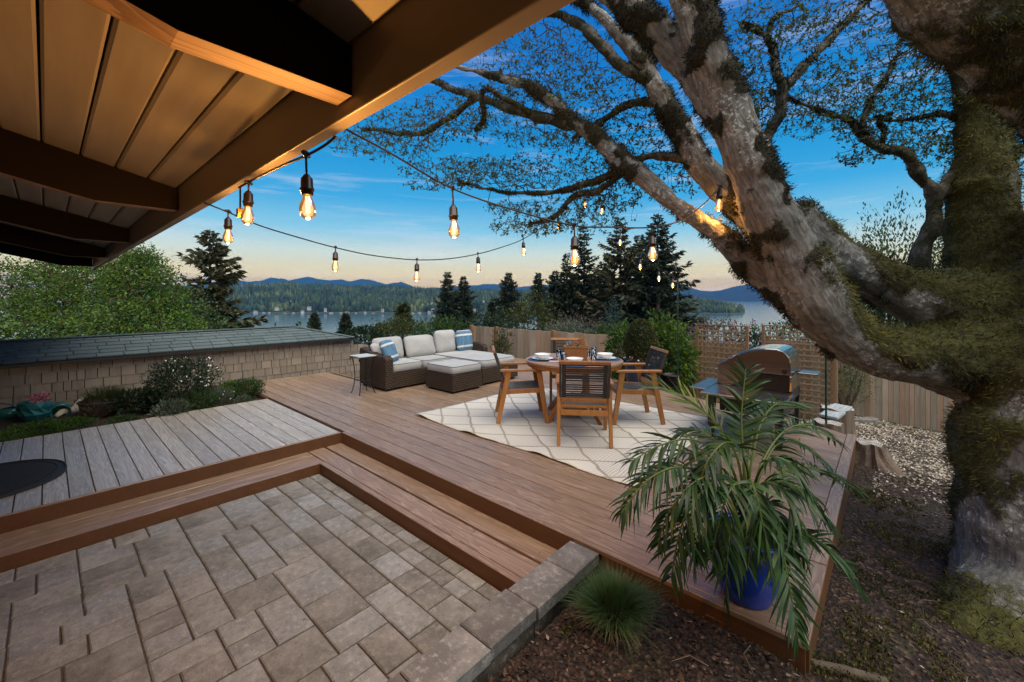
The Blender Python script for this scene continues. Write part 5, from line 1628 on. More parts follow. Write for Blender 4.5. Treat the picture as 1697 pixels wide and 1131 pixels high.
def shrub(name, label, cat, base, rx, ry, h, n, L, Wd, mat, seed=0, group=None, stems=5, up=0.5, flower=None, shell=0.5, lump=0.25, zc=0.5, droop=0.0, fill=True):
    r = np.random.default_rng(seed+100)
    s = thing(name, label, cat, base, 0, group)
    q = blob_pts(n, r, shell, lump, seed)
    c = np.array([0, 0, h*zc])
    P_ = q*np.array([rx, ry, h*0.5])+c
    P_[:, 2] = np.maximum(P_[:, 2], 0.01)
    D = unit(q)+r.normal(size=(n, 3))*0.55+np.array([[0, 0, up-droop]])
    V, Fq = leaves(P_, D, L*r.uniform(0.6, 1.25, n), Wd*r.uniform(0.7, 1.2, n), r=r)
    npmesh('foliage', V, Fq, mat, s, world=False)
    b = MB()
    for k in range(stems):
        a = r.uniform(0, 6.28); e = np.array([math.cos(a)*rx*0.6, math.sin(a)*ry*0.6, h*r.uniform(0.5, 0.85)])
        m0 = e*0.45+r.normal(size=3)*0.06*h; m0[2] = e[2]*0.5
        w = 0.010+0.018*h*0.5
        b.tube([(0, 0, -0.05), tuple(m0), tuple(e)], [w, w*0.7, w*0.25], 5)
    if stems: b.build('stem', M['wood_stem'], s)
    if flower:
        fm, fn, fs, side = flower
        q = blob_pts(fn*4, r, 0.92, lump, seed)
        q = q[(q[:, 2] > -0.1)][:fn]
        if side is not None: 
            q2 = q[(q @ np.array(side)) > 0.1]; q = q2 if len(q2) > 4 else q
        P_ = q*np.array([rx, ry, h*0.5])*1.03+c
        Pf = np.repeat(P_, 4, axis=0); Df = unit(np.repeat(unit(q), 4, axis=0)*0.6+r.normal(size=(len(Pf), 3)))
        V, Fq = leaves(Pf, Df, fs, fs*0.8, r=r)
        npmesh('blossom', V, Fq, fm, s, world=False)
    return s
def leafy_tree(name, label, base, top, clouds, n_per, leaf, mat, seed, trunk_r=0.12, group=None, per_end=8, r0=0.006):
    """clouds are (centre world Vector, rx, ry, rz, n points)"""
    r = np.random.default_rng(seed)
    t = thing(name, label, 'tree', base, 0, group)
    seeds = [tuple(base.lerp(top, k/12)+Vector((r.normal()*0.05, r.normal()*0.05, 0))) for k in range(13)]
    pts = []
    for (c, rx, ry, rz, n) in clouds:
        q = blob_pts(n, r, 0.3, 0.42, seed)
        pts.append(q*np.array([rx, ry, rz])+np.array(c))
    pts = np.concatenate(pts)
    N_, pr = grow(pts, seeds, 0.7, 0.12, r)
    V, Fq, cn_ = twig_mesh(N_, pr, len(seeds), r0, trunk_r, 4, 0.45)
    npmesh('limbs', V, Fq, M['wood_stem'], t)
    MB().tube(seeds, [trunk_r*(1-0.6*k/12) for k in range(13)], 8).build('trunk', M['wood_stem'], t, world=True)
    ok = np.where((pr >= 0) & (cn_ <= 8))[0]
    k = np.repeat(ok, per_end)
    dr = N_[k]-N_[pr[k]]
    P_ = N_[k]-dr*r.random((len(k), 1))+r.normal(size=(len(k), 3))*leaf*1.6
    D = unit(dr)*0.7+r.normal(size=(len(k), 3))*0.8+np.array([[0, 0, -0.1]])
    V, Fq = leaves(P_, D, leaf*r.uniform(0.6, 1.3, len(k)), leaf*0.55*r.uniform(0.7, 1.2, len(k)), r=r)
    o = npmesh('crown', V, Fq, mat, t); 
    return t, len(k)

# ---------------------------------------------------------------- leafy trees beyond the shed
def terr(u, d):
    p = px(u, 500, d); return Vector((p.x, p.y, tz(p.x, p.y)))
nl = 0
def cl_(u, v, d, ru, rv, n): return (px(u, v, d), ru*d/FOC, ru*d/FOC*0.8, rv*d/FOC, n)
x = leafy_tree('leafy_tree', 'broad green leafy tree left of the roof corner, beyond the shed', terr(120, 20), px(120, 470, 20),
           [cl_(60, 480, 20, 95, 62, 420), cl_(150, 470, 19, 90, 62, 420), cl_(30, 530, 18, 90, 45, 300), cl_(130, 540, 18, 90, 42, 300)], 0, 0.13, M['f_bright'], 3, 0.16, 'leafy trees beyond the shed', 22)
nl += x[1]
x = leafy_tree('leafy_tree', 'green leafy tree with loose outer sprigs between shed roof and tall fir', terr(235, 17), px(225, 470, 17),
           [cl_(215, 468, 17, 58, 48, 330), cl_(262, 500, 17, 52, 52, 300), cl_(205, 530, 16, 78, 42, 330), cl_(290, 545, 16, 45, 25, 140), cl_(235, 435, 17.5, 34, 22, 120)], 0, 0.115, M['f_bright'], 5, 0.13, 'leafy trees beyond the shed', 20)
nl += x[1]
x = leafy_tree('leafy_tree', 'darker green leafy tree tight against the foot of the tall fir', terr(300, 24), px(305, 530, 24),
           [cl_(305, 525, 24, 40, 38, 260), cl_(340, 552, 24, 50, 26, 160)], 0, 0.18, M['f_green'], 7, 0.14, 'leafy trees beyond the shed', 16)
nl += x[1]

# ---------------------------------------------------------------- conifers
M['fir_bark'] = mottled('fir_bark', (0.075, 0.050, 0.038), (0.17, 0.125, 0.10), 3, 0.95, (6, 6, 0.8), 0.4, 0.03)
def conifer(label, u, vt, hw, d, mat, seed, group='firs beyond the garden', vb=575, gaps=0.12, droop=0.25, dens=1.0, thin=1.0, taper=0.85):
    r = np.random.default_rng(seed)
    base = terr(u, d); top = px(u, vt, d)
    t = thing('fir_tree', label, 'tree', base, r.uniform(0, 6.28), group)
    H = top.z-base.z
    Rb = hw*d/FOC
    zb = max(0.03*H, (EYE-(vb-CY)*d/FOC)-base.z)          # lowest branches that matter
    MB().tube([(0, 0, -0.5), (0, 0, H*0.5), (0, 0, H*0.985)], [0.012*H+0.12, 0.008*H+0.06, 0.02], 7).build('trunk', M['fir_bark'], t)
    segV, segF = [], []
    P_, D_, L_ = [], [], []
    bm = MB()
    z = zb
    Hc = H-zb
    while z < H*0.985:
        f = (z-zb)/Hc
        R_ = Rb*(1-f)**taper*r.uniform(0.78, 1.12)+0.05
        nb = 5 if f < 0.85 else 4
        a0 = r.uniform(0, 6.28)
        for k in range(nb):
            if r.random() < gaps: continue
            a = a0+2*math.pi*k/nb+r.normal()*0.25
            Lb = R_*r.uniform(0.6, 1.18)
            rise = 0.35*f-droop*(1-f)+r.normal()*0.08
            dirv = np.array([math.cos(a), math.sin(a), 0])
            pts = []
            for s in (0, 0.35, 0.7, 1.0):
                pts.append(np.array([0, 0, z])+dirv*Lb*s+np.array([0, 0, Lb*(rise*s+0.16*s*s*(1 if f < 0.8 else 0))]))
            bm.tube([tuple(p) for p in pts], [0.012+0.012*Lb, 0.01+0.007*Lb, 0.006+0.004*Lb, 0.004], 3, cap=False)
            ns = int(max(5, 15*dens*Lb**0.55))
            for q in range(ns):
                s = 0.12+0.9*(q+r.random())/ns
                s = min(s, 1.0)
                i = min(2, int(s/0.34)); tt = (s-(0, 0.35, 0.7)[i])/(0.35, 0.35, 0.3)[i]
                p = pts[i]*(1-tt)+pts[i+1]*tt
                side = np.array([-dirv[1], dirv[0], 0])*(1 if q % 2 else -1)
                for m_ in range(2):
                    P_.append(p+r.normal(size=3)*0.02*Lb)
                    D_.append(dirv*r.uniform(0.3, 1.1)+side*r.uniform(0.2, 1.0)*(1.25-s)+np.array([0, 0, -0.22+r.normal()*0.28]))
                    L_.append((0.30+0.16*Lb*(1.15-0.6*s))*thin*r.uniform(0.7, 1.25))
        z += Hc*0.028*r.uniform(0.75, 1.2)*(1.0 if f < 0.7 else 0.8)
    bm.build('branches', M['fir_bark'], t)['kind'] = 'stuff'
    P_, D_, L_ = np.array(P_), np.array(D_), np.array(L_)*1.15
    V, Fq = leaves(P_, D_, L_, L_*0.34, r=r, fold=0.15)
    npmesh('needles', V, Fq, mat, t, world=False)
    return t, len(P_)
nc = 0
for spec in [
    ('tall fir with pale visible trunk and wide ragged boughs left of the lake view', 348, 376, 84, 36, 'f_needle_warm', 1, dict(gaps=0.36, droop=0.06, vb=560, dens=1.1, taper=0.95)),
    ('slim fir standing alone in front of the water, taller of a close pair', 742, 448, 31, 75, 'f_conifer', 2, dict(vb=545)),
    ('slim fir close against the right of its taller neighbour before the water', 768, 456, 28, 76, 'f_conifer', 3, dict(vb=540)),
    ('single small fir above the round garden shrub', 843, 450, 34, 80, 'f_conifer', 4, dict(vb=530)),
    ('thin small fir just left of the big fir group', 892, 449, 21, 82, 'f_conifer', 5, dict(vb=520)),
    ('leftmost low fir of the big dark group', 920, 446, 38, 62, 'f_conifer', 6, dict(vb=560)),
    ('narrow fir with a thin trunk second from left in the dark group', 940, 416, 40, 60, 'f_conifer', 7, dict(gaps=0.2)),
    ('tall fir in the dark group directly behind the nearest hanging bulb', 968, 372, 56, 62, 'f_conifer', 8, dict()),
    ('broad fir with upswept tips in the middle of the dark group', 1028, 356, 78, 56, 'f_needle_warm', 9, dict(gaps=0.2, droop=0.05)),
    ('largest fir of the dark group, reaching out over the lake at right', 1090, 350, 80, 52, 'f_conifer', 10, dict(gaps=0.12, droop=0.1)),
    ('ragged fir between the middle and the largest fir of the dark group', 1060, 385, 60, 60, 'f_conifer', 18, dict(gaps=0.15, droop=0.15)),
    ('bushy fir behind the narrow thin trunked one', 950, 452, 50, 64, 'f_conifer', 19, dict(vb=560)),
    ('short dense fir filling the back of the dark group', 1000, 430, 66, 66, 'f_conifer', 11, dict(vb=560)),
    ('short dense fir low behind the topiary pot', 1062, 445, 70, 66, 'f_conifer', 16, dict(vb=560)),
    ('tiny fir tip at the water edge left of the lake shrubs', 521, 516, 13, 60, 'f_conifer', 12, dict(vb=560)),
    ('tiny fir tip left of the yellow green shrub', 573, 517, 13, 55, 'f_conifer', 13, dict(vb=560)),
    ('ragged little pine rising out of the yellow green shrub', 668, 500, 20, 40, 'f_olive', 14, dict(vb=550, gaps=0.35)),
    ('small fir top left of the single fir, low over the shrubs', 815, 498, 14, 70, 'f_conifer', 15, dict(vb=540)),
    ('tiny slender fir tip behind the sofa', 632, 535, 9, 30, 'f_conifer', 17, dict(vb=565)),
]:
    label, u, vt, hw, d, mt, seed, kw = spec
    nc += conifer(label, u, vt, hw, d, M[mt], seed, **kw)[1]
print('leaf quads', nl, nc)

# ---------------------------------------------------------------- shrubs behind the fences
def shrub_px(label, u, vtop, vbot, hw, d, n, L, mat, seed, depth=None, **kw):
    zb = EYE-(vbot-CY)*d/FOC; zt = EYE-(vtop-CY)*d/FOC
    p = px(u, vbot, d)
    gz = tz(p.x, p.y)
    base = Vector((p.x, p.y, min(zb, gz+0.3)))
    h = zt-base.z
    rx = hw*d/FOC
    name = kw.pop('name', 'shrub'); cat = kw.pop('cat', 'shrub')
    return shrub(name, label, cat, base, rx, depth or rx, h, n, L, L*kw.pop('wr', 0.5), M[mat], seed, **kw)
shrub_px('dark clipped hedge mound at the right end of the shed', 602, 541, 585, 33, 15, 2600, 0.10, 'f_dark', 1, lump=0.1)
shrub_px('yellow green flowering shrub behind the left sofa cushions', 662, 528, 580, 46, 17, 3400, 0.12, 'f_olive', 2)
shrub_px('leafy shrub spilling over the low fence behind the sofa', 735, 527, 575, 70, 15, 3600, 0.11, 'f_green', 3, depth=1.0)
shrub_px('wide layered dark juniper above the cedar fence', 812, 517, 580, 62, 14.5, 4200, 0.10, 'f_dark', 4, depth=1.0, wr=0.3)
shrub_px('big round green shrub between juniper and fir group', 880, 492, 580, 55, 19, 5200, 0.13, 'f_olive', 5)
shrub_px('dull pink budded hedge below the dark firs', 955, 522, 570, 58, 15, 3400, 0.08, 'f_pink', 6, depth=0.9, wr=0.4)
shrub_px('grey green variegated shrub leaning over the fence top', 950, 535, 585, 78, 11.5, 4600, 0.07, 'f_grey', 7, depth=0.6, lump=0.3)
shrub_px('soft green shrub over the fence, right of the basket', 1012, 537, 590, 45, 11, 2600, 0.08, 'f_green', 8, depth=0.6)
shrub_px('small blue green pine behind the fence', 1015, 496, 560, 17, 24, 1500, 0.16, 'f_blue', 9, wr=0.25)
shrub_px('bright leafy bamboo like bush beside the topiary pot', 1098, 526, 668, 52, 8.0, 5200, 0.11, 'f_bright', 10, depth=0.42, wr=0.35, up=0.2, droop=0.25, shell=0.45)
shrub_px('bright leafy bush left of the topiary pot against the fence', 1030, 540, 640, 26, 8.1, 1700, 0.10, 'f_bright', 11, wr=0.38, up=0.2)
shrub_px('pale lilac hedge showing through the left lattice panel', 1185, 527, 610, 52, 10.5, 3200, 0.07, 'f_pink', 12, depth=0.6, flower=(M['fl_purple'], 40, 0.06, None))
shrub_px('green shrub with purple flower spikes behind the gap of the lattice panels', 1250, 536, 600, 22, 10.2, 1100, 0.07, 'f_green', 13, flower=(M['fl_purple'], 14, 0.07, None), up=0.8)
shrub_px('dark shrub with pale blossom behind the right lattice panel', 1330, 525, 630, 50, 11.2, 3000, 0.08, 'f_green', 14, flower=(M['fl_white'], 30, 0.04, None))
shrub_px('feathery light green shrub by the right fence behind the stumps', 1402, 560, 684, 40, 8.35, 1500, 0.07, 'f_bright', 15, depth=0.3, wr=0.22, up=0.9, shell=0.2, lump=0.4)
shrub_px('upright leafy shrub against the sky above the mossy limb', 1478, 345, 560, 68, 12.0, 4300, 0.13, 'f_green', 16, wr=0.35, up=1.0, shell=0.35, lump=0.35)
shrub_px('upright leafy shrub right of the thin bare branch', 1570, 375, 560, 52, 12.2, 3000, 0.13, 'f_green', 17, wr=0.35, up=1.0, shell=0.35, lump=0.35)
shrub_px('dark green shrub seen at the right edge behind the mossy trunk', 1700, 362, 560, 34, 12.5, 1700, 0.13, 'f_green', 18, wr=0.4, up=0.6)
shrub_px('dark shrub filling the opening between the two mossy limbs', 1440, 470, 640, 60, 10.9+1.2, 2600, 0.12, 'f_dark', 19)
shrub_px('low dark ferny plant at the foot of the right lattice panel', 1352, 655, 692, 22, 7.6, 700, 0.09, 'f_dark', 20, stems=0)
shrub_px('thin olive sapling between sofa arm and cedar fence', 832, 545, 612, 17, 10.2, 900, 0.09, 'f_olive', 21, wr=0.25, up=1.1, shell=0.15, lump=0.4)
# undergrowth on the falling slope
r = np.random.default_rng(77)
n = 60000
dd = r.uniform(13.5, 120, n)**1.0
uu = r.uniform(-250, 1950, n)
pp = np.stack([CA*(uu-CX)*dd/FOC-SA*dd, SA*(uu-CX)*dd/FOC+CA*dd], 1)
zz = np.array([tz(a, b) for a, b in pp])
P_ = np.concatenate([pp, (zz+r.random(n)**2*0.9)[:, None]], 1)
V, Fq = leaves(P_, r.normal(size=(n, 3))+np.array([[0, 0, 0.8]]), 0.09+0.006*dd, 0.055+0.0035*dd, r=r)
ug = npmesh('undergrowth', V, Fq, M['f_green']); tag(ug, 'dense green undergrowth covering the slope down to the lake', 'undergrowth', kind='stuff')
# lower woods that hide the near shore
n = 420
r = np.random.default_rng(78)
pts = []
for k in range(n):
    u, d = r.uniform(-300, 1950), r.uniform(70, 260)
    b = terr(u, d)
    hmax = (EYE-(545-CY)*d/FOC)-b.z
    h = min(r.uniform(8, 18), hmax)
    if h < 3: continue
    m_ = 170
    q = blob_pts(m_, r, 0.5, 0.3, k); pts.append(q*np.array([h*0.35, h*0.35, h*0.5])+np.array([b.x, b.y, b.z+h*0.5]))
P_ = np.concatenate(pts)
V, Fq = leaves(P_, r.normal(size=(len(P_), 3)), 0.9, 0.6, r=r)
o = npmesh('lower_woods', V, Fq, M['f_dark']); tag(o, 'dark woods on the lower slope above the lake', 'woods', kind='stuff')

# ================================================================ potted and bed plants
M['navy_glaze'] = mottled('navy_glaze', (0.010, 0.020, 0.045), (0.018, 0.035, 0.075), 4, 0.2, bump=0.02)
M['cobalt'] = mottled('cobalt_glaze', (0.006, 0.030, 0.26), (0.010, 0.055, 0.40), 5, 0.16, bump=0.02)
M['teal'] = mottled('teal_glaze', (0.010, 0.085, 0.095), (0.025, 0.16, 0.17), 6, 0.2, bump=0.03)
M['terracotta'] = mottled('dark_terracotta', (0.035, 0.022, 0.016), (0.075, 0.045, 0.03), 8, 0.7, bump=0.1)
M['soil'] = mottled('potting_soil', (0.012, 0.008, 0.005), (0.035, 0.022, 0.015), 40, 1.0, bump=0.5)
def pot(name, label, loc, prof, mat, soil_z, soil_r, n=32):
    p = thing(name, label, 'plant pot', loc)
    MB().lathe(prof, n).build('pot_body', mat, p, smooth=True)
    MB().lathe([(0.0005, soil_z+0.01), (soil_r*0.6, soil_z+0.008), (soil_r, soil_z)], n).build('soil', M['soil'], p)
    return p
def potprof(r0, r1, r2, h, t=0.018):
    """foot radius, belly radius, rim radius"""
    return [(0.0005, 0.0), (r0, 0.0), (r0*1.05, 0.01), (r1*0.97, h*0.35), (r1, h*0.6), (r2*0.98, h*0.92), (r2+0.008, h*0.95), (r2+0.008, h), (r2-t, h), (r2-t, h*0.9), (r2-t-0.01, h*0.84)]
# topiary
pl = px(1062, 640, 7.25); pl.z = 0.0
pot('plant_pot', 'dark navy pot holding the clipped topiary and pansies', pl, potprof(0.19, 0.27, 0.29, 0.43), M['navy_glaze'], 0.38, 0.27)
r = np.random.default_rng(5)
tp = thing('topiary', 'clipped egg shaped olive topiary in the navy pot', 'topiary', pl+Vector((0, 0, 0.43)))
n = 7000
q = unit(r.normal(size=(n, 3)))*(0.90+0.10*r.random((n, 1)))*(1+0.02*r.normal(size=(n, 1)))
taper = 1-0.20*(q[:, 2:3])
P_ = q*np.array([0.27, 0.27, 0.37])*np.concatenate([taper, taper, np.ones_like(taper)], 1)+np.array([0, 0, 0.36])
V, Fq = leaves(P_, q+r.normal(size=(n, 3))*0.5, 0.035, 0.02, r=r)
npmesh('foliage', V, Fq, M['f_olive'], tp, world=False)
MB().lathe([(0.001, 0.02), (0.17, 0.10), (0.245, 0.28), (0.235, 0.45), (0.17, 0.62), (0.001, 0.70)], 16).build('inner_foliage', M['f_dark'], tp)
MB().tube([(0, 0, -0.06), (0, 0, 0.1)], 0.025, 6).build('trunk', M['wood_stem'], tp)
pz = thing('pansies', 'white and maroon pansies along the rim of the navy pot', 'flowers', pl+Vector((0, 0, 0.40)))
n = 420
an = r.uniform(0, 6.28, n); rr = r.uniform(0.19, 0.29, n)
P_ = np.stack([np.cos(an)*rr, np.sin(an)*rr, r.uniform(0.0, 0.09, n)], 1)
V, Fq = leaves(P_, np.stack([np.cos(an), np.sin(an), 0.5+0*an], 1)+r.normal(size=(n, 3))*0.6, 0.05, 0.035, r=r); npmesh('foliage', V, Fq, M['f_green'], pz, world=False)
for mt, k in ((M['fl_white'], 26), (M['fl_purple'], 34), (M['fl_pink'], 10)):
    an = r.uniform(0, 6.28, k); rr = r.uniform(0.2, 0.30, k)
    c = np.stack([np.cos(an)*rr, np.sin(an)*rr, r.uniform(0.05, 0.13, k)], 1)
    P4 = np.repeat(c, 5, axis=0); D4 = r.normal(size=P4.shape)
    V, Fq = leaves(P4, D4, 0.032, 0.03, r=r); npmesh('blossom', V, Fq, mt, pz, world=False)
# black low bowl behind the right chair
p = px(1112, 633, 7.3); p.z = 0
pot('plant_pot', 'low black bowl planter on the deck behind the right chair', p, potprof(0.10, 0.15, 0.17, 0.20), M['black_steel'], 0.17, 0.15)

# ---------------------------------------------------------------- palm
pb = gr(1236, 985, 0.002); pb.z = 0.003
pot('plant_pot', 'cobalt blue glazed pot at the deck corner holding the palm', pb, potprof(0.115, 0.165, 0.175, 0.33), M['cobalt'], 0.29, 0.155)
palm = thing('potted_palm', 'large feathery palm in the cobalt pot at the deck corner', 'palm', pb+Vector((0, 0, 0.29)))
def frond(ctrl, nleaf, Lmax, wid, mat, seed, start=0.25, droop=0.5, upn=None):
    """ctrl: pixel points with depth along the midrib"""
    r = np.random.default_rng(seed)
    P_, R_ = spl([(*c, 1.0) for c in ctrl], 10)
    P_ = [Vector(p) for p in P_]
    n = len(P_)
    MB().tube(P_, [0.0065*(1-0.8*i/n)+0.0012 for i in range(n)], 5).build('midrib', M['f_palm_young'], palm, world=True)
    arr = np.array([tuple(p) for p in P_])
    V, Fq = [], []
    for k in range(nleaf):
        s = start+(1-start)*(k+0.5)/nleaf
        for side in (-1, 1):
            f = min(n-1.001, s*(n-1)+r.uniform(-0.15, 0.15)); i = int(f)
            p = arr[i]*(1-(f-i))+arr[i+1]*(f-i)
            t = arr[min(i+1, n-1)]-arr[max(i-1, 0)]; t = t/np.linalg.norm(t)
            up = np.array([0, 0, 1.0]) if upn is None else np.array(upn, float)
            sd = np.cross(t, up); sd = sd/(np.linalg.norm(sd)+1e-6); nn = np.cross(sd, t)
            prof = math.sin(math.pi*min(1, (0.16+0.80*(s-start)/(1-start))))**0.7
            if r.random() < 0.05: continue
            L = Lmax*(0.35+0.65*prof)*r.uniform(0.72, 1.18); dk = droop*r.uniform(0.45, 1.7)
            fw = 0.55+0.75*(s-start)/(1-start)
            d = sd*side*1.0+t*fw*r.uniform(0.75, 1.3)+nn*r.uniform(-0.05, 0.5)
            d = d/np.linalg.norm(d)
            w = wid*(0.6+0.4*prof)
            b0 = len(V)
            q = p.copy(); dd = d.copy()
            cr = np.cross(dd, nn+r.normal(size=3)*0.45); cr = cr/np.linalg.norm(cr)
            SEG = 5; curl = r.normal()*0.03
            for j in range(SEG+1):
                ww = w*0.5*(0.35, 0.95, 1.0, 0.85, 0.5, 0.04)[j]
                V.append(q-cr*ww); V.append(q+cr*ww)
                dd = dd+np.array([0, 0, -dk*0.16*(1+j*0.25)])+cr*curl; dd = dd/np.linalg.norm(dd)
                q = q+dd*L/SEG
            for j in range(SEG):
                Fq.append((b0+2*j, b0+2*j+1, b0+2*j+3, b0+2*j+2))
    o = npmesh('frond', V, Fq, mat, palm, smooth=True)
    return o
C0 = (1236, 868, 2.12)
FR = [
 ([C0, (1232, 760, 2.12), (1229, 690, 2.15), (1236, 612, 2.20)], 13, 0.17, 0.030, 'f_palm', 0.42, 0.35),
 ([C0, (1222, 760, 2.15), (1180, 695, 2.2), (1128, 655, 2.28), (1082, 640, 2.35)], 19, 0.21, 0.022, 'f_palm_young', 0.34, 0.12),
 ([C0, (1210, 770, 2.10), (1150, 730, 2.05), (1095, 738, 2.02), (1048, 764, 2.0)], 20, 0.20, 0.024, 'f_palm', 0.35, 0.8),
 ([C0, (1200, 800, 2.05), (1130, 775, 1.95), (1075, 795, 1.9), (1030, 850, 1.88)], 21, 0.21, 0.025, 'f_palm', 0.35, 1.0),
 ([C0, (1205, 815, 1.95), (1165, 815, 1.85), (1130, 870, 1.80), (1112, 958, 1.80)], 21, 0.20, 0.026, 'f_palm', 0.34, 1.0),
 ([C0, (1240, 800, 1.95), (1250, 810, 1.85), (1262, 860, 1.80), (1276, 930, 1.80)], 17, 0.19, 0.026, 'f_palm', 0.4, 1.0),
 ([C0, (1225, 830, 1.95), (1212, 870, 1.85), (1205, 930, 1.82), (1203, 1000, 1.84)], 15, 0.16, 0.026, 'f_palm', 0.42, 0.9),
 ([C0, (1262, 850, 1.95), (1290, 890, 1.85), (1308, 970, 1.78), (1322, 1058, 1.75)], 21, 0.20, 0.028, 'f_palm', 0.34, 0.6),
 ([C0, (1272, 860, 2.05), (1320, 880, 2.0), (1375, 910, 1.95), (1426, 975, 1.92)], 21, 0.18, 0.027, 'f_palm', 0.35, 0.6),
 ([C0, (1270, 800, 2.15), (1320, 775, 2.2), (1370, 782, 2.25), (1412, 806, 2.28)], 20, 0.20, 0.025, 'f_palm', 0.36, 0.7),
 ([C0, (1262, 770, 2.2), (1300, 715, 2.3), (1345, 705, 2.35), (1384, 730, 2.4)], 19, 0.20, 0.023, 'f_palm', 0.38, 0.7),
 ([C0, (1262, 810, 2.1), (1300, 800, 2.05), (1340, 825, 2.0), (1372, 866, 1.98)], 18, 0.19, 0.026, 'f_palm', 0.36, 0.8),
 ([C0, (1245, 770, 2.2), (1262, 700, 2.3), (1290, 668, 2.4), (1322, 672, 2.45)], 15, 0.19, 0.024, 'f_palm', 0.4, 0.6),
 ([C0, (1215, 780, 2.2), (1185, 730, 2.3), (1150, 712, 2.4), (1120, 722, 2.45)], 16, 0.18, 0.024, 'f_palm', 0.38, 0.7),
 ([C0, (1240, 790, 2.05), (1225, 745, 2.0), (1200, 735, 1.95), (1170, 770, 1.9), (1160, 820, 1.88)], 18, 0.19, 0.025, 'f_palm', 0.36, 0.9),
 ([C0, (1255, 790, 2.02), (1280, 760, 1.95), (1310, 770, 1.9), (1335, 810, 1.88)], 17, 0.19, 0.025, 'f_palm', 0.36, 0.9),
 ([C0, (1222, 815, 2.0), (1195, 790, 1.92), (1150, 800, 1.86), (1108, 850, 1.84), (1090, 905, 1.84)], 20, 0.17, 0.024, 'f_palm', 0.36, 0.9),
 ([C0, (1226, 810, 2.12), (1180, 765, 2.1), (1120, 752, 2.08), (1075, 790, 2.05)], 19, 0.18, 0.024, 'f_palm', 0.36, 0.9),
 ([C0, (1250, 822, 1.98), (1268, 800, 1.92), (1300, 815, 1.88), (1322, 870, 1.85), (1332, 920, 1.85)], 18, 0.18, 0.025, 'f_palm', 0.36, 0.9),
 ([C0, (1232, 815, 1.98), (1222, 800, 1.9), (1205, 822, 1.85), (1188, 880, 1.83), (1180, 925, 1.83)], 18, 0.17, 0.026, 'f_palm', 0.38, 0.9),
 ([C0, (1255, 800, 2.18), (1285, 740, 2.25), (1325, 735, 2.3), (1362, 765, 2.32)], 18, 0.18, 0.024, 'f_palm', 0.38, 0.8),
 ([C0, (1215, 800, 2.0), (1185, 790, 1.93), (1160, 835, 1.87), (1150, 900, 1.85), (1152, 935, 1.85)], 17, 0.16, 0.025, 'f_palm', 0.38, 0.9),
 ([C0, (1250, 840, 1.96), (1275, 835, 1.9), (1296, 880, 1.85), (1304, 935, 1.84)], 16, 0.16, 0.025, 'f_palm', 0.38, 0.9),
 ([C0, (1243, 830, 1.98), (1248, 830, 1.9), (1246, 870, 1.84), (1240, 940, 1.82)], 15, 0.16, 0.027, 'f_palm', 0.40, 0.9),
 ([C0, (1238, 780, 2.25), (1248, 715, 2.35), (1255, 690, 2.45), (1275, 680, 2.5)], 14, 0.17, 0.024, 'f_palm', 0.42, 0.7),
 ([C0, (1238, 800, 2.2), (1228, 752, 2.3), (1205, 728, 2.35), (1190, 735, 2.4)], 13, 0.17, 0.024, 'f_palm', 0.4, 0.8),
]
for i, (c, nlf, Lm, wd, mt, stt, dr) in enumerate(FR):
    frond(c, int(nlf*1.5), Lm*0.92, wd*0.60, M[mt], 50+i, stt, dr, upn=(0.1, -0.1, 1) if i else (0.35, -0.8, 0.4))

# ---------------------------------------------------------------- ornamental grass tuft
gp = gr(1018, 1046, -0.13)
gp.z = tz(gp.x, gp.y)
tf = thing('grass_tuft', 'round tuft of fine green ornamental grass in the mulch by the capstones', 'ornamental grass', gp)
def blades(n, R0, H, spread, wd, mat, seed, name, parent, zlo=0.0):
    r = np.random.default_rng(seed)
    an = r.uniform(0, 6.28, n); rr = R0*np.sqrt(r.random(n))
    b = np.stack([np.cos(an)*rr, np.sin(an)*rr, 0*an+zlo], 1)
    lean = (rr/R0)*spread+r.normal(size=n)*0.22
    h = H*r.uniform(0.55, 1.1, n)
    out = np.stack([np.cos(an+r.normal(size=n)*0.5), np.sin(an+r.normal(size=n)*0.5), 0*an], 1)
    V = np.empty((n, 7, 3)); sd = np.cross(out, np.array([0, 0, 1.0])); sd = unit(sd)
    for j, s in enumerate((0, 0.5, 0.8)):
        c = b+out*(h*lean*s**1.7)[:, None]+np.array([0, 0, 1.0])*(h*(s-0.22*s*s*np.clip(np.abs(lean), 0, 1.6)))[:, None]
        w = wd*(1.0, 0.9, 0.6)[j]
        V[:, 2*j] = c-sd*w/2; V[:, 2*j+1] = c+sd*w/2
    s = 1.0
    V[:, 6] = b+out*(h*lean)[:, None]+np.array([0, 0, 1.0])*(h*(1-0.30*np.clip(np.abs(lean), 0, 1.6)))[:, None]
    base = (np.arange(n)*7)[:, None, None]
    q = np.array([[0, 1, 3], [0, 3, 2], [2, 3, 5], [2, 5, 4], [4, 5, 6]])[None]
    return npmesh(name, V.reshape(-1, 3), (base+q).reshape(-1, 3), mat, parent, world=False)
blades(4600, 0.055, 0.215, 0.85, 0.0026, M['f_tuft'], 3, 'grass_blades', tf)
blades(700, 0.065, 0.16, 1.2, 0.0026, M['f_straw'], 4, 'dry_blades', tf)

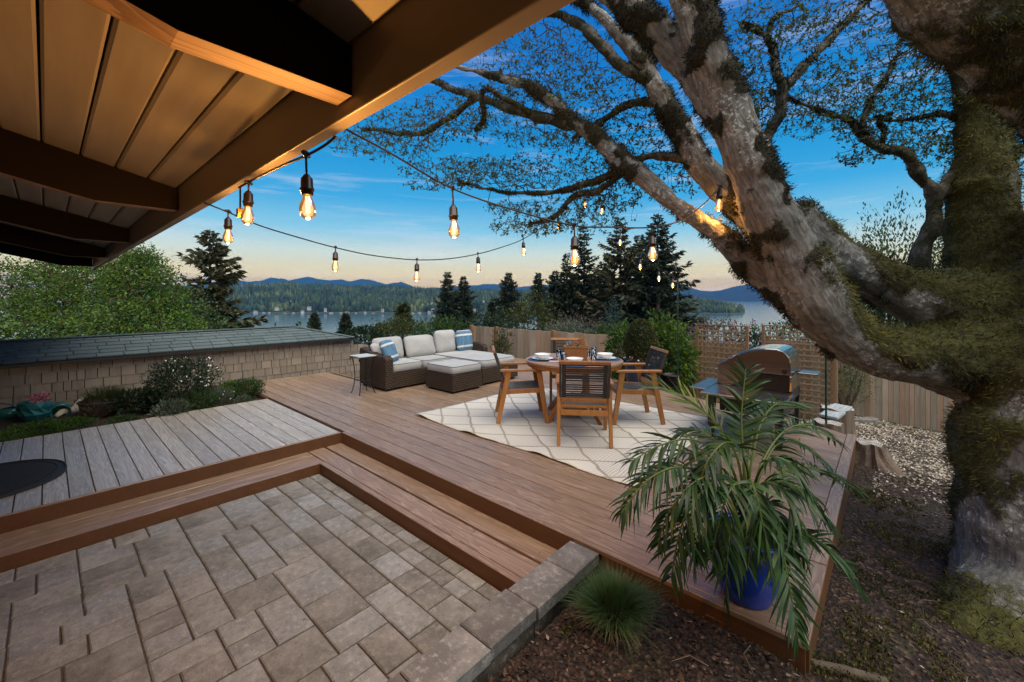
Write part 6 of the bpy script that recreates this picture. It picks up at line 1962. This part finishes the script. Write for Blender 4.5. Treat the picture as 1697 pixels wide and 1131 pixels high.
# ---------------------------------------------------------------- planter bed along the shed
sb = gridmesh('planting_bed', np.linspace(-8.82, -7.066, 16), np.linspace(-1.45, 2.26, 30), lambda x, y: -0.065+0.03*mnoise.noise(Vector((x*2, y*2, 0)))+0.03*max(0, (-7.5-x)), M['mulch'])
BZ = -0.07
def bed(u, v): p = gr(u, v, BZ); return Vector((min(max(p.x, -8.7), -7.15), p.y, BZ))
shrub('shrub', 'rounded shrub dotted with white blossom against the shingle wall', 'shrub', bed(303, 676), 0.50, 0.42, 0.66, 4600, 0.05, 0.016, M['f_dark'], 31, stems=9, up=0.6, flower=(M['fl_white'], 90, 0.022, (0.2, 0.75, 0.5)), shell=0.4, zc=0.58)
shrub('shrub', 'small dense round green bush at the corner of the deck cutout', 'shrub', bed(408, 661), 0.27, 0.25, 0.30, 3000, 0.04, 0.012, M['f_green'], 32, stems=4, up=0.7, shell=0.4)
shrub('shrub', 'dark leafy groundcover between grass bowl and white flowering shrub', 'shrub', bed(225, 684), 0.36, 0.32, 0.30, 1800, 0.055, 0.03, M['f_dark'], 33, stems=0)
shrub('shrub', 'light green strappy plant in front of the white flowering shrub', 'shrub', bed(288, 696), 0.20, 0.18, 0.20, 700, 0.07, 0.02, M['f_grey'], 34, stems=0, up=1.2)
shrub('shrub', 'grey lavender clump beside the small round bush', 'shrub', bed(358, 674), 0.24, 0.20, 0.24, 1300, 0.07, 0.010, M['f_grey'], 35, stems=0, up=1.6, flower=(M['fl_white'], 20, 0.014, None))
shrub('shrub', 'feathery green plant between lavender and white flowering shrub', 'shrub', bed(334, 680), 0.22, 0.18, 0.26, 1100, 0.06, 0.012, M['f_green'], 36, stems=0, up=1.3)
shrub('shrub', 'bright leafy plant behind the lavender clump', 'shrub', bed(382, 660), 0.18, 0.16, 0.24, 700, 0.06, 0.03, M['f_bright'], 37, stems=0)
shrub('shrub', 'low bright sedum mat along the deck edge at the far left', 'shrub', bed(60, 722), 0.42, 0.30, 0.12, 3000, 0.026, 0.011, M['f_bright'], 38, stems=0, up=1.0, lump=0.3)
shrub('shrub', 'low sedum mat along the deck edge below the driftwood', 'shrub', bed(120, 708), 0.24, 0.20, 0.09, 1500, 0.024, 0.012, M['f_bright'], 39, stems=0, up=1.0, lump=0.3)
shrub('shrub', 'thin green carpet of creeping thyme by the deck edge', 'shrub', bed(205, 702), 0.34, 0.16, 0.07, 1500, 0.022, 0.010, M['f_green'], 40, stems=0, up=0.8)
shrub('shrub', 'small reddish plant on bare soil right of the creeping thyme', 'shrub', bed(255, 700), 0.10, 0.08, 0.07, 220, 0.03, 0.014, M['f_pink'], 41, stems=0)
shrub('shrub', 'wispy rust coloured grass clump in front of the grass bowl', 'shrub', bed(160, 694), 0.16, 0.14, 0.20, 1200, 0.10, 0.006, M['f_pink'], 42, stems=0, up=1.5, shell=0.1)
shrub('shrub', 'small grey green plant by the corner of the deck cutout', 'shrub', bed(402, 670), 0.14, 0.10, 0.12, 500, 0.035, 0.012, M['f_grey'], 43, stems=0, up=1.0)
p = bed(172, 688)
pot('plant_pot', 'wide dark terracotta bowl of grass in the bed', p, potprof(0.16, 0.235, 0.255, 0.21), M['terracotta'], 0.175, 0.24)
gb = thing('bowl_grass', 'sparse olive grass growing in the terracotta bowl', 'grass', p+Vector((0, 0, 0.17)))
blades(900, 0.20, 0.24, 0.5, 0.004, M['f_olive'], 8, 'grass_blades', gb)
def angular_pot(label, loc, r0, r1, h, rz, tilt=0.0):
    t = thing('plant_pot', label, 'plant pot', loc, rz)
    n = 11; b = MB()
    rings = [(r0, 0.0, 0), (r1*0.97, h*0.38, 0.5), (r1*1.0, h*0.72, 0), (r1*0.97, h, 0.5), (r1*0.86, h, 0.5), (r1*0.8, h*0.8, 0.5)]
    vs_ = []
    for (rr, z, ph) in rings:
        for k in range(n):
            a = 2*math.pi*(k+ph)/n; vs_.append((rr*math.cos(a), rr*math.sin(a), z))
    fs_ = []
    for i in range(len(rings)-1):
        for k in range(n):
            k2 = (k+1) % n; a, b_, c_, d_ = i*n+k, i*n+k2, (i+1)*n+k2, (i+1)*n+k
            fs_ += [(a, b_, d_), (b_, c_, d_)]
    fs_.append(tuple(range(n-1, -1, -1))); fs_.append(tuple(5*n+k for k in range(n)))
    b.add(vs_, fs_); b.build('pot_body', M['teal'], t)
    return t
p = bed(58, 697)
angular_pot('faceted teal glazed pot with a pink succulent', p, 0.105, 0.165, 0.25, 0.3)
shrub('succulent', 'pink succulent growing in the faceted teal pot', 'succulent', p+Vector((0.02, 0.04, 0.23)), 0.10, 0.09, 0.11, 200, 0.035, 0.018, M['fl_pink'], 44, stems=0, up=0.6)
p = bed(99, 690)
t = thing('plant_pot', 'round teal pot tipped on its side between faceted pot and driftwood', 'plant pot', p+Vector((0, 0, 0.09)))
MB().lathe(potprof(0.06, 0.105, 0.10, 0.19), 24, mat=Matrix.Rotation(R(100), 4, 'Y') @ Matrix.Translation((0, 0, -0.09))).build('pot_body', M['teal'], t, smooth=True)
M['drift'] = mottled('driftwood', (0.16, 0.075, 0.025), (0.42, 0.36, 0.29), 9, 0.8, (1, 1, 1), 0.6, 0.02, c3=(0.52, 0.49, 0.44))
p0, p1 = px(92, 692, 5.55), px(150, 664, 6.1)
dw = thing('driftwood', 'pale weathered driftwood log lying in the bed', 'driftwood', p0)
dm_ = MB(); pts = [p0.lerp(p1, s)+Vector((0, 0, 0.03*math.sin(s*9))) for s in np.linspace(0, 1, 14)]
dm_.tube(pts, [0.03+0.065*s+0.018*mnoise.noise(Vector((s*14, 0, 0))) for s in np.linspace(0, 1, 14)], 9)
dm_.tube([pts[10], pts[12]+Vector((-.06, .05, .07)), pts[13]+Vector((-.02, .12, .05))], [0.05, 0.045, 0.015], 7)
dm_.tube([pts[5], pts[6]+Vector((.03, -.06, -.04))], [0.05, 0.02], 7)
o = dm_.build('driftwood_log', M['drift'], dw, world=True, smooth=True, sub=1)
# teal watering can at the left edge
p = bed(16, 695)
wc = thing('watering_can', 'teal metal watering can cut off by the left edge of the view', 'watering can', p)
MB().lathe([(0.0005, 0), (0.12, 0), (0.12, 0.12), (0.10, 0.145), (0.06, 0.15)], 24).build('can_body', M['teal'], wc, smooth=True)
MB().tube([(0.10, 0.03, 0.03), (0.14, 0.12, 0.07), (0.15, 0.18, 0.14), (0.15, 0.22, 0.19)], [0.02, 0.016, 0.013, 0.022], 10).build('spout', M['teal'], wc, smooth=True)
MB().tube([(-0.03, -0.10, 0.10), (-0.04, -0.17, 0.17), (0.0, -0.10, 0.23), (0.0, 0.0, 0.2), (0.0, 0.05, 0.15)], 0.009, 8).build('handle', M['teal'], wc, smooth=True)

# ================================================================ stumps, slab, stones, roots
M['stump'] = wood_board('stump_bark', (0.055, 0.035, 0.024), (0.13, 0.092, 0.068), (0.22, 0.17, 0.135), 2, 1.2, 0.95, 0, False, 0.9)
def stump_top():
    t = NT('stump_top')
    tc = t.n('ShaderNodeTexCoord'); w = t.n('ShaderNodeTexWave', wave_type='RINGS', rings_direction='Z'); w.inputs['Scale'].default_value = 16; w.inputs['Distortion'].default_value = 2.5
    t.l(tc.outputs['Object'], w.inputs['Vector'])
    n_ = t.noise(tc.outputs['Object'], 12, 4)
    c = t.ramp(t.math('ADD', t.math('MULTIPLY', w.outputs['Fac'], 0.4), t.math('MULTIPLY', n_, 0.6)), [(0.3, (0.16, 0.13, 0.10)), (0.6, (0.36, 0.34, 0.31)), (0.8, (0.50, 0.49, 0.47))])
    return t.done(c, 0.9)
M['stump_top'] = stump_top()
def stump(label, loc, r0, r1, h, seed, flare=0.0, rough=0.08):
    s = thing('tree_stump', label, 'tree stump', loc)
    n, m_ = 40, 9
    vs_ = []
    for j in range(m_):
        z = h*j/(m_-1)
        for k in range(n):
            a = 2*math.pi*k/n
            rr = r0+(r1-r0)*j/(m_-1)+flare*(1-j/(m_-1))**3*(0.6+0.6*math.cos(3*a+seed))
            rr *= 1+rough*mnoise.fractal(Vector((math.cos(a)*3+seed, math.sin(a)*3, z*2)), 0.8, 2, 4)+0.035*math.sin(a*11+seed)
            vs_.append((rr*math.cos(a), rr*math.sin(a), z+0.012*math.sin(a*5+seed)*(j == m_-1)))
    fs_ = [(j*n+k, j*n+(k+1) % n, (j+1)*n+(k+1) % n, (j+1)*n+k) for j in range(m_-1) for k in range(n)]
    MB().add(vs_, fs_).build('bark', M['stump'], s)
    tv = vs_[-n:]
    MB().add([(0, 0, h+0.006)]+[(v[0]*0.985, v[1]*0.985, v[2]-0.002) for v in tv], [(0, 1+k, 1+(k+1) % n) for k in range(n)]).build('cut_face', M['stump_top'], s)
    return s
p = px(1441, 778, 4.62); p.z = tz(p.x, p.y)-0.03
zt = EYE-(733-CY)*4.62/FOC
stump('ragged weathered tree stump standing close to the deck corner', p, 0.20, 0.125, zt-p.z, 2, 0.17, 0.20)
p = px(1388, 708, 6.0); p.z = tz(p.x, p.y)-0.03
zt = EYE-(676-CY)*6.0/FOC
stump('round log stump carrying the pale plank near the right lattice panel', p, 0.20, 0.19, zt-p.z, 5, 0.03, 0.06)
p2 = px(1372, 716, 5.7); p2.z = tz(p2.x, p2.y)-0.03
zt2 = EYE-(699-CY)*5.7/FOC
stump('lower log stump in front of the one that carries the plank', p2, 0.17, 0.165, zt2-p2.z, 8, 0.02, 0.06)
M['grey_plank'] = wood_board('grey_plank', (0.22, 0.25, 0.26), (0.33, 0.37, 0.385), (0.42, 0.47, 0.49), 0, 1.0, 0.8, 0.05, True, 0.3)
a, b_ = px(1370, 701, 5.75), px(1400, 676, 6.05)
a.z = zt2+0.03; b_.z = zt+0.03
pk = MB(); pk.bar((-0.24, 0, 0), (0.24, 0, 0), 0.22, 0.035)
o = pk.build('grey_plank', M['grey_plank'], bevel=0.004)
mid = (a+b_)/2; dv = (b_-a)
o.location = mid; o.rotation_euler = (0, -math.atan2(dv.z, math.hypot(dv.x, dv.y)), math.atan2(dv.y, dv.x))
tag(o, 'weathered blue grey plank lying across the two log stumps', 'plank')
M['stone'] = mottled('grey_stone', (0.085, 0.078, 0.068), (0.20, 0.18, 0.155), 5, 0.9, bump=0.4, bd=0.02, vary=0.2)
random.seed(17)
for (u, v, w, h, lb) in ((1418, 693, 0.17, 0.06, 'flat grey stone at the left of the little stone row by the fence'), (1440, 691, 0.18, 0.08, 'largest flat stone of the row at the fence foot'), (1446, 699, 0.15, 0.05, 'flat brown stone in front of the stone row'), (1425, 686, 0.13, 0.05, 'small stone behind the stone row against the fence')):
    p = px(u, v, 7.6); p.z = tz(p.x, p.y)
    s = MB(); n = 9
    poly = [(w*math.cos(2*math.pi*k/n)*random.uniform(0.75, 1.1), w*0.6*math.sin(2*math.pi*k/n)*random.uniform(0.75, 1.1)) for k in range(n)]
    s.prism(poly, -0.03, h); o = s.build('stone', M['stone'], bevel=0.012); o.location = p; o.rotation_euler = (random.uniform(-.08, .08), random.uniform(-.08, .08), random.uniform(0, 1))
    tag(o, lb, 'stone', 'stones at the fence foot')
# surface roots near the deck corner
M['root'] = mottled('mossy_root', (0.05, 0.035, 0.024), (0.11, 0.085, 0.055), 12, 0.9, bump=0.4)
rt = thing('tree_root', 'thin mossy root crossing the mulch below the deck corner', 'root', px(1300, 1070, 1.95))
pts = []
for (u, v, d) in ((1170, 1022, 2.15), (1225, 1050, 2.06), (1290, 1066, 1.98), (1345, 1082, 1.93), (1400, 1094, 1.9), (1470, 1108, 1.86)):
    q = px(u, v, d); q.z = tz(q.x, q.y)+0.012; pts.append(q)
MB().tube(pts, [0.008, 0.011, 0.014, 0.02, 0.024, 0.02], 7).build('root_wood', M['root'], rt, world=True, smooth=True)
r = np.random.default_rng(9)
bp = np.array([tuple(q) for q in pts]); n = 1800
k = r.integers(2, 5, n); tt = r.random((n, 1)); q = bp[k]*(1-tt)+bp[k+1]*tt+r.normal(size=(n, 3))*np.array([[0.03, 0.03, 0.006]])
V, Fq = leaves(q, r.normal(size=(n, 3))+np.array([[0, 0, 1.0]]), 0.016, 0.006, r=r); o = npmesh('moss', V, Fq, M['moss_hair'], rt); o['kind'] = 'stuff'
# moss cushions and twigs on the mulch
n = 9000
P_ = []
cs = [(1330, 1085, 0.16), (1400, 1095, 0.2), (1505, 1085, 0.25), (948, 1105, 0.05), (1470, 830, 0.25), (1440, 950, 0.3), (1520, 900, 0.3), (1180, 1050, 0.06), (1520, 1000, 0.3)]
for (u, v, rr) in cs:
    c = gr(u, v, -0.25)
    for k in range(int(n*rr/1.9)):
        a = r.uniform(0, 6.28); q = rr*math.sqrt(r.random())
        x_, y_ = c.x+q*math.cos(a), c.y+q*math.sin(a)
        if mnoise.noise(Vector((x_*6, y_*6, 2))) > -0.1: P_.append((x_, y_, tz(x_, y_)+0.004))
P_ = np.array(P_)
V, Fq = leaves(P_, r.normal(size=P_.shape)*0.6+np.array([[0, 0, 0.8]]), r.uniform(0.010, 0.03, len(P_)), 0.008, r=r)
o = npmesh('ground_moss', V, Fq, M['moss_hair']); tag(o, 'olive moss creeping over the mulch around the tree roots', 'moss', kind='stuff')
tw = MB()
random.seed(8)
for k in range(150):
    x_, y_ = litter_region(); z_ = tz(x_, y_)+0.012
    a = random.uniform(0, 6.28); L = random.uniform(0.05, 0.22)
    tw.tube([(x_, y_, z_), (x_+L*0.5*math.cos(a), y_+L*0.5*math.sin(a), z_+0.012), (x_+L*math.cos(a+0.4), y_+L*math.sin(a+0.4), z_)], [0.0022, 0.002, 0.001], 4)
M['dry_twig'] = mottled('dry_twig', (0.10, 0.075, 0.055), (0.24, 0.19, 0.15), 8, 0.9, bump=0)
o = tw.build('fallen_twigs', M['dry_twig']); tag(o, 'dry fallen twigs scattered over the mulch', 'twigs', kind='stuff')

# stray leaves and crumbs on boards and pavers
r = np.random.default_rng(21)
P_ = []
for k in range(150):
    if k < 60: x_, y_, z_ = r.uniform(-4.1, -1.6), r.uniform(-0.6, 1.8), PZ+0.004
    elif k < 95: x_, y_, z_ = r.uniform(-4.6, -1.6), r.uniform(1.88, 2.22), TZ+0.003
    else: x_, y_, z_ = r.uniform(-6.0, -0.6), r.uniform(2.35, 3.1), 0.003
    P_.append((x_, y_, z_))
P_ = np.array(P_)
an = r.uniform(0, 6.28, len(P_))
V, Fq = leaves(P_, np.stack([np.cos(an), np.sin(an), 0.12+0*an], 1), r.uniform(0.008, 0.022, len(P_)), r.uniform(0.004, 0.010, len(P_)), up=np.tile([[0, 0, 1.0]], (len(P_), 1)), fold=0.1, r=r)
o = npmesh('fallen_leaves', V, Fq, M['dry_twig']); tag(o, 'tiny dry leaf crumbs scattered on the pavers and boards', 'leaf litter', kind='stuff')

# ================================================================ string lights
M['cable'] = plain('black_cable', (0.010, 0.010, 0.011), 0.5)
M['socket'] = plain('dark_socket', (0.022, 0.013, 0.010), 0.35)
M['bulb_glass'] = glass_mat('bulb_glass', (1.0, 0.84, 0.60), 0.01)
M['bulb_glass'].node_tree.nodes['Principled BSDF'].inputs['Emission Color'].default_value = (1.0, 0.42, 0.10, 1)
M['bulb_glass'].node_tree.nodes['Principled BSDF'].inputs['Emission Strength'].default_value = 0.16
M['filament'] = emit('filament', (1.0, 0.50, 0.12), 26.0)
M['pole_green'] = plain('green_pole', (0.006, 0.035, 0.022), 0.4)
sock_me = MB().lathe([(0.0005, 0.0), (0.009, 0.0), (0.012, -0.006), (0.0185, -0.014), (0.0195, -0.045), (0.0225, -0.047), (0.0225, -0.053), (0.0195, -0.055), (0.0185, -0.068), (0.0005, -0.068)], 16)
bulb_prof = [(0.0135, -0.066), (0.0145, -0.076), (0.021, -0.092), (0.0262, -0.108), (0.0272, -0.120), (0.024, -0.136), (0.015, -0.147), (0.0005, -0.151)]
inner = [(p[0]-0.0011 if p[0] > 0.002 else p[0], p[1]+(0.0011 if i == len(bulb_prof)-1 else 0)) for i, p in enumerate(bulb_prof)]
def hang(parent, node, drop, label=None, light=0.0, tilt=0.0):
    """pendant: cord boss, drop cord and socket are one part; bulb and filament its sub-parts"""
    b = MB()
    b.tube([(0.0, -0.024, 0.004), (0, 0, 0.006), (0, 0.024, 0.004)], [0.0065, 0.011, 0.0065], 8)
    b.tube([(0, 0, 0.0), (0, 0, -drop)], 0.0042, 6)
    for v in sock_me.v: pass
    n0 = len(b.v); b.v += [(v[0], v[1], v[2]-drop) for v in sock_me.v]; b.f += [tuple(i+n0 for i in f) for f in sock_me.f]; b.m += [0]*len(sock_me.f)
    s = b.build('socket', M['socket'], parent, smooth=True)
    s.location = Vector(node)-parent.location; s.rotation_euler = (tilt*0.6, tilt, 0.8)
    g = MB(); g.lathe([(p[0], p[1]-drop) for p in bulb_prof], 20); g.lathe([(p[0], p[1]-drop) for p in inner[::-1]], 20)
    g.build('bulb', M['bulb_glass'], s, smooth=True)
    f = MB()
    for x_ in (-0.004, 0.004):
        f.tube([(x_, 0, -drop-0.074), (x_*0.8, 0.002, -drop-0.10), (x_, 0, -drop-0.128)], 0.0024, 5)
    f.tube([(-0.004, 0, -drop-0.128), (0.004, 0, -drop-0.128)], 0.0015, 5)
    f.build('filament', M['filament'], s)
    if light:
        L = bpy.data.lights.new('bulb_light', 'POINT'); L.energy = light; L.color = (1.0, 0.43, 0.09); L.shadow_soft_size = 0.012
        lo = bpy.data.objects.new('bulb_light', L); col.objects.link(lo); lo.parent = s; lo.location = (0.0, 0, -drop-0.162)
    return s
def string(name, label, pts, nodes, drop, light, extra=(), rad=0.0045):
    """pts: pixel+depth polyline of the cable; nodes: where pendants hang"""
    o = thing(name, label, 'string light', px(*pts[0]), 0, 'string lights over the deck')
    P_, _ = spl([(*p, 1.0) for p in pts], 8)
    MB().tube(P_, rad, 6).build('cable', M['cable'], o, world=True, smooth=True)
    for i, (u, v, d) in enumerate(nodes):
        hang(o, px(u, v, d), drop[i] if hasattr(drop, '__len__') else drop, None, light[i] if hasattr(light, '__len__') else light, random.uniform(-0.05, 0.05))
    return o
random.seed(12)
string('string_light', 'drooping string of bulbs from the fascia across the lake view to the maple', [(338, 336, 2.32), (378, 352, 2.4), (430, 374, 2.65), (495, 394, 2.95), (557, 411, 3.2), (620, 424, 3.4), (690, 431, 3.55), (745, 429, 3.85), (793, 421, 4.2), (835, 409, 4.5), (866, 397, 4.75), (900, 376, 5.1), (935, 350, 5.3), (970, 322, 5.5), (1000, 335, 5.6), (1028, 384, 5.9), (1060, 424, 6.3), (1095, 448, 6.6), (1123, 463, 6.8)],
       [(378, 352, 2.4), (556, 411, 3.2), (691, 431, 3.55), (792, 421, 4.2), (867, 397, 4.75), (925, 358, 5.25), (969, 322, 5.5), (998, 333, 5.6), (1028, 386, 5.9), (1061, 427, 6.3), (1092, 447, 6.6), (1115, 459, 6.75)],
       [0.03]*12, [2.5, 1.0, 0.8, 0.8, 0.7, 0.5, 0.5, 0.5, 0.5, 0.5, 0.5, 0.5])
string('string_light', 'nearest string of large bulbs from the fascia to the mossy limb', [(566, 208, 1.50), (578, 217, 1.55), (650, 256, 1.7), (748, 312, 1.9), (850, 348, 2.0), (950, 374, 2.12), (1015, 377, 2.3), (1080, 377, 2.5), (1130, 365, 2.75), (1165, 340, 2.88), (1193, 310, 2.95), (1200, 300, 3.02)],
       [(750, 313, 1.9), (952, 374, 2.12), (1080, 377, 2.5), (1193, 310, 2.95)], [0.075, 0.055, 0.05, 0.02], [2.0, 1.6, 1.4, 4.0])
string('string_light', 'short string tucked under the fascia with two bulbs and an end plug', [(556, 226, 1.36), (540, 240, 1.37), (508, 258, 1.40), (470, 274, 1.5), (430, 293, 1.7), (411, 303, 1.85), (396, 311, 1.9)],
       [(507, 258, 1.40), (412, 305, 1.86)], [0.065, 0.032], [28.0, 12.0])
pl_ = px(398, 311, 1.9)
e = thing('power_plug', 'orange end plug dangling beside the bulb under the fascia', 'plug', pl_)
MB().tube([(0, 0, 0), (0.002, 0, -0.05), (0, 0, -0.095)], 0.004, 6).build('cord', M['cable'], e)
M['orange'] = plain('orange_plug', (0.40, 0.13, 0.03), 0.5)
MB().cbox(-0.014, 0.014, -0.012, 0.012, -0.135, -0.095, 0.003).build('plug_body', M['orange'], e)
# poles
b0 = px(1369, 716, 5.6); b0.z = tz(b0.x, b0.y)
gp_ = thing('garden_pole', 'slim dark green pole standing beside the right lattice panel', 'pole', b0)
MB().tube([(0, 0, -0.2), (0, 0, 1.75)], 0.0125, 10).build('pole_tube', M['pole_green'], gp_)
for z in (0.9, 1.3): MB().tube([(0, 0, z), (0, 0, z+0.012)], 0.0155, 10).build('collar', M['pole_green'], gp_)
b0 = px(1123, 640, 6.8); b0.z = 0.0 if b0.y < 6.9 else tz(b0.x, b0.y)
gp_ = thing('garden_pole', 'slim dark green pole in front of the bamboo like bush holding the light string', 'pole', b0)
zt = EYE-(462-CY)*6.8/FOC
MB().tube([(0, 0, 0), (0, 0, zt-b0.z)], 0.011, 10).build('pole_tube', M['pole_green'], gp_)
MB().tube([(0, 0, 0), (0, 0, 0.03)], 0.03, 12).build('collar', M['pole_green'], gp_)
# wall lantern by the house door, outside the frame: the porch light that warms the soffit
M['lantern_glass'] = emit('lantern_glass', (1.0, 0.62, 0.28), 6.0)
ln_p = Vector((-2.6, -1.08, 1.55))
ln = thing('wall_lantern', 'lit black porch lantern on the house wall behind the view', 'lantern', ln_p)
MB().cbox(-0.05, 0.05, -0.02, 0.0, -0.10, 0.12, 0.004).build('back_plate', M['black_steel'], ln)
MB().lathe([(0.055, -0.06), (0.07, 0.08)], 8, (0, 0.12, 0)).build('lamp_glass', M['lantern_glass'], ln)
MB().lathe([(0.085, 0.08), (0.02, 0.14), (0.0005, 0.15)], 8, (0, 0.12, 0)).build('cap', M['black_steel'], ln)
MB().bar((0, -0.01, 0.10), (0, 0.12, 0.145), 0.015, 0.015).build('arm', M['black_steel'], ln)
L = bpy.data.lights.new('lantern_light', 'POINT'); L.energy = 3.5; L.color = (1.0, 0.44, 0.10); L.shadow_soft_size = 0.08
lo = bpy.data.objects.new('lantern_light', L); col.objects.link(lo); lo.parent = ln; lo.location = (0, 0.30, -0.02)

# ================================================================ air
hm = bpy.data.materials.new('haze_air'); hm.use_nodes = True
hn = hm.node_tree; hn.nodes.clear()
ho = hn.nodes.new('ShaderNodeOutputMaterial'); hv = hn.nodes.new('ShaderNodeVolumePrincipled')
hv.inputs['Color'].default_value = (0.02, 0.20, 0.55, 1)
hv.inputs['Density'].default_value = 0.00008
hv.inputs['Anisotropy'].default_value = 0.0
hn.links.new(hv.outputs[0], ho.inputs['Volume'])
hb = MB(); c4 = [cam2w(-16000, -400, 0), cam2w(16000, -400, 0), cam2w(16000, 14500, 0), cam2w(-16000, 14500, 0)]
hb.prism([(p.x, p.y) for p in c4], LAKE-8, 620)
haze = hb.build('haze', hm)
tag(haze, 'thin blue evening haze between the deck and the far mountains', 'haze', kind='stuff')
